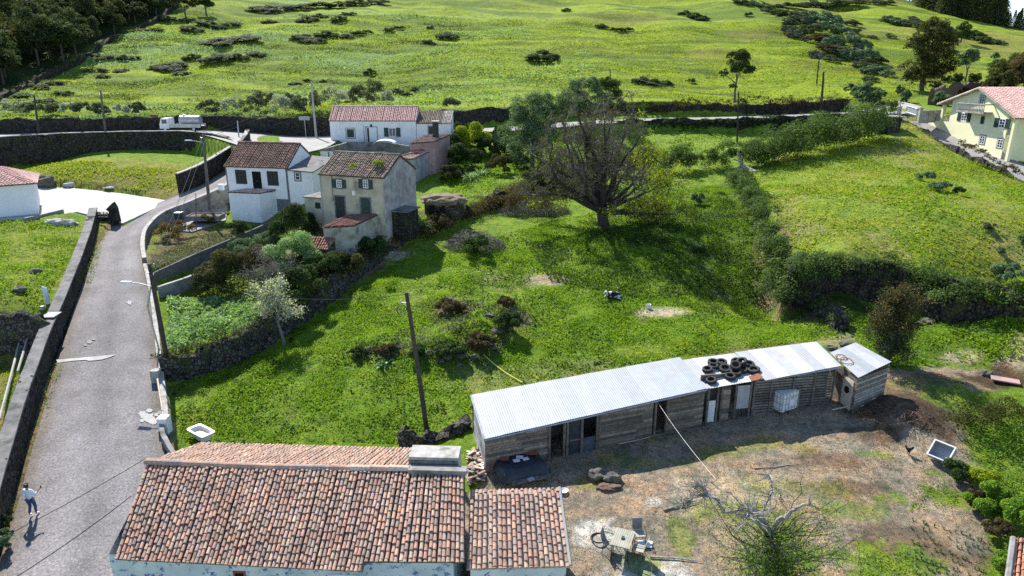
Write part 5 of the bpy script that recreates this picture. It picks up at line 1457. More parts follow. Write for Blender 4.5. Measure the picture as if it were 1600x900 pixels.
sd_ = sdist(forest_poly, cand[:, 0], cand[:, 1])
okc = cand[(sd_ > 1.5)]
zc = terrain_h(okc[:, 0], okc[:, 1])
dep = okc[:, 1] * CP + (CAMZ - zc) * SP
pxs = 800 + FPX * okc[:, 0] / dep
okc = np.r_[okc[pxs > -70], okc[(pxs <= -70) & (pxs > -420)]]
for c in okc:
    if all((c[0] - s[0]) ** 2 + (c[1] - s[1]) ** 2 > 5.2 ** 2 for s in spots):
        spots.append(tuple(c))
    if len(spots) >= 290: break
kinds = ["dense dark green crown", "tall dark green crown", "olive green crown", "broad deep green crown", "low dark green crown"]
for i, (x, y) in enumerate(spots):
    j = random.randrange(5); s = random.uniform(.75, 1.25)
    lab = "broadleaf tree with %s in the wood on the upper left" % kinds[j]
    if i < 5: pass
    loc = (x, y, th(x, y))
    if i < 5:
        t = protos[i]; t.location = loc; t["label"] = "broadleaf tree with %s in the wood on the upper left" % kinds[i]; t.rotation_euler[2] = random.uniform(0, 6)
    else:
        copy_thing(protos[j], loc, random.uniform(0, 6.28), (s, s * random.uniform(.85, 1.15)), lab)
wall("stone_wall", "low dark stone wall along the lower edge of the wood on the upper left", [(x, y, th(x, y)) for x, y in [(p[0] + 2.2, p[1] - 1.0) for p in fe]], .9, .5, .7, "mossy_stone", jit=.2, topj=.3, step=1.2)
# edge trees at the top of the picture
for (px, py, w, h, lf, lb) in [(245, 26, 7, 6, "leaf_dark", "rounded dark tree at the top end of the wood edge"), (290, 24, 7.5, 6.5, "leaf_olive", "rounded olive tree beside the wood at the top edge of the photo"), (322, 22, 5, 4.5, "leaf_dark", "small dark tree standing rightmost beside the wood at the top edge")]:
    p = G(px, py); tree("broadleaf_tree", lb, (p.x, p.y), h, [(0, 0, h * .55, w * .5, w * .5, h * .42), (w * .25, 0, h * .5, w * .3, w * .3, h * .3)], lf, 3500, .45)

# ---- conifers on the right skyline
def conifer_mesh(o, h, r, n):
    z = rng.uniform(.0, 1, n) ** .9; a = rng.uniform(0, 2 * PI, n); ring = np.floor(z * 11) / 11
    rr = r * (1 - ring) ** .8 * rng.uniform(.3, 1.0, n) + .1
    P = np.c_[np.cos(a) * rr, np.sin(a) * rr, z * h - rr * .25]
    d = np.c_[np.cos(a), np.sin(a), -.2 * np.ones(n)]
    link("crown", leaf_mesh("crown", P, np.c_[d[:, :2] * .3, np.ones(n)], .75, .35, None, .2, dirs=d), "leaf_forest", o)
    m = MB(); m.tube([(0, 0, -.3), (0, 0, h * .95)], [.28, .04], 6); link("trunk", m.build("tmp_trunk", "bark", local=False).data, None, o).name = "trunk"
    bpy.data.objects.remove([q for q in bpy.data.objects if q.name == "tmp_trunk"][0])
con = []
for i in range(3):
    o = thing("conifer_tree", "dark conifer in the row on the right skyline", "tree", group="conifers on the right skyline")
    conifer_mesh(o, (15, 18, 13)[i], (4.4, 4.6, 4.2)[i], 3600); con.append(o)
k = 0
for i in range(70):
    px = 1414 + (i % 47) * 4.4 + random.uniform(-3, 3); dpt = (322 if i < 47 else 350) + random.uniform(-12, 25)
    u = (px - 800) / FPX; y = dpt; x = u * dpt * .957
    loc = (x, y, th(x, y) - .6)
    s = random.uniform(.8, 1.2) * (1.1 if px < 1545 else .5)
    lb = "tall dark conifer in the dense row on the right skyline" if px < 1545 else "shorter dark conifer at the thin right end of the skyline row"
    if k < 3:
        con[k].location = loc; con[k]["label"] = lb; k += 1
    else:
        copy_thing(con[i % 3], loc, random.uniform(0, 6), (s, s * random.uniform(.9, 1.1)), lb)
# ---- single trees
def T(px, py): p = G(px, py); return (p.x, p.y)
tree("evergreen_tree", "large dense dark evergreen standing left of the yellow house", ud(1436, 158, 138)[:2], 13.5,
     [(0, 0, 7.5, 4.2, 4, 4.6), (-1.5, 0, 4.5, 3.4, 3, 3.2), (2.4, 0, 5.4, 3.4, 3, 4), (.3, 0, 11, 2.8, 2.6, 2.6), (-2.2, 0, 8.5, 2.2, 2, 2.4), (0, -1, 2.2, 3.4, 3, 2.0), (-2, 0, 2.0, 2.2, 2, 1.8), (3.6, 0, 9, 1.8, 1.8, 2), (3.8, 0, 3, 2.2, 2, 2)], "leaf_olive", 22000, .36, .45, k=24)
tree("broadleaf_tree", "small round tree with a bare trunk above the slope behind the yellow house", ud(1510, 117, 160)[:2], 7, [(0, 0, 5, 2.3, 2.2, 1.9), (-1.2, 0, 4.2, 1.3, 1.3, 1.0), (1.2, 0, 5.4, 1.3, 1.3, 1.1)], "leaf_silver", 4200, .36, .2)
tree("broadleaf_tree", "rounded dark tree beside the bushy gully below the skyline", ud(1503, 55, 225)[:2], 7.5, [(0, 0, 4, 2.6, 2.4, 3.4), (1, 0, 2.4, 3.2, 2, 2)], "leaf_dark", 3500, .45, .25)
tree("slender_tree", "slender pale tree at the left of the olive trees above the yellow house", ud(1548, 128, 150)[:2], 8, [(0, 0, 5, 1.1, 1.1, 3.2), (.3, 0, 3, 1.3, 1.2, 1.8)], "leaf_silver", 2600, .34, .12)
for (px, py, dpt, w, h, lf, lb) in [(1575, 140, 140, 8, 7.5, "leaf_olive", "broad olive brown tree directly above the yellow house roof"), (1600, 138, 135, 7, 8.5, "leaf_brown", "golden brown tree at the right edge above the yellow house"), (1560, 146, 132, 5, 5, "leaf_olive", "low olive tree at the foot of the trees above the yellow house"), (1590, 100, 165, 8, 6, "leaf_olive", "olive tree on the slope at the right edge")]:
    tree("broadleaf_tree", lb, ud(px, py, dpt)[:2], h, [(0, 0, h * .55, w * .5, w * .45, h * .42), (-w * .3, 0, h * .4, w * .3, w * .3, h * .3), (w * .3, .5, h * .45, w * .3, w * .3, h * .33)], lf, 7000, .36)
tree("evergreen_tree", "lone dark tree with a bare trunk behind the lane hedge in front of the meadow", ud(1147, 164, 121)[:2], 9, [(0, 0, 6.6, 2.4, 2, 2.4), (.6, 0, 5.2, 2.4, 2, 1.8), (-2.3, 0, 4.9, .9, .9, .8), (-.6, 0, 2.9, .9, .8, .5), (.2, 0, 8, 1.6, 1.4, 1.1)], "leaf_dark", 9000, .26, .2, k=18)
tree("evergreen_tree", "pointed dark evergreen rising behind the big bare tree", ud(952, 168, 112)[:2], 7.5, [(0, 0, 4, 2.0, 2, 3.4), (-.6, 0, 5.8, 1.1, 1, 1.3), (1, 0, 2.6, 1.8, 1.6, 2.2)], "leaf_dark", 7000, .24, .2)
tree("silver_tree", "rounded silver leaved tree behind the left of the big bare tree crown", ud(915, 190, 108)[:2], 6, [(0, 0, 4.4, 3.2, 2.8, 3.0), (1.6, 0, 3.0, 2.4, 2, 2.6), (-1.5, 0, 3.0, 2.2, 2.0, 2.6)], "leaf_silver", 15000, .24, .2)
tree("silver_tree", "tall leaning silver green tree left of the big bare tree", (ud(832, 252, 93)[0], ud(832, 252, 93)[1]), 9.5, [(0, 0, 7.2, 3.6, 3.0, 2.6), (-1.4, 0, 5, 3.2, 2.8, 3.0), (-.9, 0, 2.2, 2.8, 2.6, 2.6), (2.6, .5, 8.6, 2.8, 2.4, 2.0), (4.6, .5, 9.0, 2.0, 1.8, 1.5), (1.2, 0, 4.4, 2.6, 2.4, 2.6)], "leaf_silver", 30000, .22, .3, k=22)

# ---- bushes on the hillside: (px, py of the foot, width, height in px, colour)
HB = [(345, 70, 60, 12, 'd'), (380, 64, 44, 10, 'd'), (300, 92, 26, 9, 'g'), (340, 96, 44, 12, 'd'), (372, 92, 30, 10, 'd'), (400, 88, 22, 8, 'd'), (270, 108, 36, 10, 'g'), (285, 118, 26, 8, 's'), (250, 106, 26, 8, 'g'),
      (150, 112, 26, 9, 'g'), (162, 122, 18, 7, 's'), (190, 112, 18, 6, 'g'), (165, 92, 22, 7, 'g'), (195, 92, 20, 8, 'g'), (150, 88, 16, 6, 'g'), (212, 92, 14, 6, 'g'), (60, 138, 30, 9, 's'), (85, 132, 24, 8, 's'), (35, 152, 24, 9, 's'), (100, 148, 26, 9, 'g'), (70, 160, 24, 8, 's'), (40, 170, 30, 9, 's'),
      (300, 48, 30, 9, 'd'), (330, 42, 40, 10, 'g'), (360, 40, 26, 8, 'g'), (262, 32, 22, 9, 'g'), (290, 34, 24, 7, 's'), (225, 50, 20, 6, 'g'), (245, 48, 18, 6, 'g'), (410, 16, 36, 9, 'g'), (440, 18, 40, 11, 'g'), (470, 16, 34, 10, 'd'), (500, 12, 40, 10, 'g'), (530, 12, 34, 10, 'd'), (560, 8, 36, 10, 'd'), (590, 6, 30, 9, 'd'), (420, 36, 20, 6, 'd'),
      (480, 34, 30, 10, 'd'), (500, 28, 22, 8, 'd'), (530, 32, 22, 9, 'd'), (545, 24, 20, 7, 'g'), (470, 60, 26, 9, 'd'), (490, 66, 30, 10, 'd'), (510, 58, 34, 11, 'd'), (540, 60, 24, 8, 'g'), (560, 55, 20, 8, 'd'), (575, 52, 14, 6, 'g'), (608, 48, 14, 7, 'g'), (624, 46, 16, 8, 'd'), (672, 44, 10, 5, 'g'),
      (670, 70, 18, 9, 'd'), (698, 60, 28, 9, 'd'), (578, 116, 18, 10, 'd'), (480, 128, 12, 6, 'g'), (460, 132, 18, 6, 'g'), (505, 128, 10, 5, 'g'), (620, 146, 18, 9, 'd'), (636, 150, 14, 7, 'd'), (648, 142, 12, 7, 'd'), (566, 148, 12, 9, 'g'),
      (848, 95, 44, 18, 'd'), (860, 94, 24, 12, 'd'), (885, 17, 14, 5, 'd'), (940, 44, 18, 7, 'd'), (965, 49, 22, 8, 'd'), (980, 49, 16, 7, 'd'), (1003, 132, 28, 13, 'd'), (1020, 134, 28, 12, 'd'), (1040, 133, 22, 9, 'd'), (1070, 25, 20, 9, 'd'), (1085, 28, 24, 9, 'd'), (1098, 33, 22, 9, 'd'), (1169, 25, 12, 8, 'd'), (1079, 129, 12, 9, 's'),
      (1160, 4, 30, 6, 'd'), (1190, 10, 30, 8, 's'), (1215, 14, 26, 8, 'd'), (1240, 12, 34, 10, 'g'), (1270, 12, 36, 11, 'd'), (1300, 10, 36, 12, 'd'), (1330, 8, 34, 11, 'd'), (1360, 6, 30, 9, 'g'), (1385, 6, 20, 8, 'g')]
GUL = [(1205, 22, 24, 12, 'g'), (1225, 28, 30, 14, 'd'), (1250, 34, 34, 15, 'g'), (1232, 40, 22, 10, 'd'), (1272, 34, 30, 14, 's'), (1295, 40, 38, 18, 's'), (1262, 52, 30, 14, 'd'), (1242, 58, 24, 10, 'g'), (1285, 52, 34, 16, 's'), (1312, 54, 30, 14, 's'), (1270, 66, 26, 12, 'b'), (1330, 40, 22, 9, 'd'), (1332, 52, 20, 8, 'd'), (1292, 66, 26, 11, 'b'),
       (1300, 72, 30, 15, 's'), (1322, 72, 36, 18, 's'), (1345, 78, 28, 15, 's'), (1310, 84, 30, 13, 'g'), (1330, 92, 32, 15, 's'), (1352, 94, 32, 16, 's'), (1290, 80, 26, 11, 'b'), (1368, 100, 26, 13, 'd'), (1345, 104, 26, 10, 'g'), (1300, 96, 22, 9, 'g'), (1355, 115, 22, 10, 's'), (1372, 114, 26, 12, 's'), (1385, 120, 22, 10, 's'), (1360, 126, 20, 8, 'g'), (1275, 88, 22, 8, 'g'), (1230, 48, 20, 8, 'g'),
       (1390, 34, 22, 9, 'g'), (1405, 38, 24, 9, 's'), (1420, 42, 22, 10, 'g'), (1440, 46, 24, 10, 'd'), (1460, 52, 24, 9, 'g'), (1470, 60, 20, 9, 'd'), (1480, 64, 20, 10, 'd'), (1480, 50, 22, 8, 'g'), (1520, 60, 26, 12, 'd'), (1535, 66, 20, 10, 'd'), (1550, 68, 18, 8, 'g'), (1565, 70, 14, 6, 'g'), (1430, 36, 20, 7, 'g'), (1455, 40, 18, 7, 'g'), (1490, 55, 18, 8, 'g'), (1362, 60, 16, 5, 'g'), (1392, 58, 14, 5, 'g'), (1480, 82, 24, 7, 'g'), (1425, 30, 14, 5, 'g')]
BANKB = [(1352, 163, 50, 34, 's'), (1340, 150, 24, 16, 's'), (1328, 140, 18, 9, 'g'), (1415, 160, 20, 20, 's'), (1470, 165, 26, 22, 's'), (1460, 140, 18, 14, 'd'), (1492, 132, 20, 18, 'd'), (1518, 136, 24, 22, 'd'), (1478, 128, 16, 10, 'y'), (1500, 150, 30, 14, 'b'), (1545, 150, 26, 18, 'y'),
         (1375, 165, 16, 8, 'g'), (1405, 148, 14, 16, 's')]
MT = {'d': ("leaf_heath", "dark green"), 'g': ("leaf_grey", "grey green"), 's': ("leaf_silver", "silvery green"), 'b': ("leaf_brown", "brownish"), 'y': ("leaf_olive", "olive yellow"), 'l': ("leaf_bright", "bright green")}
def near_words(px, py):
    h = "left" if px < 500 else "middle" if px < 1000 else "right"
    return h
def place_bushes(Ls, gname, where, proto_n=2600, grow=1.2):
    pr = {}
    gs = np.array([tuple(G(px, py)) for px, py, *_ in Ls])
    for (px, py, w, h, c), g in zip(Ls, gs):
        dpt = g[1] * CP + (CAMZ - g[2]) * SP
        wm = w * dpt / FPX * grow; hm = h * dpt / FPX * 1.25
        lf, word = MT[c]
        key = (c, random.randrange(3))
        sz = "broad" if wm > 5.5 else "small" if wm < 3.2 else "medium"
        shp = "low flat" if hm < wm * .33 else "domed"
        lab = "%s %s %s bush %s" % (sz, shp, word, where(px, py))
        if key not in pr:
            L = lumps([(0, 0, .34, .40, .40, .48), (.22, .1, .25, .25, .25, .33), (-.25, -.08, .22, .24, .24, .3)], 12, (.25, .45)); P, d, t = lump_points(L, proto_n); P[:, 2] = np.where(P[:, 2] < 0, rng.uniform(-.06, .2, len(P)), P[:, 2])
            pr[key] = leaf_mesh("bush", P, d, .085, .6, t)
        o = link("bush", pr[key], lf); o.location = (g[0], g[1], g[2] - .1)
        gx = (th(g[0] + 1.5, g[1]) - th(g[0] - 1.5, g[1])) / 3; gy = (th(g[0], g[1] + 1.5) - th(g[0], g[1] - 1.5)) / 3
        nv = Vector((-gx, -gy, 1)).normalized(); a_ = random.uniform(-.4, .4); xv = Vector((math.cos(a_), math.sin(a_), 0)); xv = (xv - nv * xv.dot(nv)).normalized(); yv = nv.cross(xv)
        o.scale = (wm, wm * random.uniform(.6, .9), hm); o.rotation_euler = Matrix((xv, yv, nv)).transposed().to_euler()
        tag(o, lab, "bush", gname)
def where_hill(px, py):
    if py < 20: return "along the top edge of the %s meadow" % ("left" if px < 700 else "right")
    if px < 240 and py > 125: return "low on the meadow beneath the wood wall"
    if px < 240: return "on the meadow just right of the wood"
    if px < 420: return "in the rough band on the upper left meadow"
    if px < 600 and py < 75: return "in the broken rows left of the meadow centre"
    if px < 720 and py < 75: return "in the middle of the upper meadow"
    if px < 720: return "on the meadow above the pink roofed house"
    if px < 900: return "alone on the middle of the meadow"
    if py > 120: return "low on the meadow left of the lone dark tree"
    return "high on the open meadow right of the middle"
HB = [(a, b, w * 1.15, h * .85, {'s': 'g', 'g': 'd', 'd': 'd'}[c] if i % 3 else c) for i, (a, b, w, h, c) in enumerate(HB)]
place_bushes(HB, "bushes scattered over the meadow hillside", where_hill)
place_bushes(GUL, "bushes filling the gully right of the meadow", lambda px, py: ("in the hedge line below the skyline field" if px > 1380 else "high in the bushy gully right of the meadow" if py < 60 else "low in the bushy gully right of the meadow"), 2600, 1.5)
place_bushes(BANKB, "bushes around the lane end by the yellow house", lambda px, py: ("at the lane end left of the large evergreen" if px < 1400 else "at the foot of the large evergreen" if px < 1450 else "on the bank behind the yellow house"), 3000, 1.2)
# flowering scrub behind the road wall, left of pink-roofed house
WB = [(20, 190, 30, 14), (45, 196, 26, 12), (80, 186, 26, 12), (110, 192, 24, 12), (130, 184, 24, 12), (160, 182, 26, 12), (190, 186, 22, 10), (215, 180, 24, 12), (330, 180, 30, 14), (360, 178, 26, 14), (395, 182, 30, 18), (415, 174, 28, 20), (440, 180, 30, 18), (470, 178, 26, 18), (500, 176, 30, 26), (528, 172, 30, 24), (560, 168, 26, 20), (585, 168, 30, 26), (602, 166, 22, 18), (705, 172, 24, 12), (455, 166, 24, 12), (540, 158, 20, 10)]
for i, (px, py, w, h) in enumerate(WB):
    g = G(px, min(py, 181)); dpt = g.y * CP + (CAMZ - g.z) * SP
    lb = "pale flowering scrub behind the road wall %s" % ("below the wood" if px < 230 else "behind the tanker bend" if px < 430 else "at the right gable of the pink roofed house" if px > 690 else "left of the pink roofed house")
    bush("flowering_bush", lb, "bush", (g.x, g.y), w * dpt / FPX * 1.5, h * dpt / FPX * 1.7, "leaf_grey" if i % 3 else "blossom_white", 2600, .26, group="flowering scrub behind the road wall")

# ---- hedges
def gl(*pts, dz=0.): return [tuple(G(*p)) for p in pts]
hedge("hedge", "thick green hedge crowning the dark wall of the dry upper field", [(p[0], p[1] - .1, p[2]) for p in EDGE_BANK], 1.9, 2.1, "leaf_hedge", 1000, .18, base=-1.7)
hedge("hedge", "green hedge running from the fallen trunk down to the corner of the dry field", [(p[0], p[1], th(p[0], p[1])) for p in EDGE_HEDGE], 2.2, 1.6, "leaf_hedge", 1000, .20, base=-.3)
hedge("hedge", "low bramble strip following the tumbled stones down towards the small shed", gl((1232, 420), (1258, 452), (1285, 482), (1308, 508)), 1.5, .9, "leaf_hedge", 260, .15)
hedge("hedge", "tall ragged green hedge between the bright strip field and the dry upper field", gl((1180, 262), (1215, 256), (1250, 244), (1300, 232), (1345, 222), (1374, 216)), 3.8, 4.3, "leaf_hedge", 1600, .23)
hedge("hedge", "row of ivy clad posts and shrubs below the bright strip field", gl((1030, 268), (1080, 267), (1120, 263), (1160, 260), (1200, 258)), 2.2, 3.4, "leaf_hedge", 1400, .19, base=-.1, gaps=.05)
hedge("hedge", "clipped dark hedge above the lane at the foot of the meadow", [(p[0], p[1], p[2] + .1) for p in HILLW[10:]], 1.1, 2.6, "leaf_brown", 260, .22, base=.2)
hedge("hedge", "dark creeper hedge hanging over the wall below the lane", [(p[0], p[1] - .3, p[2]) for p in LANEW[2:]], 1.0, 1.9, "leaf_dark", 300, .22, base=-1.5)
hedge("hedge", "ivy hedge above the stone hut beside the lane end", [ud(1366, 182, 104), ud(1385, 178, 104), ud(1400, 175, 105)], 1.3, 1.6, "leaf_dark", 500, .2)
hedge("hedge", "long shadowed hedge between the yard and the green garden on the right", gl((1495, 672), (1530, 668), (1570, 662), (1640, 652)), 1.4, 1.3, "leaf_olive", 700, .12)
hedge("hedge", "low creeper on the driveway wall of the yellow house", [ux(1500, 229, 58), ux(1545, 254, 58.8), ux(1590, 279, 59.7)], .8, .9, "leaf_brown", 160, .2, base=.2)
hedge("hedge", "mossy creeper along the terrace wall climbing to the big tree", [(p[0], p[1], p[2]) for p in BANK_T], 2.0, 1.5, "leaf_brown", 700, .15, base=-.8)
hedge("hedge", "low growth on top of the terrace wall above the lawn", [(p[0], p[1], p[2]) for p in WALL_FERN], .9, .6, "leaf_olive", 240, .13, base=.2)

# ---- shrubs around the houses and on the terraces
SH = [("shrub", "olive yellow shrub below the lower block wall", 352, 452, 80, 62, "leaf_olive", 12000, .13), ("shrub", "brown dry shrub between the olive shrub and the pale flowering one", 400, 450, 60, 60, "leaf_brown", 5000, .12),
      ("shrub", "silver shrub under the end of the long block wall", 388, 410, 50, 36, "leaf_silver", 4500, .14), ("flowering_bush", "large white flecked shrub left of the tiny stone shed", 462, 432, 82, 62, "leaf_pale", 9000, .14), ("flowering_bush", "white blossoming crown above the shrubs left of the tiny stone shed", 470, 408, 60, 34, "blossom_white", 3500, .14),
      ("shrub", "dark glossy round shrub below the white annex", 462, 378, 66, 52, "leaf_dark", 8000, .18), ("shrub", "dark shrub in the shade under the tiny stone shed", 480, 470, 80, 50, "leaf_dark", 6000, .15), ("shrub", "yellowish shrub between the dark glossy shrub and block shed", 486, 402, 36, 22, "leaf_yellow", 2500, .13),
      ("shrub", "leafy shrub high beside the annex wall right of the pink roofed house", 722, 226, 34, 30, "leaf_olive", 3600, .2), ("shrub", "dark shrub against the courtyard wall below the tall black chimney", 706, 246, 30, 34, "leaf_dark", 3600, .2), ("shrub", "dark shrub in the middle of the shrub bank below the far road", 760, 244, 40, 28, "leaf_dark", 4200, .2), ("shrub", "olive shrub right of the agave clumps", 782, 272, 40, 26, "leaf_olive", 4200, .18), ("shrub", "dark shrub under the trunk of the leaning silver tree", 838, 252, 44, 40, "leaf_dark", 5000, .2),
      ("shrub", "small dark shrub behind the agave clumps", 742, 262, 36, 26, "leaf_dark", 3600, .18), ("shrub", "brownish shrub at the lower end of the bank beside the courtyard wall", 700, 286, 36, 24, "leaf_olive", 3600, .18), ("shrub", "low shrub between the silver tree and the big bare tree", 862, 282, 50, 26, "leaf_olive", 4200, .18), ("shrub", "grey green shrub behind the big bare tree trunk", 905, 278, 44, 24, "leaf_heath", 4200, .18), ("shrub", "dark green shrub behind the right branches of the big bare tree", 975, 275, 44, 26, "leaf_dark", 4200, .18), ("shrub", "dark shrub far right behind the big bare tree", 1005, 262, 40, 26, "leaf_olive", 4200, .18),
      ("shrub", "brown green shrub at the foot of the olive shrub", 330, 462, 50, 40, "leaf_olive", 4500, .13), ("shrub", "grey dry shrub between the white flecked shrub and the fern garden", 430, 462, 60, 44, "leaf_grey", 5000, .12), ("shrub", "pale shrub touching the long block wall below the white outbuilding", 420, 398, 44, 34, "leaf_silver", 4000, .13),
      ("shrub", "dark shrub at the right edge of the fern garden", 452, 486, 60, 40, "leaf_dark", 5000, .14), ("shrub", "olive undergrowth shrub in front of the block shed", 508, 432, 60, 34, "leaf_dark", 4500, .14), ("shrub", "dark undergrowth shrub against the right wall of the block shed", 585, 400, 50, 26, "leaf_dark", 4000, .14), ("shrub", "low dark shrub on the terrace wall below the block shed", 540, 425, 60, 26, "leaf_olive", 4500, .14),
      ("shrub", "low shrub on the paved terrace beside the white outbuilding", 372, 370, 40, 20, "leaf_dark", 2500, .14), ("shrub", "wide tangled shrub on the terrace beside the kerb bend", 272, 372, 60, 22, "leaf_reddish", 3000, .13), ("shrub", "small clipped shrub in the terrace bed", 320, 352, 34, 14, "leaf_olive", 1600, .13),
      ("shrub", "tall shrub with pale leaves right of the courtyard wall", 738, 238, 56, 40, "leaf_yellow", 6500, .22), ("shrub", "bright round shrub at the edge of the far road", 749, 215, 17, 20, "leaf_bright", 1800, .22), ("shrub", "small bright shrub right of the dirt ramp", 788, 226, 14, 16, "leaf_bright", 1300, .22), ("shrub", "dark shrub pair at the top of the dirt ramp", 784, 218, 24, 26, "leaf_dark", 2400, .22),
      ("shrub", "dark hedge-like shrub at the foot of the dirt ramp", 790, 246, 46, 20, "leaf_dark", 3200, .22), ("shrub", "rounded dark shrub under the leaning silver tree", 812, 262, 40, 20, "leaf_dark", 3200, .2), ("shrub", "citrus like shrub with glossy leaves beside the courtyard wall", 712, 262, 44, 36, "leaf_dark", 5000, .2), ("shrub", "low dark shrub at the terrace edge left of the big tree", 830, 283, 50, 16, "leaf_dark", 3200, .18),
      ("shrub", "bright weed shrub beside the corner of the two storey house", 668, 365, 26, 18, "leaf_pale", 1800, .15), ("shrub", "dark round shrub at the right side of the green slope", 1090, 320, 24, 16, "leaf_silver", 2000, .18),
      ("shrub", "yellow green plants under the far branches of the big tree", 1010, 250, 60, 18, "leaf_yellow", 3600, .2), ("shrub", "dark ball shaped shrub beside the tilted box in the yard", 1491, 754, 38, 32, "leaf_dark", 6000, .10), ("shrub", "leafy green shrub with white flower heads beside the tiled corner roof", 1562, 895, 28, 34, "leaf_bright", 3500, .10),
      ("shrub", "brown and green shrub above the tiled corner roof", 1555, 840, 36, 34, "leaf_brown", 3500, .10), ("shrub", "bright leafy shrub on the right border of the yard", 1535, 800, 60, 44, "leaf_bright", 9000, .10), ("shrub", "yellowish shrub at the right border below the hedge", 1530, 760, 50, 34, "leaf_yellow", 4500, .11), ("shrub", "low dull shrub at the right border beside the ball shaped shrub", 1520, 790, 34, 26, "leaf_brown", 3000, .11), ("shrub", "large bright nettle clump at the right edge of the photo", 1590, 830, 60, 50, "leaf_bright", 6500, .13),
      ("shrub", "ragged shrub at the lower left road edge", 8, 830, 22, 30, "leaf_dark", 2500, .09), ("shrub", "silvery weed clump on the left road edge below the walking person", 12, 862, 26, 40, "leaf_silver", 2800, .09), ("shrub", "broad dark bush under the hedge bank corner", 1265, 425, 60, 26, "leaf_silver", 3500, .18), ("shrub", "yellow green bush hanging over the bank right of the hedge gap", 1540, 475, 40, 30, "leaf_yellow", 3200, .16), ("shrub", "small bush at the far end of the bank", 1575, 440, 50, 22, "leaf_silver", 3200, .16),
      ("shrub", "silvery grey shrub clump in the dry upper field", 1445, 283, 26, 14, "leaf_silver", 1800, .16), ("shrub", "second grey shrub patch in the dry upper field, lower", 1470, 300, 40, 14, "leaf_silver", 2200, .16), ("shrub", "small green shrub right of the grey patches in the dry field", 1497, 306, 18, 12, "leaf_dark", 1200, .16), ("shrub", "low brown shrub in the lower right of the dry field", 1545, 360, 22, 10, "leaf_grey", 1200, .16), ("shrub", "tiny silvery shrub near the right end of the dry field", 1560, 398, 14, 12, "leaf_silver", 900, .15), ("shrub", "small shrub in the dry field close to the right edge", 1596, 380, 14, 12, "leaf_silver", 900, .15)]
for nm, lb, px, py, w, h, lf, n, sz in SH:
    g = G(px, py); dpt = g.y * CP + (CAMZ - g.z) * SP
    bush(nm, lb, "bush" if nm != "shrub" else "shrub", (g.x, g.y), w * dpt / FPX * 1.25, h * dpt / FPX * 1.15, lf, int(n * 1.7), sz)

# agave clump
def spiky(name, label, p, r, h, n, mat="leaf_dark"):
    m = MB(); g = Vector((p[0], p[1], th(p[0], p[1])))
    for i in range(n):
        a = random.uniform(0, 2 * PI); e = random.uniform(.15, 1.2); l = r * random.uniform(.7, 1.1); c = g + Vector((random.uniform(-1, 1), random.uniform(-1, 1), 0)) * r * .35
        d = Vector((math.cos(a) * math.cos(e), math.sin(a) * math.cos(e), math.sin(e))); s = Vector((-math.sin(a), math.cos(a), 0)) * .09
        p1 = c + d * l * .5; p2 = c + d * l + Vector((0, 0, -l * .25))
        m.add([c - s * .6, c + s * .6, p1 + s, p1 - s, p2], [(0, 1, 2, 3), (3, 2, 4)])
    o = m.build(name, mat, local=False); me = o.data
    at = me.attributes.new("tint", 'FLOAT', 'FACE'); at.data.foreach_set("value", np.repeat(rng.uniform(0, 1, n), 2).astype(np.float32))
    me.transform(Matrix.Translation(-g)); o.location = g
    return tag(o, label, "plant")
for px, py, lb in ((735, 282, "large spiky agave clump below the shrubs right of the courtyard wall"), (755, 276, "spiky agave clump on the right of the largest agave"), (716, 276, "spiky agave clump nearest the courtyard wall")):
    p = G(px, py); spiky("agave_plant", lb, p, 1.9, 1.5, 90, "leaf_pale" if px > 730 else "leaf_dark")
p = G(600, 572); spiky("leafy_plant", "pale leafy plant at the foot of the rubble mound on the lawn", p, .75, .6, 60, "leaf_pale")

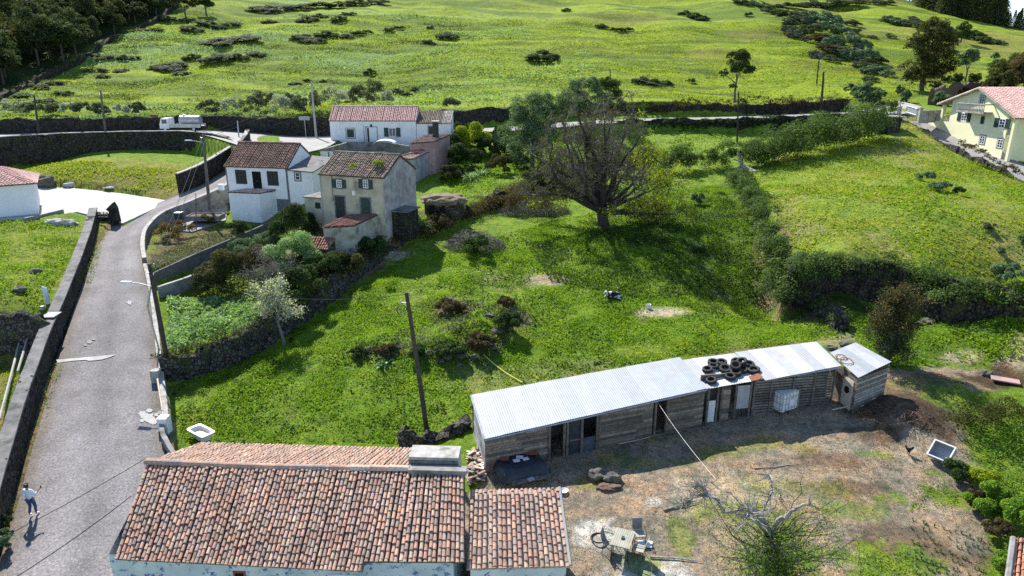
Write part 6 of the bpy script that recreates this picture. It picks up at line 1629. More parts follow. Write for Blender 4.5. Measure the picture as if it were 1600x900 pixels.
# ---- bare and dead trees
def topat0(x, y, py, px): z = zat(0, y, py); return (xat(y, z, px), y, z)
def bare_tree(name, label, base, targets, n2, n3, r0, mat, spread, tw=.9, leaf=None, leafn=0, leafs=.14, twn=5, leaf2=None, l2f=None, cat="tree", trunk_top=None, thick=1., wob=.16):
    g = Vector(base); o = thing(name, label, cat, g)
    top = Vector(trunk_top) if trunk_top else g + Vector((0, 0, 2))
    m = MB(); limb(m, g - Vector((0, 0, .4)), top, r0 * 1.3, r0 * .85, 5, .06, 9)
    br = MB(); tips = []
    for t in targets:
        t = Vector(t)
        pts = limb(m, top, t, r0 * .5, r0 * .10 * thick, 8, wob, 7)
        for a in range(n2):
            k = random.randint(3, 8); s = pts[k]; dirv = (t - top).normalized()
            e = s + (dirv * .8 + Vector(rand_dirs(1)[0]) * .9 + Vector((0, 0, .25))).normalized() * spread * random.uniform(.5, 1.0)
            p2 = limb(br, s, e, r0 * .13, r0 * .05, 5, .2, 4)
            for b in range(n3):
                s2 = p2[random.randint(1, 5)]; e2 = s2 + ((e - s).normalized() * .5 + Vector(rand_dirs(1)[0])).normalized() * spread * .5 * random.uniform(.5, 1.1)
                p3 = limb(br, s2, e2, r0 * .045, .012, 3, .25, 3)
                for c in range(twn):
                    s3 = p3[random.randint(0, 3)]; e3 = s3 + Vector(rand_dirs(1)[0]) * tw * random.uniform(.4, 1)
                    br.tube([s3, (s3 + e3) / 2 + Vector(rand_dirs(1)[0]) * .08, e3], [.016, .012, .006], 3, cap=False); tips.append(tuple(e3)); tips.append(tuple(p3[-1]))
    m.build("trunk", mat, o)
    br.build("branches", {"dark_bark": "brown_twig"}.get(mat, "dead_twig"), o)
    if leaf:
        tp = np.array(tips); i = rng.integers(0, len(tp), leafn); P = tp[i] + rng.normal(0, .14, (leafn, 3)) - np.array(g)
        link("leaves", leaf_mesh("leaves", P, rand_dirs(leafn), leafs), leaf, o)
        if leaf2:
            sel = tp[[l2f(q) for q in tp]]
            if len(sel):
                n = leafn // 2; i = rng.integers(0, len(sel), n); P = sel[i] + rng.normal(0, .2, (n, 3)) - np.array(g)
                link("leaves", leaf_mesh("leaves", P, rand_dirs(n), leafs * 1.2), leaf2, o)
    return o
random.seed(21)
b = G(944, 352); bx, by, bz = b
BT = []
for (px, py, dy) in [(832, 300, -1), (838, 245, 1), (852, 210, -2), (875, 180, 2), (900, 166, 0), (930, 162, 3), (958, 170, -2), (983, 186, 2), (1000, 212, -3), (1018, 245, 0), (1035, 290, 1), (1000, 290, -4), (880, 215, -4), (905, 235, -5), (940, 205, 4), (960, 225, -5), (915, 190, 5), (985, 250, 4), (1052, 335, 0), (850, 268, 4), (880, 255, 4), (925, 245, 5), (945, 185, -4), (1010, 325, 3)]:
    BT.append(topat0(bx, by + dy, py, px))
bare_tree("big_tree", "huge spreading half bare tree with a thick dark trunk in the middle of the field", b, BT, 8, 6, .54, "dark_bark", 2.5, .85, "leaf_olive", 20000, .17, 6, "leaf_yellow", lambda q: q[0] > bx + 3.5 or q[2] < bz + 3.0, trunk_top=(bx - .4, by, bz + 1.5), wob=.24)
# gnarled dead tree in the yard, in the foreground
b = Vector(uz(1212, 935, 1.2)); tz = lambda px, py, dy=0.: (xat(b.y + dy, zat(0, b.y + dy, py), px), b.y + dy, zat(0, b.y + dy, py))
top = Vector(tz(1204, 835))
o = thing("gnarled_tree", "gnarled old tree with pale dead limbs and sparse green leaves in the farmyard", "tree", b)
m = MB(); limb(m, b - Vector((0, 0, .4)), top, .36, .22, 6, .08, 9); m.build("trunk", "bark", o)
m = MB(); tw = []
def path(pts, r0, r1, mm=None, sides=6):
    P = [Vector(tz(*p)) for p in pts]; P = [Vector(q) for q in catmull(P, 5)]
    P = [q + Vector((random.gauss(0, .02), random.gauss(0, .02), random.gauss(0, .02))) for q in P]
    (mm or m).tube(P, [r0 + (r1 - r0) * i / (len(P) - 1) for i in range(len(P))], sides, cap=True); return P
L1 = path([(1204, 835), (1195, 818), (1176, 796), (1160, 795, .2), (1142, 799, .3), (1130, 798, .4), (1122, 782, .5), (1108, 776, .5), (1092, 774, .6)], .14, .045)
L2 = path([(1204, 835), (1216, 812), (1228, 808, -.2), (1240, 797, -.3), (1252, 790, -.4), (1266, 789, -.5), (1282, 797, -.5)], .11, .03)
L3 = path([(1202, 828), (1190, 805, .5), (1198, 784, .9), (1206, 765, 1.2), (1203, 742, 1.6)], .07, .015)
L4 = path([(1266, 789, -.5), (1264, 780, -.6), (1272, 770, -.7)], .04, .012)
L5 = path([(1092, 774, .6), (1080, 782, .6), (1068, 794, .7)], .05, .015)
L6 = path([(1204, 832), (1180, 812, -.5), (1172, 802, -.7), (1166, 812, -.8)], .12, .03)
L7 = path([(1108, 776, .5), (1100, 764, .6), (1086, 760, .8)], .06, .02)
for P in (L1, L3, L5, L6, L7):
    for k in range(60):
        s = random.choice(P[4:] if len(P) > 8 else P); e = s + Vector((random.gauss(0, .4), random.gauss(0, .35), random.gauss(.12, .3)))
        m.tube([s, (s + e) / 2 + Vector((random.gauss(0, .05), 0, random.gauss(0, .05))), e], [.022, .014, .006], 3, cap=False)
m.build("limbs", "pale_bark", o)
br = MB(); tips = []
for k in range(70):
    s = b.lerp(top, random.uniform(.25, 1)); a = random.uniform(-.7, PI + .7); l = random.uniform(1.2, 3.4)
    e = s + Vector((math.cos(a) * l * random.uniform(.6, 1), random.uniform(-1, 1) * l * .7, random.uniform(.1, 1.0) * l))
    p2 = limb(br, s, e, .028, .010, 6, .34, 4)
    for q in range(7):
        s2 = random.choice(p2[1:]); e2 = s2 + Vector(rand_dirs(1)[0]) * .55; br.tube([s2, e2], [.010, .005], 3, cap=False); tips += [tuple(e2), tuple(s2)]
br.build("branches", "bark", o)
tp = np.array(tips); nl = 11000; w_ = np.exp(-np.clip(tp[:, 2] - b.z - 1.0, 0, 9) * .55) + .03; i = rng.choice(len(tp), nl, p=w_ / w_.sum())
link("leaves", leaf_mesh("leaves", tp[i] + rng.normal(0, .2, (nl, 3)) - np.array(b), rand_dirs(nl), .085), "leaf_olive" if 0 else "leaf_bright", o)
# small twiggy tree behind the little shed
p = G(1388, 566); bare_tree("small_tree", "small twiggy dark tree right behind the little corrugated shed", p, [tuple(p + Vector(q)) for q in ((-.9, 0, 3.6), (.9, .2, 3.8), (0, .4, 4.2), (-1.3, .1, 2.4), (1.2, -.1, 2.2), (.1, -.5, 3.0), (.5, .3, 1.6), (-.5, -.3, 1.4), (.3, -.4, 1.0), (-.3, 0, .8))], 6, 4, .11, "bark", 1.2, .5, "leaf_dark", 13000, .11, 4, "leaf_brown", lambda q: q[2] > p.z + 2.5, trunk_top=tuple(p + Vector((0, 0, .4))), wob=.2)
# grey dead shrub tree, and flowering tree by the fern garden
p = G(445, 540); bare_tree("flowering_tree", "thin trunked tree with grey white leaves beside the terrace wall", p, [tuple(p + Vector(q)) for q in ((-.8, 0, 3.6), (.7, .2, 3.0), (-.3, .4, 4.6), (-1.0, 0, 2.8), (.4, 0, 4.0), (-.6, .3, 5.0))], 4, 3, .10, "dead_twig", 1.1, .5, "blossom_white", 3800, .15, 3, trunk_top=tuple(p + Vector((-.3, 0, 1.8))))
p = G(425, 480); bare_tree("dead_tree", "leafless grey twiggy tree above the white flowering tree", p, [tuple(p + Vector(q)) for q in ((-1.6, 0, 3.0), (1.3, .2, 3.2), (-.3, .4, 4.0), (-1.6, 0, 2.2), (.8, 0, 3.6))], 5, 4, .12, "dead_twig", 1.3, .6, None, 0, .1, 4)
# brushwood heaps
def brush(name, label, p, rx, ry, h, n, mat="dead_twig", cat="brushwood", ln=1.2):
    g = Vector((p[0], p[1], th(p[0], p[1]))); m = MB()
    for i in range(n):
        a = random.uniform(0, 2 * PI); q = math.sqrt(random.random()); c = g + Vector((math.cos(a) * rx * q, math.sin(a) * ry * q, h * (1 - q * q) * random.random()))
        d = Vector((random.gauss(0, 1), random.gauss(0, 1), random.gauss(.2, .5))).normalized() * random.uniform(.4, 1) * ln
        m.tube([c - d / 2, c + Vector((random.gauss(0, .06), random.gauss(0, .06), random.gauss(.03, .06))), c + d / 2], [.018, .014, .006], 3, cap=False)
    return tag(m.build(name, mat), label, cat, kind="stuff")
brush("brushwood", "tangled grey brushwood heap against the terrace wall left of the big tree", G(835, 332), 4.2, 2.0, 1.6, 1500)
brush("brushwood", "dark brushwood tangle beside the bank below the two storey house gable", G(742, 385), 3.0, 2.0, 1.8, 900)
brush("brushwood", "brown root and branch pile on the yard slope below the shed", G(1395, 650), 2.2, 1.1, .4, 200, "brown_soil", ln=.8)
foli = lambda *a, **k: None
for px, py, w, h, lf, lb in ((745, 400, 70, 40, "leaf_dark", "dark bramble patch around the brushwood below the bank"), (830, 330, 120, 40, "leaf_brown", "brown bramble bank behind the grey brushwood heap"), (690, 362, 60, 34, "leaf_brown", "brown overgrowth where the terrace wall turns"), (890, 300, 60, 30, "leaf_olive", "olive scrub left of the big tree trunk"), (790, 515, 56, 34, "leaf_dark", "dark low bramble at the high right end of the lawn mound"), (750, 545, 60, 30, "leaf_brown", "brown green bramble on the lawn mound below its high end"), (705, 560, 56, 26, "leaf_dark", "dark bramble in the middle of the lawn mound"), (655, 556, 46, 22, "leaf_dark", "dark weed clump on the lawn mound right of the pole"), (605, 556, 56, 20, "leaf_brown", "brownish weed clump on the left part of the lawn mound"), (560, 556, 34, 16, "leaf_dark", "small weed clump at the left tip of the lawn mound"), (705, 488, 60, 22, "leaf_brown", "brown bramble patch alone above the lawn mound"), (790, 480, 40, 20, "leaf_brown", "dry bramble behind the high end of the lawn mound"), (1090, 395, 30, 12, "leaf_dark", "dark weed clump on the green slope right of the tree shadow")):
    g = G(px, py); dpt = g.y * CP + (CAMZ - g.z) * SP; bush("bramble", lb, "shrub", (g.x, g.y), w * dpt / FPX, h * dpt / FPX * .8, lf, 5200, .15)

# ---- ground cover nobody could count
def cover(name, poly, dens, size, mat, h=.1, up=1.2, mask=None, clump=.5, label=None, excl=(), aspect=.5, grow=None):
    P = np.array([(p[0], p[1]) for p in poly]); x0, y0 = P.min(0); x1, y1 = P.max(0)
    n = int(dens * (x1 - x0) * (y1 - y0)); X = rng.uniform(x0, x1, n); Y = rng.uniform(y0, y1, n)
    k = sdist(poly, X, Y) > 0
    X, Y = X[k], Y[k]
    for e in excl:
        k = sdist(e, X, Y) < 0; X, Y = X[k], Y[k]
    for L, R in ROADS:
        q = np.r_[L[::2], L[-1:], R[::-1][::2], R[:1]]; k = sdist(q, X, Y) < -.1; X, Y = X[k], Y[k]
    f = fbm(X * clump, Y * clump, 301, 3)
    k = rng.uniform(size=len(X)) < smooth(.25, .6, f) * .85 + .15; X, Y, f = X[k], Y[k], f[k]
    if mask is not None:
        k = mask(X, Y); X, Y, f = X[k], Y[k], f[k]
    Z = terrain_h(X, Y) + rng.uniform(0, 1, len(X)) * h * (.4 + 1.3 * f)
    tint = np.clip(rng.uniform(0, 1, len(X)) * .5 + .5 * smooth(.2, .8, fbm(X * .6, Y * .6, 77, 3)), 0, 1)
    me = leaf_mesh(name, np.c_[X, Y, Z], np.tile((0, 0, .35), (len(X), 1)), size * (.7 + .6 * f), aspect, tint, up * .3)
    return tag(link(name, me, mat), label, kind="stuff")
def gpoly(*pts): return [G0(*p) for p in pts]
PATCH = [(G0(px, py), r) for px, py, r in [(1035, 488, 1.5), (850, 438, 1.7), (620, 400, 1.2), (815, 500, 1.0), (1280, 490, 1.4), (700, 480, 1.2), (1125, 461, .7)]]
def lawn_mask(X, Y):
    k = np.ones(len(X), bool)
    for g, r in PATCH: k &= ((X - g[0]) ** 2 + (Y - g[1]) ** 2) > (r * rng.uniform(.6, 1.2, len(X))) ** 2
    k &= (vnoise(X * .45, Y * .45, 411) > .14) | (rng.uniform(size=len(X)) < .3)
    return k
LAWNP = gpoly((255, 620), (290, 692), (620, 692), (735, 660), (740, 612), (1060, 556), (1320, 530), (1290, 490), (1235, 425), (1160, 290), (1110, 290), (980, 320), (860, 345), (780, 370), (640, 395), (560, 450), (440, 530), (330, 580), (262, 605))
cover("grass", LAWNP, 150, .15, "leaf_lawn", .10, mask=lawn_mask, label="short bright green grass covering the main field")
cover("weeds", gpoly((820, 380), (1000, 350), (1130, 300), (1220, 400), (1290, 480), (1180, 480), (1000, 470), (860, 440)), 60, .20, "leaf_dark", .22, clump=.6, label="darker leafy weeds below the big tree")
cover("weeds", gpoly((262, 560), (262, 470), (330, 470), (420, 465), (470, 470), (420, 503), (340, 535)), 150, .30, "leaf_pale", .45, clump=1.1, label="pale green fern like plants filling the walled garden")
cover("weeds", gpoly((560, 535), (640, 520), (720, 470), (800, 470), (830, 500), (780, 560), (700, 575), (560, 572)), 60, .17, "leaf_grey", .25, clump=.9, label="dry grey green weeds on the rubble mounds of the field")
cover("weeds", gpoly((1335, 500), (1450, 455), (1700, 500), (1750, 600), (1610, 560), (1500, 566), (1400, 575), (1335, 548)), 85, .20, "leaf_lawn", .28, clump=.5, label="lush green weeds behind the small shed")
cover("weeds", gpoly((1480, 470), (1620, 470), (1660, 560), (1500, 560)), 20, .20, "leaf_yellow", .3, clump=.5, label="yellow flowering weeds below the field bank")
cover("grass", STEP_A, 20, .24, "leaf_yellow", .10, clump=.35, label="dry grass of the upper field", mask=lambda X, Y: Y < 110)
cover("grass", STEP_A, 14, .26, "leaf_lawn", .12, clump=.2, label="greener grass of the upper field", mask=lambda X, Y: (Y < 110) & (vnoise(X * .2, Y * .2, 93) > .45))
cover("grass", gpoly((-60, 480), (60, 495), (125, 400), (140, 350), (60, 345), (-60, 352)), 70, .18, "leaf_lawn", .2, clump=.5, label="long grass of the field left of the village road")
cover("grass", gpoly((-40, 690), (0, 660), (60, 548), (-60, 548)), 90, .13, "leaf_yellow", .12, label="dry grass strip left of the tall road wall")
cover("grass", gpoly((-60, 245), (380, 232), (340, 262), (280, 292), (262, 306), (150, 292), (70, 285)), 30, .26, "leaf_yellow", .2, clump=.35, label="yellowish grass of the hollow field below the main road")
cover("grass", gpoly((1000, 196), (1330, 187), (1300, 218), (1190, 240), (1010, 255)), 14, .30, "leaf_bright", .2, clump=.3, label="bright grass of the strip field below the lane")
cover("weeds", gpoly((700, 215), (960, 215), (960, 270), (850, 284), (760, 300), (680, 320), (700, 260)), 30, .24, "leaf_lawn", .3, clump=.4, label="green growth of the terrace between the sheds and the big tree")
cover("weeds", gpoly((240, 400), (235, 432), (330, 395), (430, 348), (350, 352)), 70, .18, "leaf_grey", .2, clump=.7, label="rough weeds of the terrace beside the block wall")
cover("weeds", gpoly((480, 400), (610, 385), (560, 430), (500, 455), (440, 470), (420, 440)), 70, .18, "leaf_dark", .3, clump=.7, label="dark undergrowth below the block shed")
cover("weeds", gpoly((1510, 655), (1700, 640), (1750, 940), (1580, 940), (1560, 830), (1540, 740)), 150, .14, "leaf_bright", .45, clump=.9, label="dense green garden growth at the right edge of the photo")
YG = [gpoly((1430, 755), (1500, 750), (1510, 790), (1420, 800)), gpoly((1340, 870), (1420, 860), (1440, 930), (1340, 930)), gpoly((1486, 588), (1515, 612), (1560, 628), (1640, 625), (1700, 650), (1505, 655), (1488, 630)), gpoly((1045, 820), (1065, 815), (1072, 865), (1050, 860)), gpoly((1290, 850), (1330, 850), (1330, 890), (1290, 890)), gpoly((1200, 800), (1290, 790), (1300, 840), (1220, 850))]
for i, q in enumerate(YG): cover("weeds", q, (200, 200, 140, 50, 80, 40)[i], .09, "leaf_lawn", .08, clump=1.2, label="low green weeds in the bare farmyard soil")
cover("debris", YARD, 14, .07, "straw_stalk", .02, clump=.8, label="scattered straw and dead leaves on the farmyard soil")
cover("debris", YARD, 8, .07, "leaf_olive", .03, clump=.8, label="sparse tiny weeds over the farmyard soil")
# verge weeds along the left road wall
vl = [uz(*p) for p in [(-10, 880, .0), (8, 800, .45), (45, 690, 1.2), (88, 560, 2.4), (122, 470, 3.6), (142, 410, 4.6), (154, 360, 5.4), (166, 360, 5.4), (156, 410, 4.6), (135, 470, 3.6), (103, 560, 2.4), (64, 690, 1.2), (22, 800, .45), (4, 880, .0)]]
_R = ROADS; ROADS = []
cover("weeds", vl, 90, .11, "leaf_lawn", .18, clump=1.2, label="weeds growing along the foot of the tall road wall")
ROADS = _R
HILLP = [tuple(p) for p in HILLW] + [uz(1380, 165, 14.5), (120, 180, 0), (135, 235, 0), (-160, 235, 0), (-130, 140, 0)]
forest2 = [(p[0], p[1]) for p in forest_poly]
cover("grass", HILLP, 5.0, .36, "leaf_yellow", .15, clump=.12, label="sunlit grass of the meadow hillside", excl=[forest2])
cover("grass", HILLP, 3.2, .46, "leaf_pale", .3, clump=.09, label="paler tufted grass of the meadow hillside", excl=[forest2], mask=lambda X, Y: (fbm(X * .03, Y * .12, 83, 4) > .5) & (X < 20))

cover("scrub", HILLP, 9.0, .34, "leaf_heath", .35, clump=.2, label="low dark scrub in broken bands over the left of the meadow", excl=[forest2], mask=lambda X, Y: (fbm(X * .05, Y * .35, 87, 4) > .60) & (X < -10) & (rng.uniform(size=len(X)) < .8))
cover("scrub", HILLP, 6.0, .30, "leaf_grey", .3, clump=.2, label="greyish weed patches scattered over the meadow", excl=[forest2], mask=lambda X, Y: (fbm(X * .06 + 9, Y * .25, 187, 4) > .64) & (rng.uniform(size=len(X)) < .7))
cover("debris", YARD, 60, .045, "straw_stalk", .015, clump=1.6, label="fine pale litter and grit strewn over the farmyard soil", mask=lambda X, Y: fbm(X * .5, Y * .5, 601, 3) > .42)
cover("debris", YARD, 40, .06, "leaf_brown", .015, clump=1.3, label="brown clods and dead leaves strewn over the farmyard soil", mask=lambda X, Y: fbm(X * .4, Y * .4, 611, 3) > .5)
cover("weeds", LAWNP, 22, .20, "leaf_dark", .16, clump=1.4, label="darker weed tufts in the main field", mask=lambda X, Y: fbm(X * .35, Y * .35, 621, 3) > .52)
cover("weeds", LAWNP, 22, .15, "leaf_yellow", .10, clump=1.0, label="yellowed grass tufts in the main field", mask=lambda X, Y: fbm(X * .22, Y * .22, 631, 3) > .54)

cover("weeds", gpoly((305, 470), (300, 440), (345, 400), (400, 378), (440, 352), (500, 352), (500, 395), (520, 430), (470, 470), (420, 478), (340, 475)), 90, .17, "leaf_olive", .7, clump=.8, label="tangled olive undergrowth between the shrubs below the houses")
cover("weeds", gpoly((430, 350), (505, 350), (520, 400), (600, 385), (560, 428), (500, 455), (440, 472), (420, 440)), 60, .16, "leaf_dark", .6, clump=.8, label="dark undergrowth between the shrubs around the sheds")
cover("weeds", gpoly((690, 215), (800, 208), (900, 215), (900, 270), (800, 295), (700, 300)), 26, .22, "leaf_dark", .5, clump=.5, label="darker undergrowth of the terrace behind the agave clumps", mask=lambda X, Y: fbm(X * .3, Y * .3, 641, 3) > .5)
# ------------------------------------------------------------ the long barn, its extension and the small shed
def corrugated(m, A, B, C, D, per=.22, amp=.018, sheet=.88, pal=((.72, .75, .78),), sub=4, gaps=0.):
    """ribs run from the eave A-B up to D-C; every sheet keeps its own shade"""
    A, B, C, D = map(Vector, (A, B, C, D)); L = ((B - A).length + (C - D).length) / 2
    n = max(2, round(L / per)); nrm = (B - A).cross(D - A).normalized(); base = len(m.v); cur = None
    steps_ = n * 4; prev = None
    for i in range(steps_ + 1):
        u = i / steps_; s = (0, 1, 1, 0)[i % 4] * amp
        k = int(u * L / sheet)
        col = pal[(k * 7 + 3) % len(pal)]; dz = .006 * ((k * 5) % 3)
        e = .05 * ((k * 3) % 3 - 1) * gaps
        a = A.lerp(B, u) + nrm * (s + dz) + (A - D).normalized() * e; d = D.lerp(C, u) + nrm * (s + dz)
        mid = a.lerp(d, .5)
        row = [a, mid, d, a - nrm * .012, d - nrm * .012]
        if prev is not None:
            m.add(prev + row, [(0, 5, 6, 1), (1, 6, 7, 2), (4, 9, 8, 3), (3, 8, 5, 0), (2, 7, 9, 4)], col)
        prev = row

WOOD = [(.17, .145, .12), (.13, .115, .10), (.21, .18, .15), (.10, .09, .08), (.15, .12, .095), (.24, .21, .175)]
def planks(m, F, a0, a1, z0f, z1f, bd=.16, out=0., gap=.012, pal=WOOD, piece=2.2):
    """horizontal weathered boards between two height lines"""
    z = min(z0f(a0), z0f(a1))
    while z < max(z1f(a0), z1f(a1)):
        a = a0
        while a < a1 - .02:
            b = min(a1, a + random.uniform(.7, 1.3) * piece); k = random.uniform(.8, 1.2); c = random.choice(pal)
            zt = min(z + bd - gap, max(z + .01, min(z1f(a), z1f(b)))) if z + bd > min(z1f(a), z1f(b)) else z + bd - gap
            if z < min(z1f(a), z1f(b)):
                t = random.uniform(.0, .015)
                m.obox(F.A, F.X, F.N, F.Z, (a, -.03, z), (b - .008, out + t, zt), (c[0] * k, c[1] * k, c[2] * k))
            a = b
        z += bd

def lin(F, za, zb): return lambda a: za + (zb - za) * a / F.L
bFL = Vector(uz(757, 686, 3.67)); bFR = Vector(uz(1105, 607, 4.3)); bBR = Vector(uz(1062, 558, 4.62)); bBL = Vector(uz(736, 617, 4.05))
barn = thing("barn", "long low barn of weathered boards under a smooth white corrugated roof", "barn", (bFL.x, bFL.y, 1.6))
XF = (bFR - bFL); XF.z = 0; XF.normalize(); NF = Vector((XF.y, -XF.x, 0))
ov = .18
F = Facade(bFL - NF * ov + XF * .08, bFR - NF * ov)
gz0 = lin(F, th(F.P(0, 0).x, F.P(0, 0).y) - .15, th(F.P(F.L, 0).x, F.P(F.L, 0).y) - .15); gz1 = lin(F, 3.58, 4.22)
ax_ = lambda px, py=680: F.px(px, py)[0]
m = MB()
segs = [(0, ax_(858, 700)), (ax_(937, 670), ax_(1020, 650)), (ax_(1040, 645), F.L)]
for a, b in segs:
    m = MB(); planks(m, F, a, b, gz0, gz1); m.build("front_wall", "wood_plank", barn)
m = MB(); planks(m, F, ax_(908, 690), ax_(930, 685), gz0, lambda a: gz0(a) + 1.05, pal=[(.06, .075, .10), (.05, .065, .085)], bd=.5)
m.build("low_board", "wood_plank", barn)
m = MB(); lk = F.P(0, 0); Sd = Facade(F.P(0, 0) + XF * .03 + (bBL - bFL).normalized() * ((bBL - bFL).length - .2), F.P(0, 0) + XF * .03)
planks(m, Sd, 0, Sd.L, lambda a: 1.2, lambda a: 3.95 - .35 * a / Sd.L, bd=.24, pal=[(.33, .33, .34), (.27, .27, .28), (.40, .40, .40)])
m.build("side_wall", "wood_plank", barn)
m = MB(); Bd_ = Facade(bBR + NF * .15, bBL + NF * .15); planks(m, Bd_, 0, Bd_.L, lambda a: 1.8, lambda a: 4.45 - .5 * a / Bd_.L, bd=.3); m.build("back_boards", "wood_plank", barn)
m = MB(); m.obox(F.A, F.X, F.N, F.Z, (.3, -2.2, 1.5), (F.L - .2, -2.0, 3.7)); m.build("inner_partition", "weathered_wood", barn)
m = MB(); corrugated(m, bFL, bFR, bBR, bBL, .13, .008, .95, [(.285, .315, .34), (.305, .335, .36), (.27, .30, .325), (.295, .325, .35)]); m.build("roof", "metal_sheet", barn)
m = MB(); m.tube([bFL + Vector((0, 0, -.02)), bBL + Vector((0, 0, -.02))], .06, 4); m.tube([bFL + Vector((0, 0, -.09)), bFR + Vector((0, 0, -.09))], .05, 4); m.build("fascia", "galvanised", barn)
for px in (858, 881, 886, 908.5, 932, 936, 1021, 1039, 1100):
    a = ax_(px, 680); m = MB(); m.obox(F.A, F.X, F.N, F.Z, (a - .06, .0, gz0(a) - .1), (a + .06, .09, gz1(a) - .02)); m.build("post", "weathered_wood", barn)
a, b = ax_(888, 700), ax_(907, 700)
m = MB(); m.obox(F.A, F.X, F.N, F.Z, (a, -.04, gz0(a) + .1), (b, .0, gz1(a) - .05)); dl = m.build("door", "dark_tarp", barn)
m = MB(); m.obox(F.A, F.X, F.N, F.Z, (a + .05, .002, gz0(a) + 1.0), (b - .05, .03, gz0(a) + 1.1)); m.build("door_rail", "weathered_wood", dl)

# extension
eA = Vector(uz(1103, 609, 4.15)); eB = Vector(uz(1315, 573, 4.95)); eC = Vector(uz(1276, 535, 5.3)); eD = Vector(uz(1062, 563, 4.5))
ext = thing("barn_extension", "rough barn extension with bright patched metal roof carrying the old tyres", "barn", (eA.x, eA.y, 2))
XE = eB - eA; XE.z = 0; XE.normalize(); NE = Vector((XE.y, -XE.x, 0))
m = MB()
u = lambda A, B, t: A.lerp(B, t)
WS = [(.42, .42, .41), (.34, .35, .36), (.46, .46, .45), (.31, .325, .34)]
mid0, mid1 = u(eA, eB, .42), u(eD, eC, .40)
corrugated(m, eA, mid0, mid1, eD, .15, .010, .8, WS, gaps=1.); corrugated(m, mid0 + Vector((0, 0, .06)) + NE * .25, eB + Vector((0, 0, .06)) + NE * .05, eC + Vector((0, 0, .06)), mid1 + Vector((0, 0, .06)), .15, .010, .8, WS, gaps=1.)
m.build("roof", "metal_sheet", ext)
m = MB(); rp = [Vector(uz(px, py, z)) for px, py, z in ((1170, 588, 4.62), (1184, 583, 4.70), (1192, 588, 4.68), (1186, 593, 4.58), (1174, 595, 4.52))]
m.add(rp + [p - Vector((0, 0, .02)) for p in rp], [(0, 1, 2, 3, 4), (9, 8, 7, 6, 5)]); m.build("roof_patch", "rusty_metal", ext)
FE = Facade(eA - NE * .25, eB - NE * .25)
hz0 = lin(FE, th(FE.P(0, 0).x, FE.P(0, 0).y) - .15, th(FE.P(FE.L, 0).x, FE.P(FE.L, 0).y) - .15); hz1 = lin(FE, 4.02, 4.80)
m = MB(); planks(m, FE, FE.px(1178, 620)[0], FE.px(1300, 600)[0], hz0, hz1, bd=.17, gap=.05, piece=3.5, pal=[(.16, .145, .13), (.20, .185, .165), (.12, .11, .10)]); m.build("slatted_wall", "wood_plank", ext)
m = MB(); planks(m, FE, FE.px(1128, 630)[0], FE.px(1140, 630)[0], hz0, hz1, bd=.3); m.build("board", "wood_plank", ext)
m = MB(); m.obox(FE.A, FE.X, FE.N, FE.Z, (.1, -.75, 1.8), (FE.L - .1, -.65, 4.6)); m.build("back_boards", "weathered_wood", ext)  # inner boards added close behind the slats to keep the gaps dark
m = MB(); m.obox(eA - NE * .04, XE, NE, Vector((0, 0, 1)), (0, -.06, -.2), (.02, .0, -.08))
m.tube([mid0 + Vector((0, 0, -.06)), eB + Vector((0, 0, -.05))], .06, 4); m.build("fascia", "galvanised", ext)
for px in (1122, 1128, 1150, 1173, 1178, 1204, 1238, 1270, 1300, 1313):
    a = FE.px(px, 610)[0]; m = MB(); m.obox(FE.A, FE.X, FE.N, FE.Z, (a - .05, .0, hz0(a)), (a + .05, .08, hz1(a))); m.build("post", "weathered_wood", ext)
a, b = FE.px(1152, 615)[0], FE.px(1172, 615)[0]; m = MB(); m.obox(FE.A, FE.X, FE.N, FE.Z, (a, .0, hz0(a) + .75), (b, .03, hz1(a) - .1)); m.build("white_panel", "grey_board", ext)
a, b = FE.px(1105, 635)[0], FE.px(1117, 635)[0]; m = MB(); m.obox(FE.A, FE.X, FE.N, FE.Z, (a, .0, hz0(a) + .2), (b, .03, hz1(a) - .75)); m.build("white_panel", "plastic_white", ext)
# small shed
sA, sB, sC, sD = Vector(uz(1342, 591, 4.75)), Vector(uz(1394, 566, 5.0)), Vector(uz(1337, 535, 5.3)), Vector(uz(1297, 551, 5.1))
sh = thing("shed", "small separate board shed with a wavy metal roof at the right end of the barn", "shed", (sA.x, sA.y, 2.7))
m = MB(); corrugated(m, sA, sB, sC, sD, .2, .014, .75, [(.33, .35, .365), (.27, .30, .32), (.38, .39, .39)], gaps=1.); m.build("roof", "metal_sheet", sh)
FS = Facade(sA + (sC - sA) * .04, sB + (sD - sB) * .04); 
m = MB(); planks(m, FS, 0, FS.L, lambda a: 2.2, lambda a: 4.63 + .25 * a / FS.L, bd=.17, gap=.03, piece=2.5, pal=[(.20, .19, .17), (.26, .245, .22), (.14, .13, .12)]); m.build("front_wall", "wood_plank", sh)
FS2 = Facade(sD + (sB - sD) * .04, sA + (sC - sA) * .04); m = MB(); planks(m, FS2, 0, FS2.L, lambda a: 2.2, lambda a: 4.95 - .3 * a / FS2.L, bd=.2, gap=.02); m.build("side_wall", "wood_plank", sh)
FS3 = Facade(sB + (sD - sB) * .04, sC + (sA - sC) * .04); m = MB(); planks(m, FS3, 0, FS3.L, lambda a: 2.2, lambda a: 4.85 + .2 * a / FS3.L, bd=.2, gap=.02); m.build("side_wall", "wood_plank", sh)
m = MB(); m.obox(FS2.A, FS2.X, FS2.N, FS2.Z, (FS2.L * .55, .0, 2.4), (FS2.L * .9, .05, 4.3)); dd = m.build("door", "pale_wood", sh)
m = MB(); c = FS2.P(FS2.L * .72, 3.6, .06); m.lathe(c, [(.01, 0), (.22, 0), (.22, .03), (.01, .04)], 12, axis=FS2.N); m.build("handle", "dark_void", dd)

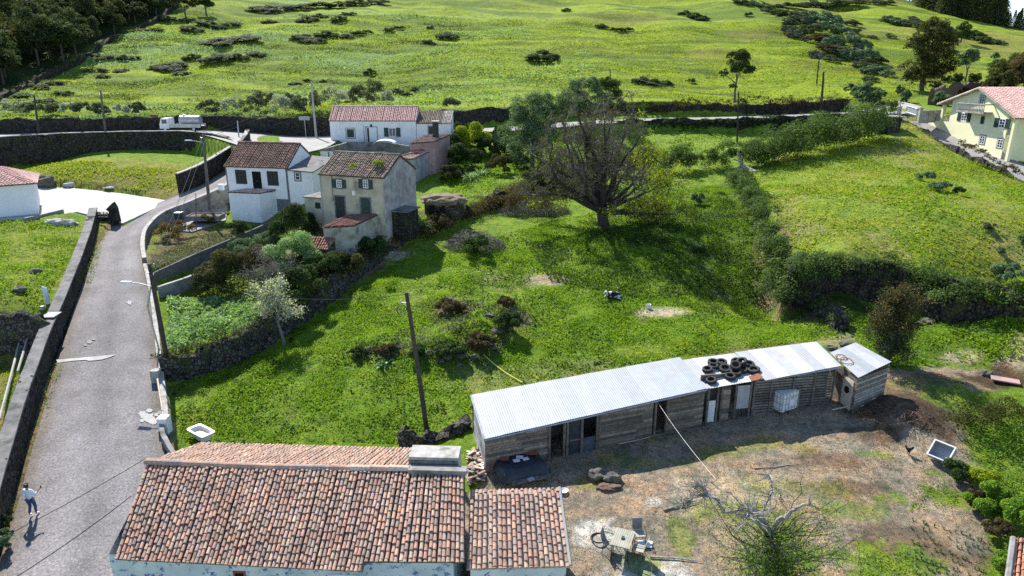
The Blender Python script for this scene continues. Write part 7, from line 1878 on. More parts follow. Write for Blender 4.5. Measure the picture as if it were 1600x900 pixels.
def on_roof(px, py, A, B, D):
    nrm = (B - A).cross(D - A).normalized(); uu, v = (px - 800) / FPX, (py - 450) / FPX
    d = Vector((uu, CP - v * SP, -(SP + v * CP))); o = Vector((0, 0, CAMZ)); t = (A - o).dot(nrm) / d.dot(nrm); return o + d * t, nrm
# bicycle-wheel-like hoops on the shed roof
for px, py, r, lb in ((1322, 565, .36, "bent wire hoop lying on the small shed roof, lower one"), (1314, 559, .30, "bent wire hoop lying on the small shed roof, upper one")):
    p, n_ = on_roof(px, py, sA, sB, sD); a_ = n_.orthogonal().normalized(); b_ = n_.cross(a_)
    m = MB(); m.tube([p + n_ * .06 + (a_ * math.cos(t) + b_ * math.sin(t)) * r for t in np.linspace(0, 2 * PI, 19)], .022, 5)
    tag(m.build("wire_hoop", "rusty_metal"), lb, "hoop")
# tyres
TY = [(1114.5, 569, 0, "upper left tyre of the pile, stacked above another"), (1114.5, 575, 0, "tyre lying under the upper left one of the pile"), (1127.5, 569, 0, "second tyre from the left in the top row of the pile"), (1105.5, 580, 0, "leftmost tyre of the pile on the metal roof"), (1111, 597, 0, "tyre lying apart at the lower left near the roof edge"),
      (1133, 579, 0, "middle tyre touching the left of the stacked ones"), (1150.5, 568.5, 0, "topmost middle tyre with a bright centre"), (1170, 572, 0, "upper right tyre of the pile"), (1160, 580, 0, "tyre beneath the leaning one right of the pile centre"), (1177.5, 581, 0, "rightmost tyre of the pile beside the rusty patch"), (1140.5, 591, 0, "lowest tyre of the pile with a worn pale rim"), (1149, 585, 0, "tyre underneath the central stacked one"), (1149, 579, .2, "central tyre stacked on top of the pile"), (1158.5, 572.5, .2, "tyre stacked on top right of the pile centre")]
tyre_me = None
for px, py, z, lb in TY:
    if tyre_me is None:
        m = MB(); prof = [(.19, -.07), (.20, -.10), (.26, -.115), (.31, -.10), (.325, -.05), (.325, .05), (.31, .10), (.26, .115), (.20, .10), (.19, .07), (.235, .04), (.235, -.04), (.19, -.07)]
        m.lathe((0, 0, 0), prof, 24, cap=False)
        for k in range(24):
            t = 2 * PI * k / 24; m.box((math.cos(t) * .326, math.sin(t) * .326, 0), (.016, .05, .17), rz=t)
        o = m.build("tyre", "rubber", smooth_=False); tyre_me = o.data
    else:
        o = link("tyre", tyre_me, "rubber")
    p, n_ = on_roof(px, py, eA, eB, eD); o.location = p + n_ * (.13 + (z and .22)) ; o.rotation_mode = 'QUATERNION'
    o.rotation_quaternion = (n_ + Vector((random.uniform(-.1, .1) * (1 + 3 * (z > 0)), random.uniform(-.2, .1) * (1 + 2 * (z > 0)), 0))).normalized().to_track_quat('Z', 'Y')
    s_ = random.uniform(.92, 1.08); o.scale = (s_, s_, s_)
    tag(o, lb, "tyre", "old tyres weighing down the metal roof")

# water tank in a cage
p = Vector(uz(1221, 640, 2.25)); t = thing("water_tank", "white caged plastic water tank on a pallet standing in front of the barn extension", "tank", p, rz=.52)
M = Matrix.Translation(p) @ Matrix.Rotation(.52, 4, 'Z'); W3 = lambda x, y, z: M @ Vector((x, y, z))
def bx(m, c, s_): 
    a = Vector((c[0] - s_[0] / 2, c[1] - s_[1] / 2, c[2] - s_[2] / 2)); m.obox(M @ Vector((0, 0, 0)), (M.to_3x3() @ Vector((1, 0, 0))), (M.to_3x3() @ Vector((0, 1, 0))), Vector((0, 0, 1)), a, a + Vector(s_)); return m
m = MB()
for y in (-.45, 0, .45): bx(m, (0, y, .06), (1.2, .1, .12))
for k in range(6): bx(m, (-.5 + k * .2, 0, .14), (.12, 1.0, .03))
m.build("pallet", "weathered_wood", t)
m = MB(); bx(m, (0, 0, .66), (1.10, .92, .98)); bx(m, (0, 0, 1.16), (1.0, .84, .05)); bo = m.build("bottle", "plastic_white", t)
bev = bo.modifiers.new("bevel", 'BEVEL'); bev.width = .06; bev.segments = 3
m = MB(); m.lathe(W3(0, 0, 1.18), [(.12, 0), (.12, .05), (.01, .055)], 14); m.build("lid", "cable_black", t)
m = MB()
for k in range(6):
    x = -.58 + 1.16 * k / 5
    for y in (-.48, .48): m.tube([W3(x, y, .15), W3(x, y, 1.17)], .014, 5)
for k in range(1, 5):
    y = -.48 + .96 * k / 5
    for x in (-.58, .58): m.tube([W3(x, y, .15), W3(x, y, 1.17)], .014, 5)
for z in (.3, .6, .9, 1.17): m.tube([W3(-.58, -.48, z), W3(.58, -.48, z), W3(.58, .48, z), W3(-.58, .48, z), W3(-.58, -.48, z)], .014, 5)
m.build("cage", "galvanised", t)
m = MB(); bx(m, (.1, -.495, .62), (.42, .01, .34)); m.build("label_plate", "paper_white", t)
m = MB(); m.tube([W3(-.3, -.46, .22), W3(-.3, -.62, .22), W3(-.3, -.62, .14)], .04, 6); m.build("tap", "cable_black", t)
t.scale = (1.16, 1.16, 1.16)
# blue drums in the shade
for px, py, r, lb, mt in ((1309, 612, .32, "pale blue drum in the shade between barn extension and small shed", "shirt_white"), (1322, 612, .22, "small dark blue drum beside the pale blue one", "trouser_blue")):
    q = Vector((*G(px, py)[:2], 0)); q.z = th(q.x, q.y); m = MB(); m.lathe(q, [(r * .9, 0), (r, .04), (r, .28), (r * 1.04, .3), (r, .32), (r, .56), (r * 1.04, .58), (r, .6), (r, .84), (r * .9, .88), (r * .8, .86)], 16)
    tag(m.build("drum", mt), lb, "drum")

# ------------------------------------------------------------ things in the yard
def at_yard(px, py): q = G(px, py); return Vector((q.x, q.y, q.z))
# tarp covered cart beside the barn
p = at_yard(815, 742); ang = math.atan2(XF.y, XF.x)
t = thing("covered_cart", "low cart or table under a dark tarpaulin in the shade of the barn", "cart", p, rz=ang)
M = Matrix.Translation(p) @ Matrix.Rotation(ang, 4, 'Z'); W3 = lambda x, y, z: M @ Vector((x, y, z))
m = MB(); nx, ny = 16, 8; gv = []
for i in range(nx + 1):
    for j in range(ny + 1):
        x = -1.35 + 2.7 * i / nx; y = -.85 + 1.7 * j / ny
        ed = max(abs(x) / 1.35, abs(y) / .85); z = .78 + .05 * math.sin(x * 4 + y * 3) - (max(0, ed - .82) * 2.6)
        gv.append(W3(x, y, z))
m.add(gv, [(i * (ny + 1) + j, (i + 1) * (ny + 1) + j, (i + 1) * (ny + 1) + j + 1, i * (ny + 1) + j + 1) for i in range(nx) for j in range(ny)]); m.build("tarpaulin", "dark_tarp", t, smooth_=True)
for x in (-1.15, 1.15):
    for y in (-.65, .65): m = MB(); m.tube([W3(x, y, -.05), W3(x, y, .72)], .04, 6); m.build("leg", "weathered_wood", t)
m = MB(); m.obox(W3(0, 0, 0), XF, -NF, Vector((0, 0, 1)), (-.9, -1.2, .35), (1.1, -.9, .39)); m.build("plank_shelf", "weathered_wood", t)
for x, y, w, mt, lb in ((-.25, .1, .34, "paper_white", "white sheet lying left on the dark tarpaulin"), (.02, .35, .36, "paper_white", "white sheet lying farthest back on the dark tarpaulin"), (.25, .1, .32, "paper_white", "white sheet lying right on the dark tarpaulin"), (-.75, .45, .42, "rusty_metal", "rusty brown plate at the back left of the tarpaulin"), (.75, .55, .6, "rusty_metal", "long brown board at the back right of the tarpaulin"), (.1, -1.05, .35, "grey_board", "grey slab lying on the low plank in front of the tarpaulin")):
    m = MB(); z = .84 if y > -.9 else .40; m.box(W3(x, y, z), (w, w * .7, .025), rz=ang + random.uniform(-.5, .5)); tag(m.build("sheet", mt), lb, "sheet")
# table and chairs
def chair(label, p, rz):
    t = thing("garden_chair", label, "chair", p, rz=rz, group="dark garden chairs around the table")
    M = Matrix.Translation(p) @ Matrix.Rotation(rz, 4, 'Z'); L_ = lambda x, y, z: M @ Vector((x, y, z)); R3 = M.to_3x3(); ex, ey = R3 @ Vector((1, 0, 0)), R3 @ Vector((0, 1, 0)); ez = Vector((0, 0, 1))
    m = MB(); m.obox(L_(0, 0, 0), ex, ey, ez, (-.24, -.24, .42), (.24, .24, .45)); m.build("seat", "mould_render", t)
    m = MB(); q = [L_(-.23, .24, .46), L_(.23, .24, .46), L_(.23, .38, .98), L_(-.23, .38, .98)]; m.add(q + [v + ey * .03 for v in q], [(0, 1, 2, 3), (7, 6, 5, 4), (0, 4, 5, 1), (1, 5, 6, 2), (2, 6, 7, 3), (3, 7, 4, 0)]); m.build("backrest", "grey_concrete", t)
    for sx in (-1, 1):
        for sy in (-1, 1): m = MB(); m.tube([L_(sx * .25, sy * .26, 0), L_(sx * .23, sy * .22, .43)], .018, 5); m.build("leg", "cable_black", t)
        m = MB(); m.tube([L_(sx * .27, -.24, .43), L_(sx * .28, -.22, .66), L_(sx * .28, .28, .68)], .018, 5); m.build("armrest", "cable_black", t)
    return t
p = at_yard(972, 862); rz = 1.2
t = thing("garden_table", "weathered green grey garden table with slatted top in the farmyard", "table", p, rz=rz)
M = Matrix.Translation(p) @ Matrix.Rotation(rz, 4, 'Z'); R3 = M.to_3x3(); ex, ey, ez = R3 @ Vector((1, 0, 0)), R3 @ Vector((0, 1, 0)), Vector((0, 0, 1))
m = MB()
for k in range(9): m.obox(p, ex, ey, ez, (-.62, -.42 + k * .094, .70), (.62, -.42 + k * .094 + .082, .725))
m.obox(p, ex, ey, ez, (-.6, -.40, .66), (-.54, .42, .698)); m.obox(p, ex, ey, ez, (.54, -.40, .66), (.6, .42, .698))
m.build("table_top", "mould_render", t)
for sx in (-1, 1):
    for sy in (-1, 1): m = MB(); m.tube([p + ex * sx * .56 + ey * sy * .36, p + ex * sx * .54 + ey * sy * .34 + ez * .7], .028, 6); m.build("leg", "cable_black", t)
m = MB(); m.obox(p, ex, ey, ez, (-.12, -.06, .727), (.06, .06, .79)); tag(m.build("box", "green_shutter"), "small green box lying on the weathered garden table", "box")
chair("garden chair with a high slatted back behind the right of the table", p + ex * .55 - ey * .55 + Vector((.12, .35, 0)), rz - 1.1)
chair("garden chair close against the right side of the table", p - ey * .72 - ex * .05, rz + PI)
chair("garden chair pushed in at the left side of the table", p + ey * .55 - ex * .1, rz)
# small things on the soil
def stick(label, pts, r, mat="pale_bark", name="fallen_branch", cat="branch"):
    P = [at_yard(*q) + Vector((0, 0, r + .02)) for q in pts]; m = MB(); m.tube(P, [r * (1 - .5 * i / (len(P) - 1)) for i in range(len(P))], 6); return tag(m.build(name, mat), label, cat)
stick("long pale branch lying below the garden table", [(1015, 872), (1055, 874), (1095, 879)], .045)
stick("pale branch lying left of the gnarled tree", [(1037, 799), (1060, 792), (1092, 787)], .05)
stick("thin stick lying on the yard between barn and gnarled tree", [(1178, 733), (1210, 731), (1238, 727)], .035)
stick("long thin pole lying in the barn shadow", [(966, 695), (1000, 688), (1035, 678)], .03, "pale_wood", "pole_on_ground", "pole")
for i, (a, b) in enumerate((((1022, 683), (1106, 662)), ((1018, 678), (1100, 656)), ((1040, 686), (1112, 667)))):
    stick(("front", "rear", "middle")[i] + " plank of the three lying along the barn wall", [a, b], .06, "weathered_wood", "plank", "plank")
stick("short board lying on the soil below the small shed", [(1300, 642), (1342, 633)], .05, "pale_wood", "plank", "plank")
def rock(label, px, py, s, mat="rock", name="rock"):
    p = at_yard(px, py); bm = bmesh.new(); bmesh.ops.create_icosphere(bm, subdivisions=3, radius=1)
    for v in bm.verts:
        v.co *= 1 + .45 * (mnoise.noise(v.co * 1.6 + Vector((px, py, 0)))); v.co = Vector((v.co.x * s[0], v.co.y * s[1], v.co.z * s[2]))
    me = bpy.data.meshes.new("rock"); bm.to_mesh(me); bm.free(); o = link(name, me, mat); o.location = p + Vector((0, 0, s[2] * .35)); return tag(o, label, "rock")
rock("mossy boulder at the left end of the soil bump in the yard", 930, 747, (.42, .38, .38)); rock("dark hollow boulder right of the mossy one in the yard", 957, 751, (.48, .34, .30)); rock("low earth covered stone in front of the two boulders", 950, 762, (.55, .3, .12), "brown_soil")
rock("pale stone beside the white forecourt wall", 86, 350, (1.0, .6, .4), "pale_rock"); rock("pale stone closer to the tall road wall", 108, 352, (.9, .6, .45), "pale_rock"); rock("light boulder at the upper edge of the forecourt", 108, 291, (.8, .5, .4), "pale_rock"); rock("flat light stone at the upper edge of the forecourt", 172, 294, (.7, .4, .15), "pale_rock")
rock("grey boulder behind the corner of the long white building", 72, 288, (1.4, .9, .8), "rock"); rock("dark stones in the field left of the road", 30, 455, (.5, .4, .3), "rock"); rock("low boulder on the right of the far left field", 57, 425, (.5, .4, .25), "rock")
for i, (px, py, s) in enumerate([(618, 548, .5), (650, 545, .4), (672, 552, .45), (560, 552, .6), (575, 548, .5), (720, 558, .6), (750, 540, .7), (775, 520, .6), (788, 500, .55), (765, 495, .5), (800, 488, .5), (740, 560, .5), (718, 571, .35), (690, 566, .35), (705, 470, .45), (725, 478, .5), (770, 545, .6), (795, 515, .5), (600, 552, .4), (700, 560, .5)]):
    p = at_yard(px, py); rock("lava rock in the overgrown rubble mound on the lawn, %s" % ("near its left end" if px < 620 else "in its middle stretch" if px < 735 else "at its high right end"), px, py, (s * .62, s * .5, s * .42))["group"] = "lava rocks in the mound on the lawn"
for i, (px, py, s) in enumerate([(1450, 505, .5), (1437, 508, .4), (1540, 585, .4), (1320, 540, .45), (1300, 545, .4), (1505, 470, .5), (1515, 480, .5)]):
    rock("%s dark stone %s" % ("larger" if s in (.5, .45) and px != 1505 else "smaller", "among the weeds right of the twiggy tree" if px in (1450, 1437) else "at the edge of the dark soil heap" if px == 1540 else "behind the gap between barn and shed" if px < 1330 else "at the foot of the gully in the bank"), px, py, (s, s * .8, s * .5))
m = MB(); p = at_yard(1570, 597); m.box(p + Vector((0, 0, .15)), (1.5, .7, .08), rz=-.5); tag(m.build("board", "pink_wall"), "pinkish board lying on the dark soil heap at the right", "board")
p = at_yard(881, 770); m = MB(); m.lathe(p + Vector((0, 0, .02)), [(.10, 0), (.2, .12), (.22, .13), (.18, .10), (.08, .03)], 14); tag(m.build("bowl", "plastic_white"), "white bowl on the soil beside the annex roof", "bowl")
p = at_yard(935, 842); m = MB(); m.tube([p + Vector((math.cos(t) * .33, math.sin(t) * .33, .05)) for t in np.linspace(0, 2 * PI, 25)], .035, 6, cap=False); tag(m.build("hoop", "rubber"), "black hoop lying on white powder left of the garden table", "hoop")
p = at_yard(1008, 850); m = MB(); m.box(p + Vector((0, 0, .03)), (.62, .42, .04), rz=-.25); tag(m.build("slab", "paper_white"), "pale rectangular slab lying right of the garden table", "slab")
p = at_yard(1013, 482); m = MB(); m.lathe(p, [(.15, 0), (.19, .34), (.20, .35), (.17, .33), (.13, .05)], 14); b_ = m.build("bucket", "plastic_white"); tag(b_, "white bucket standing on the lawn beside the bare patch", "bucket")
m = MB(); m.tube([p + Vector((math.cos(t) * .19, 0, .34 + math.sin(t) * .14)) for t in np.linspace(0, PI, 9)], .008, 4); m.build("handle", "galvanised", b_)
# tilted open box
p = at_yard(1466, 724); t = thing("trough", "tilted open grey box with a white rim standing in the yard", "trough", p, rz=-.95)
R3 = Matrix.Rotation(-.95, 3, 'Z') @ Matrix.Rotation(.75, 3, 'X'); ex, ey, ez = (R3 @ Vector(q) for q in ((1, 0, 0), (0, 1, 0), (0, 0, 1))); c = p + Vector((0, 0, .12))
m = MB(); m.obox(c, ex, ey, ez, (-.5, 0, 0), (.5, .9, .05))
for a, b in (((-.5, 0, .05), (-.46, .9, .42)), ((.46, 0, .05), (.5, .9, .42)), ((-.46, 0, .05), (.46, .04, .42)), ((-.46, .86, .05), (.46, .9, .42))): m.obox(c, ex, ey, ez, a, b)
m.build("body", "grey_board", t)
m = MB()
for a, b in (((-.53, -.03, .42), (-.46, .93, .45)), ((.46, -.03, .42), (.53, .93, .45)), ((-.46, -.03, .42), (.46, .03, .45)), ((-.46, .87, .42), (.46, .93, .45))): m.obox(c, ex, ey, ez, a, b)
m.build("rim", "plastic_white", t)
m = MB(); m.tube([c + ey * .75 - Vector((0, 0, 0)) , c + ey * .85 + Vector((0, .25, -.75))], .03, 5); m.build("prop", "weathered_wood", t)
# rubble heaps beside the annex
m = MB(); p = at_yard(746, 742)
for i in range(90):
    c = p + Vector((random.uniform(-.5, .3), random.uniform(-.8, 2.2), random.uniform(0, .35))); k = random.random()
    m.obox(c, Vector((math.cos(i), math.sin(i), random.uniform(-.3, .3))).normalized(), Vector((-math.sin(i), math.cos(i), 0)), Vector((0, 0, 1)), (-.22, -.07, -.03), (.22, .07, .03), random.choice([(.40, .24, .18), (.3, .25, .2), (.5, .42, .34), (.2, .15, .12), (.55, .5, .45)]))
tag(m.build("rubble_heap", "wood_plank"), "heap of broken tiles and wood between the barn corner and the annex", "rubble", kind="stuff")
# leek rows
lk = None; nl_ = 0
for r in range(8):
    for c in range(15):
        px = 1424 + c * 8.5 + r * 1 + random.uniform(-2, 2); py = 812 + r * 12 + c * 2.6 + random.uniform(-2, 2)
        if py > 905 or px > 1556 or random.random() < .25: continue
        p = at_yard(px, py)
        if lk is None:
            m = MB()
            for i in range(9):
                a = PI * 2 * i / 9 + random.uniform(-.2, .2); l = random.uniform(.22, .36); d = Vector((math.cos(a) * .5, math.sin(a) * .5, .9)); s_ = Vector((-math.sin(a), math.cos(a), 0)) * .018
                m.add([-s_, s_, d * l * .6 + s_, d * l * .6 - s_, d * l + Vector((0, 0, -.1)) + Vector((d.x, d.y, 0)) * .12], [(0, 1, 2, 3), (3, 2, 4)])
            o = m.build("leek_plant", "leaf_silver"); lk = o.data; at = lk.attributes.new("tint", 'FLOAT', 'FACE'); at.data.foreach_set("value", np.repeat(rng.uniform(0, .5, 9), 2).astype(np.float32))
        else: o = link("leek_plant", lk, "leaf_silver")
        o.location = p; o.rotation_euler[2] = random.uniform(0, 6); s_ = random.uniform(.5, .85); o.scale = (s_, s_, s_)
        tag(o, "leek like plant in the planted rows near the tiled corner roof", "plant", "planted rows in the corner of the yard")
# hose, fallen trunk
a, b = Vector((*G(756, 557)[:2], 0)), Vector((*G(816, 600)[:2], 0)); pts = []
for i in range(9):
    q = a.lerp(b, i / 8); q.z = th(q.x, q.y) + .12; pts.append(q)
m = MB(); m.tube(pts, .035, 5); tag(m.build("hose", "hose_yellow"), "yellow hose lying taut on the grass behind the barn", "hose")
p0 = G(1152, 268); m = MB(); m.tube([p0 + Vector(q) for q in ((0, 0, 0), (.4, -.3, .8), (.3, -.2, 1.4), (-.1, .1, 2.3), (-.2, .3, 3.0))], [.35, .30, .20, .13, .03], 7); m.tube([p0 + Vector(q) for q in ((.3, -.2, .9), (1.0, -1.5, .5), (1.5, -3.0, .2))], [.22, .3, .34], 7)
m.tube([p0 + Vector(q) for q in ((.3, -.2, 1.3), (-.6, 0, 1.6), (-1.1, 0, 1.5))], [.13, .08, .02], 5); tag(m.build("tree_stump", "pale_bark"), "broken grey tree stump with a snapped trunk at the top of the green slope", "stump")
# bathtub on the lawn
p = at_yard(316, 686); rz = -.62; M = Matrix.Translation(p) @ Matrix.Rotation(rz, 4, 'Z'); R3 = M.to_3x3(); ex, ey, ez = R3 @ Vector((1, 0, 0)), R3 @ Vector((0, 1, 0)), Vector((0, 0, 1))
t = thing("bathtub", "old white bathtub standing on the grass behind the farmhouse roof", "bathtub", p, rz=rz)
m = MB(); n = 20
def ring(a, b, z, pw=4): return [p + ex * (math.copysign(abs(math.cos(k * 2 * PI / n)) ** (2 / pw), math.cos(k * 2 * PI / n)) * a) + ey * (math.copysign(abs(math.sin(k * 2 * PI / n)) ** (2 / pw), math.sin(k * 2 * PI / n)) * b) + ez * z for k in range(n)]
rs_ = [ring(.55, .27, .05), ring(.72, .36, .5), ring(.84, .45, .53, 8), ring(.84, .45, .57, 8), ring(.70, .34, .56), ring(.55, .25, .2), ring(.3, .12, .17)]
base = 0; vs_ = [v for r_ in rs_ for v in r_]; fs = [(i * n + k, i * n + (k + 1) % n, (i + 1) * n + (k + 1) % n, (i + 1) * n + k) for i in range(len(rs_) - 1) for k in range(n)]; fs += [tuple(range(n))[::-1], tuple(range((len(rs_) - 1) * n, len(rs_) * n))]
m.add(vs_, fs); m.build("tub", "plastic_white", t, smooth_=False)
m = MB(); r_ = ring(.60, .28, .33); m.add(r_, [tuple(range(n))]); m.build("dirty_water", "gold_liquid", t)

# ------------------------------------------------------------ animals
def skin_body(name, joints, edges, mat, parent, sub=2):
    me = bpy.data.meshes.new(name); me.from_pydata([j[0] for j in joints], edges, [])
    o = bpy.data.objects.new("tmp_skin", me); COL.objects.link(o)
    sk = o.modifiers.new("s", 'SKIN'); sb = o.modifiers.new("d", 'SUBSURF'); sb.levels = sub; sb.render_levels = sub
    sk.use_smooth_shade = True
    for i, j in enumerate(joints): me.skin_vertices[0].data[i].radius = (j[1], j[2] if len(j) > 2 else j[1])
    me.skin_vertices[0].data[0].use_root = True
    dg = bpy.context.evaluated_depsgraph_get(); dg.update()
    nm = bpy.data.meshes.new_from_object(o.evaluated_get(dg)); nm.name = name
    bpy.data.objects.remove(o)
    nm.materials.clear()
    return link(name, nm, mat, parent)
# lying calf, head to the left
p = Vector((*G(958, 466)[:2], 0)); p.z = th(p.x, p.y)
t = bpy.data.objects.new("calf", None)
J = [((.35, 0, .30), .26, .30), ((.0, 0, .34), .25, .30), ((-.35, -.02, .36), .19, .25), ((-.55, -.04, .50), .11, .13), ((-.68, -.06, .62), .10, .11), ((-.82, -.10, .56), .075, .07), ((-.92, -.13, .50), .055, .05),
     ((.62, 0, .24), .14, .18), ((.75, 0, .14), .03), ((.80, -.1, .03), .02),
     ((-.40, -.22, .22), .09), ((-.62, -.30, .10), .055), ((-.45, -.36, .06), .04), ((-.40, .22, .20), .09), ((-.66, .28, .09), .05), ((-.5, .34, .05), .04),
     ((.45, -.24, .24), .13), ((.22, -.42, .12), .07), ((.50, -.50, .08), .045), ((.28, -.55, .05), .035), ((.45, .24, .22), .12), ((.25, .4, .1), .06), ((.5, .45, .07), .04),
     ((-.66, -.16, .70), .03), ((-.68, -.24, .68), .02), ((-.66, .05, .70), .03), ((-.68, .12, .68), .02)]
E = [(0, 1), (1, 2), (2, 3), (3, 4), (4, 5), (5, 6), (0, 7), (7, 8), (8, 9), (2, 10), (10, 11), (11, 12), (2, 13), (13, 14), (14, 15), (0, 16), (16, 17), (17, 18), (18, 19), (0, 20), (20, 21), (21, 22), (4, 23), (23, 24), (4, 25), (25, 26)]
def animal_mat():
    mm, nt, out = new_mat("animal_coat"); v = obj_n(nt)
    c = ramp(nt, [(.50, (.012, .011, .011)), (.54, (.60, .57, .53))], noise_n(nt, 2.6, 2, .4, v)); finish(nt, out, c, .8)
animal_mat()
bpy.data.objects.remove(t)
t = skin_body("calf", J, E, "animal_coat", None); t.location = p; t.rotation_euler[2] = .25; tag(t, "black and white calf lying in the tree shade on the lawn", "calf")
# black hen
p = at_yard(1419, 710)
J = [((0, 0, .24), .085, .10), ((.11, 0, .27), .06), ((.18, 0, .36), .015, .05), ((-.10, 0, .27), .055), ((-.15, 0, .36), .03), ((-.17, 0, .41), .035), ((-.215, 0, .40), .012), ((0, .05, .12), .02), ((0, .05, .01), .010), ((-.05, .05, .01), .008), ((0, -.05, .12), .02), ((0, -.05, .01), .010), ((-.05, -.05, .01), .008)]
E = [(0, 1), (1, 2), (0, 3), (3, 4), (4, 5), (5, 6), (0, 7), (7, 8), (8, 9), (0, 10), (10, 11), (11, 12)]
o = skin_body("hen", J, E, "animal_black", None); o.location = p; o.scale = (1.25,) * 3; tag(o, "black hen standing on the bare soil near the tilted box", "hen")
mm = MB(); mm.box((-.172, 0, .455), (.06, .012, .04)); cb = mm.build("comb", "red_paint"); cb.parent = o

# ------------------------------------------------------------ the walking person
p = Vector(uz(53, 806, .42)); p.z = .48
t = thing("person", "person in a pale shirt and blue trousers walking up the road holding a phone", "person", p, rz=-.15)
def pj(x, y, z): return (x, y, z)
H_ = [  # body, facing +Y
    (pj(0, 0, .96), .12, .10), (pj(0, .01, 1.12), .115, .09), (pj(0, .0, 1.32), .15, .10), (pj(0, -.01, 1.46), .07, .06), (pj(0, .0, 1.54), .052, .052), (pj(0, .02, 1.64), .075, .09), (pj(0, .02, 1.72), .07, .085),
    (pj(.10, .03, .90), .09), (pj(.11, .10, .50), .058), (pj(.11, .06, .09), .038), (pj(.12, .17, .04), .032), (pj(.12, .23, .03), .022),
    (pj(-.10, -.02, .90), .09), (pj(-.10, .03, .50), .058), (pj(-.10, -.12, .11), .038), (pj(-.10, -.03, .04), .032), (pj(-.10, .03, .03), .022),
    (pj(-.17, 0, 1.42), .055), (pj(-.27, -.06, 1.18), .042), (pj(-.22, .10, .98), .028), (pj(-.21, .13, .92), .030, .018),
    (pj(.17, 0, 1.42), .055), (pj(.30, .06, 1.20), .042), (pj(.36, .26, 1.30), .028), (pj(.37, .32, 1.34), .030, .018)]
HE = [(0, 1), (1, 2), (2, 3), (3, 4), (4, 5), (5, 6), (0, 7), (7, 8), (8, 9), (9, 10), (10, 11), (0, 12), (12, 13), (13, 14), (14, 15), (15, 16), (2, 17), (17, 18), (18, 19), (19, 20), (2, 21), (21, 22), (22, 23), (23, 24)]
for hb, d, s in ((20, Vector((0, .3, -.95)), -1), (24, Vector((.1, .75, .6)), 1)):
    hp = Vector(H_[hb][0]); side_ = d.cross(Vector((0, 0, 1) if abs(d.z) < .8 else (0, 1, 0))).normalized()
    for f in range(4):
        off = side_ * (f - 1.5) * .018; l = (.075, .085, .08, .06)[f]; i0 = len(H_)
        H_.append((tuple(hp + off + d * .03), .009)); H_.append((tuple(hp + off + d * (.03 + l * .55)), .008)); H_.append((tuple(hp + off * 1.0 + d * (.03 + l) + Vector((0, -.01, -.008))), .007))
        HE += [(hb, i0), (i0, i0 + 1), (i0 + 1, i0 + 2)]
    i0 = len(H_); H_.append((tuple(hp + side_ * .035), .010)); H_.append((tuple(hp + side_ * .05 + d * .04), .009)); HE += [(hb, i0), (i0, i0 + 1)]
body = skin_body("body", H_, HE, "skin", t)
SJ = [(pj(0, 0, .88), .165, .135), (pj(0, .01, 1.12), .15, .12), (pj(0, .0, 1.32), .185, .13), (pj(0, -.01, 1.45), .10, .085), (pj(-.18, 0, 1.41), .078), (pj(-.28, -.06, 1.17), .060), (pj(-.245, .05, 1.06), .05), (pj(.18, 0, 1.41), .078), (pj(.31, .06, 1.19), .060), (pj(.34, .17, 1.255), .05)]
skin_body("shirt", SJ, [(0, 1), (1, 2), (2, 3), (2, 4), (4, 5), (5, 6), (2, 7), (7, 8), (8, 9)], "shirt_white", t)
TJ = [(pj(0, 0, .93), .14, .115), (pj(.10, .03, .86), .105), (pj(.11, .10, .50), .075), (pj(.11, .065, .12), .058), (pj(-.10, -.02, .86), .105), (pj(-.10, .03, .50), .075), (pj(-.10, -.11, .14), .058)]
skin_body("trousers", TJ, [(0, 1), (1, 2), (2, 3), (0, 4), (4, 5), (5, 6)], "trouser_blue", t)
HJ = [(pj(0, -.012, 1.68), .088, .095), (pj(0, -.015, 1.75), .075, .08), (pj(0, -.045, 1.60), .06, .05)]
skin_body("hair", HJ, [(0, 1), (0, 2)], "hair", t)
for J2 in ([(pj(.115, .05, .06), .05), (pj(.12, .17, .045), .048), (pj(.12, .25, .035), .035)], [(pj(-.10, -.12, .08), .05), (pj(-.10, -.03, .055), .048), (pj(-.10, .05, .035), .035)]):
    skin_body("shoe", J2, [(0, 1), (1, 2)], "white_paint", t)
m = MB(); m.box((.385, .37, 1.40), (.07, .015, .14)); ph = m.build("phone", "cable_black", None); 
ph.location = p; ph.rotation_euler[2] = -.15; tag(ph, "dark phone held up in the right hand of the walking person", "phone")

# ------------------------------------------------------------ tanker truck
p = Vector(uz(288, 205.5, 12.03)); p.z = 12.08
t = thing("tanker_truck", "small white cab lorry with a steel tank on its flat bed on the main road", "truck", p)
SC = 10.0
def tb(name, parts, mat, parent=t, sm=False):
    m = MB()
    for a, b in parts: m.obox(p, Vector((1, 0, 0)), Vector((0, 1, 0)), Vector((0, 0, 1)), a, b)
    return m.build(name, mat, parent)
m = MB(); cabp = [(-3.15, .45), (-3.15, 1.05), (-2.85, 1.95), (-1.75, 2.0), (-1.75, .45)]
n = len(cabp); m.add([p + Vector((x, -.95, z)) for x, z in cabp] + [p + Vector((x, .95, z)) for x, z in cabp], [tuple(range(n))[::-1], tuple(range(n, 2 * n))] + [(i, (i + 1) % n, (i + 1) % n + n, i + n) for i in range(n)]); cab = m.build("cab", "white_paint", t)
m = MB(); m.add([p + Vector(q) for q in ((-3.13, -.85, 1.16), (-2.88, -.85, 1.85), (-2.88, .85, 1.85), (-3.13, .85, 1.16), (-3.17, -.85, 1.16), (-2.92, -.85, 1.87), (-2.92, .85, 1.87), (-3.17, .85, 1.16))], [(0, 1, 2, 3), (7, 6, 5, 4), (0, 4, 5, 1), (1, 5, 6, 2), (2, 6, 7, 3), (3, 7, 4, 0)]); m.build("windscreen", "blue_glass", cab)
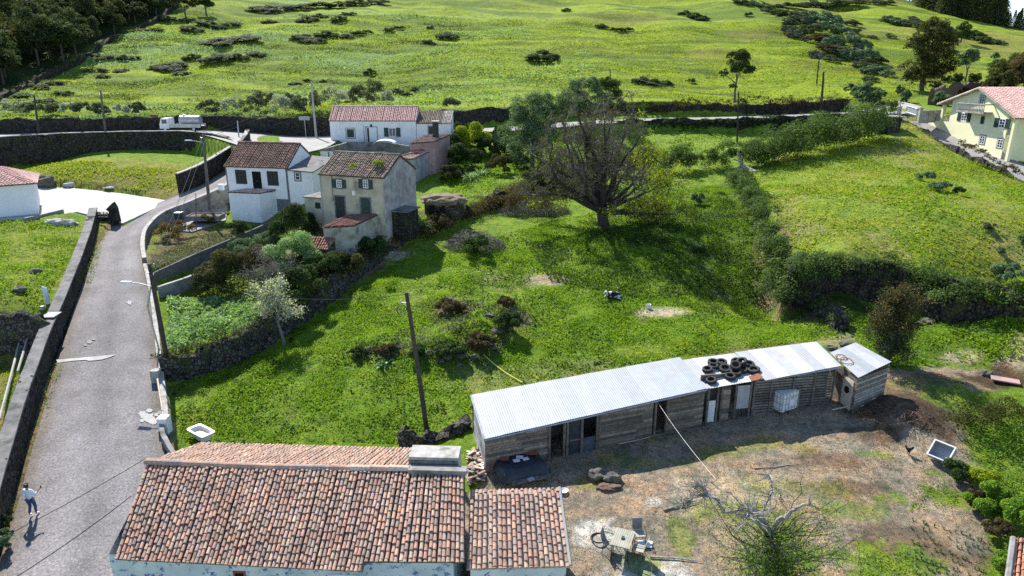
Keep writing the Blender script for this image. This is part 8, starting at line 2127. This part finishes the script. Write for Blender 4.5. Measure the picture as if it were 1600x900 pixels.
tb("side_window", [((-2.75, -.965, 1.2), (-2.0, -.952, 1.75))], "blue_glass", cab); tb("bumper", [((-3.25, -.9, .35), (-3.1, .9, .6))], "grey_trim", cab)
tb("headlight", [((-3.18, -.85, .68), (-3.152, -.55, .85))], "plastic_white", cab); tb("headlight", [((-3.18, .55, .68), (-3.152, .85, .85))], "plastic_white", cab)
tb("chassis", [((-3.0, -.45, .35), (3.0, .45, .55))], "cable_black"); tb("flat_bed", [((-1.65, -1.0, .75), (3.0, 1.0, .85)), ((-1.65, -1.02, .60), (3.0, -1.0, 1.12)), ((-1.65, 1.0, .60), (3.0, 1.02, 1.12))], "galvanised")
m = MB(); m.lathe(p + Vector((-.35, 0, 1.6)), [(.05, 0), (.70, .03), (.74, .12), (.74, 2.95), (.70, 3.05), (.05, 3.08)], 20, axis=(1, 0, 0)); tk = m.build("tank", "galvanised", t)
m = MB(); m.lathe(p + Vector((.3, 0, 2.32)), [(.2, 0), (.2, .16), (.02, .2)], 10); m.build("hatch", "galvanised", tk)
for x in (-2.4, 1.9):
    for y in (-.82, .82):
        m = MB(); m.lathe(p + Vector((x, y - .12, .38)), [(.20, 0), (.36, .01), (.38, .05), (.38, .2), (.36, .24), (.2, .25)], 16, axis=(0, 1, 0)); w_ = m.build("wheel", "rubber", t)
        m = MB(); m.lathe(p + Vector((x, y - .135, .38)), [(.02, 0), (.19, .01), (.19, .26), (.02, .27)], 10, axis=(0, 1, 0)); m.build("rim", "white_paint", w_)

# ------------------------------------------------------------ poles, cables, signs
def pole(label, base, top, r=.14, mat="pole_wood", arm=None, name="utility_pole", cat="pole", insul=True, group=None):
    base, top = Vector(base), Vector(top); t = thing(name, label, cat, base, group=group)
    m = MB(); m.tube([base - Vector((0, 0, .5)), base.lerp(top, .5), top], [r * 1.15, r, r * .8], 8); m.build("shaft", mat, t)
    if insul:
        for k, dz in enumerate((.15, .6)):
            m = MB(); c = top - Vector((0, 0, dz)); m.tube([c, c + Vector((-.32 if k else .30, 0, .02)), c + Vector((-.32 if k else .30, 0, .16))], .035, 5); m.build("bracket", "galvanised", t)
    if arm:
        m = MB(); c = base.lerp(top, arm[2] if len(arm) > 2 else .88); e = c + Vector((arm[0], arm[1], .25)); m.tube([c, c.lerp(e, .6) + Vector((0, 0, .08)), e], .035, 6); a_ = m.build("lamp_arm", "galvanised", t)
        m = MB(); d = (e - c); d.z = 0; d.normalize(); s_ = Vector((-d.y, d.x, 0)); m.add([e - d * .1 - s_ * .10, e - d * .1 + s_ * .10, e + d * .65 + s_ * .14, e + d * .65 - s_ * .14] + [v + Vector((0, 0, .10)) for v in (e - d * .1 - s_ * .07, e - d * .1 + s_ * .07, e + d * .6 + s_ * .10, e + d * .6 - s_ * .10)], [(3, 2, 1, 0), (4, 5, 6, 7), (0, 1, 5, 4), (1, 2, 6, 5), (2, 3, 7, 6), (3, 0, 4, 7)]); m.build("lamp_head", "plastic_white", t)
    return t, top
def topat(x, y, py, px): z = zat(0, y, py); return (xat(y, z, px), y, z)
def pole_px(label, bx_, by_, tx, ty, **k):
    b = G(bx_, by_); return pole(label, b, topat(b.x, b.y, ty, tx), **k)
tp1 = pole_px("dark wooden utility pole with a cable loop standing on the lawn near the barn", 668, 672, 635, 457, r=.13)
c = tp1[1] - Vector((0, 0, 1.0)); m = MB(); m.tube([c + Vector((-.05 + .28 * math.cos(a) - .25, -.05, .28 * math.sin(a))) for a in np.linspace(0, 5.2, 15)], .025, 5); m.build("cable_loop", "cable_black", tp1[0])
b2 = uz(263, 572, 2.5); tp2 = pole("dark leaning utility pole with a street lamp beside the village road", b2, topat(0, b2[1], 412, 233), r=.15, arm=(-1.5, .1, .78))
m = MB(); b3 = Vector(uz(249, 548, 2.6)); m.tube([b3, b3 + Vector((-.35, .1, 3.2)), Vector(topat(0, b3.y, 428, 239))], .06, 6); tag(m.build("steel_post", "galvanised"), "pale thin steel post in front of the leaning lamp pole", "post")
b4 = uz(327, 322, 6.3); tp3 = pole("grey wooden pole with a street lamp in front of the low white house", b4, topat(0, b4[1], 207, 317), r=.17, mat="weathered_wood", arm=(-1.4, 0, .86))
tp4 = pole("thin utility pole at the road wall below the wood, right one of two", uz(165, 207, 12.0), topat(0, uz(165, 207, 12.0)[1], 141, 157), r=.15, mat="weathered_wood")
tp5 = pole("thin utility pole at the road wall below the wood, left one of two", uz(61, 209, 11.8), topat(0, uz(61, 209, 11.8)[1], 148, 53), r=.15)
tp6 = pole("pale concrete pole left of the pink roofed house", uz(494, 214, 11.3), topat(0, uz(494, 214, 11.3)[1], 127, 486), r=.16, mat="pale_concrete")
tp7 = pole_px("utility pole standing in the bright strip field below the lane", 1152, 224, 1154, 143, r=.13)
tp8 = pole_px("leftmost utility pole at the right side of the meadow", 1276, 131, 1281, 82, r=.15)
b9 = HILLW[-1]; tp9 = pole("stout utility pole at the lane hedge on the right of the meadow", G(1284, 158), topat(0, G(1284, 158).y, 112, 1287), r=.20)
tp10 = pole_px("thin utility pole standing among the gully bushes", 1335, 98, 1335, 55, r=.13)
tp11 = pole("thin pole top rising above the pointed dark evergreen", ud(957, 165, 125), topat(0, ud(957, 165, 125)[1], 108, 953), r=.10)
pole("short grey post at the road wall right of the tanker", uz(373, 212, 11.9), topat(0, uz(373, 212, 11.9)[1], 189, 371), r=.09, mat="galvanised", name="post", cat="post", insul=False)
pole("thin wooden stake in the terrace bed beside the road bend", uz(306, 352, 5.4), topat(0, uz(306, 352, 5.4)[1], 302, 306), r=.05, mat="weathered_wood", name="stake", cat="stake", insul=False)
def cable(label, a, b, sag, r=.018, mat="cable_black"):
    a, b = Vector(a), Vector(b); m = MB(); m.tube([a.lerp(b, i / 14) + Vector((0, 0, -sag * 4 * (i / 14) * (1 - i / 14))) for i in range(15)], r, 4); return tag(m.build("cable", mat), label, "cable")
off = lambda t, x=0, z=-.1: t[1] + Vector((x, 0, z))
cable("upper cable between the leaning lamp pole and the grey pole by the white house", off(tp2), off(tp3), .5); cable("lower cable between the leaning lamp pole and the grey pole by the white house", off(tp2, .25, -.55), off(tp3, .25, -.55), .5)
cable("cable from the grey pole up to the pale concrete pole", off(tp3), off(tp6), .8); cable("second cable from the grey pole up to the pale concrete pole", off(tp3, .3, -.5), off(tp6, .3, -.5), .8)
cable("cable between the two thin poles below the wood", off(tp5), off(tp4), .6); cable("cable from the thin pole below the wood across to the concrete pole", off(tp4), off(tp6), 1.2)
cable("long cable from the concrete pole across the meadow to the hidden middle pole", off(tp6), off(tp11), 1.5); cable("long cable from the middle pole to the strip field pole", off(tp11), off(tp7), 1.0); cable("cable from the strip field pole to the stout lane pole", off(tp7), off(tp9), 1.0); cable("cable between the two poles on the right of the meadow", off(tp9), off(tp8), .5)
cable("thin cable from the leaning lamp pole over the garden to the lawn pole", off(tp2, .2, -.3), off(tp1), 1.0, .014); cable("thin service cable from the leaning pole to the two storey house", off(tp2), uz(501, 300, 10.6), .8, .012)
cable("service cable from the barn eave down over the yard", uz(1028, 629, 3.9), uz(1118, 748, 4.6), .15, .010, "cable_pale")
ra = Vector(uz(228, 721, 5.0)); cable("upper cable crossing above the road towards the farmhouse roof", uz(-80, 880, 3.2), uz(228, 716, 5.1), .15, .016); cable("lower cable crossing above the road towards the farmhouse roof", uz(-30, 935, 3.0), uz(205, 775, 4.5), .15, .020)
# signs and boards
def sign(label, base, w, h, z0, mat, posts=2, name="sign_board", rz=0.):
    base = Vector(base); t = thing(name, label, "sign", base)
    m = MB(); m.box(base + Vector((0, -.06, z0 + h / 2)), (w, .06, h), rz=rz); m.build("panel", mat, t)
    for k in range(posts):
        x = 0 if posts == 1 else (-w * .35 + w * .7 * k); m = MB(); m.tube([base + Vector((x, 0, -.3)), base + Vector((x, 0, z0 + h))], .045, 6); m.build("post", "galvanised", t)
sign("grey notice board on a thin post left of the pink roofed house", uz(478, 212, 11.4), 1.6, .55, 2.3, "grey_board", 1)
sign("rusty round topped sign behind the road wall left of the tanker", uz(244, 200, 12.4), 1.2, .8, 1.2, "rusty_metal", 1)
bp = G(74, 476); m = MB(); bb = bp + Vector((0, 0, 0)); m.add([bb + Vector(q) for q in ((-.12, 0, 0), (.14, .1, 0), (.16, .1, 1.3), (-.16, 0, 1.5), (-.12, .05, 0), (.14, .15, 0), (.16, .15, 1.3), (-.16, .05, 1.5))], [(0, 1, 2, 3), (7, 6, 5, 4), (0, 4, 5, 1), (1, 5, 6, 2), (2, 6, 7, 3), (3, 7, 4, 0)]); tag(m.build("board", "shirt_white"), "narrow pale blue board standing upright behind the tall road wall", "board")
bp = G(67, 484); m = MB(); m.box(bp + Vector((0, 0, .15)), (.25, .2, .3)); tag(m.build("box", "plastic_white"), "small white box on the grass beside the pale blue board", "box")
for i, (a, b) in enumerate((((2, 676), (34, 552)), ((30, 600), (47, 545)))):
    A_, B_ = G(*a), G(*b); m = MB(); m.tube([A_ + Vector((.1, 0, .9)), B_ + Vector((.1, 0, 1.0))], .075, 6); tag(m.build("pipe", "pale_concrete"), ("long" if i == 0 else "short") + " pale pipe leaning along the field side of the tall road wall", "pipe")
# gate pillars and rail at the right of the road
for px, py, z, s_, h_, mt, lb in ((245, 592, 2.2, .5, .55, "kerb_concrete", "square grey pillar at the upper end of the roadside rail"), (258, 668, 1.5, .55, .6, "white_paint", "white topped square pillar at the lower end of the roadside rail")):
    q = Vector(uz(px, py, z)); m = MB(); m.box(q + Vector((0, 0, h_ / 2 - .3)), (s_, s_, h_ + .8)); tag(m.build("pillar", mt), lb, "pillar")
a, b = Vector(uz(246, 592, 2.7)), Vector(uz(256, 655, 2.0)); t = thing("roadside_rail", "rusty pale pipe rail between the two square pillars beside the road", "rail", a)
m = MB(); m.tube([a, b], .06, 6); m.build("rail", "pale_wood", t)
for k in (.3, .7): q = a.lerp(b, k); m = MB(); m.tube([q, q - Vector((0, 0, 1.2))], .04, 5); m.build("rail_post", "rusty_metal", t)
# bin, bag, box, planter on the terrace
q = Vector(uz(281, 347, 5.35)); t = thing("wheelie_bin", "dark green rubbish bin on the terrace beside the road bend", "bin", q)
m = MB(); m.box(q + Vector((0, 0, .5)), (.7, .7, 1.0)); m.build("bin_body", "green_shutter", t); m = MB(); m.box(q + Vector((0, 0, 1.05)), (.78, .78, .08)); m.build("lid", "grey_board", t)
q = Vector(uz(266, 346, 5.3)); rk = rock("lumpy white bag lying left of the dark green bin", 266, 346, (.6, .45, .35), "plastic_white", "bag"); rk["category"] = "bag"
q = Vector(uz(346, 297, 7.6)); m = MB(); m.box(q + Vector((0, 0, .35)), (.6, .4, .7)); tag(m.build("meter_box", "shirt_white"), "pale blue meter box on the kerb wall beside the low white house", "box")
q = Vector(uz(322, 340, 5.6)); t = thing("planter", "long concrete planter bed on the terrace in front of the white outbuilding", "planter", q)
m = MB()
for a_, b_ in (((-1.8, -.9, -.2), (1.8, -.8, .35)), ((-1.8, .8, -.2), (1.8, .9, .35)), ((-1.8, -.8, -.2), (-1.7, .8, .35)), ((1.7, -.8, -.2), (1.8, .8, .35))): m.obox(q, Vector((1, 0, 0)), Vector((0, 1, 0)), Vector((0, 0, 1)), a_, b_)
m.build("frame", "grey_concrete", t); m = MB(); m.obox(q, Vector((1, 0, 0)), Vector((0, 1, 0)), Vector((0, 0, 1)), (-1.69, -.79, -.2), (1.69, .79, .25)); m.build("soil", "brown_soil", t)
# painted and repaired patches on the road
def patch(name, pts, mat, lift=.022):
    v = []
    for px, py in pts:
        L_, R_ = ROADS[0]; z = G(px, py).z
        for _ in range(3):
            x, y, _z = uz(px, py, z); dl, zl = pdist(L_, np.array([x]), np.array([y])); dr, z2 = pdist(R_, np.array([x]), np.array([y]))
            z = float((zl * dr + z2 * dl)[0] / (dl + dr)[0]) + .03 * math.sin(PI * float(dl[0] / (dl + dr)[0])) + lift
        q = uz(px, py, z); v.append(q)
    m = MB(); m.add(v, [tuple(range(len(v)))]); return tag(m.build(name, mat), kind="structure")
def blot(cx, cy, rx, ry, n=22, j=.35): return [(cx + math.cos(2 * PI * k / n) * rx * random.uniform(1 - j, 1 + j), cy - math.sin(2 * PI * k / n) * ry * random.uniform(1 - j, 1 + j)) for k in range(n)]
patch("road_repair", [(88, 562), (110, 560), (135, 558), (160, 555.5), (181, 554), (172, 558), (160, 561.5), (148, 563), (138, 563.5), (134, 562), (110, 564), (90, 567)], "pale_concrete")
for cx_, cy_, rx_, ry_ in ((231, 652, 11, 7), (222, 646, 6, 4), (240, 658, 7, 5), (233, 641, 5, 3), (222, 657, 4, 3), (245, 648, 4, 3), (140, 534, 4, 2.4), (133, 539, 3, 1.6), (146, 530, 3, 1.5)):
    patch("road_repair", blot(cx_, cy_, rx_, ry_, j=.32), "pale_concrete" if cx_ > 200 else "pale_road", .022 + .003 * (cx_ % 5))
patch("road_repair", blot(202, 473, 4, 3, j=.5), "pale_concrete")
# thatched ruin hut on the terrace
q = G(690, 338); t = thing("ruined_hut", "ruined hut with collapsed brown roof and dark doorways beside the two storey house", "hut", q)
m = MB(); m.box(q + Vector((.2, 1.2, .6)), (3.6, 2.4, 1.8), rz=-.15); m.build("wall", "rubble_stone", t)
for dx in (-1.0, .1): m = MB(); m.box(q + Vector((dx, .0, .55)), (.6, .12, 1.1), rz=-.15); m.build("doorway", "dark_void", t)
bm = bmesh.new(); bmesh.ops.create_icosphere(bm, subdivisions=4, radius=1)
for v in bm.verts: v.co = Vector((v.co.x * 2.4, v.co.y * 1.7, v.co.z * .7)) * (1 + .18 * mnoise.noise(v.co * 3))
me = bpy.data.meshes.new("roof"); bm.to_mesh(me); bm.free(); o = link("roof", me, "thatch", t); o.location = (.2, 1.2, 1.45)
# moss cushions on the old roof
for px, py, s_, lb in ((590, 253, .55, "moss cushion growing near the ridge of the two storey house"), (552, 259, .4, "thin moss patch on the left of the two storey house roof")):
    zr2 = 12.9; q = Vector(uz(px, py, zr2)); o = foliage("moss", [(q.x, q.y, q.z - .1, s_, s_, .22)], 900, .10, "leaf_yellow", 40); tag(o, lb, "moss")
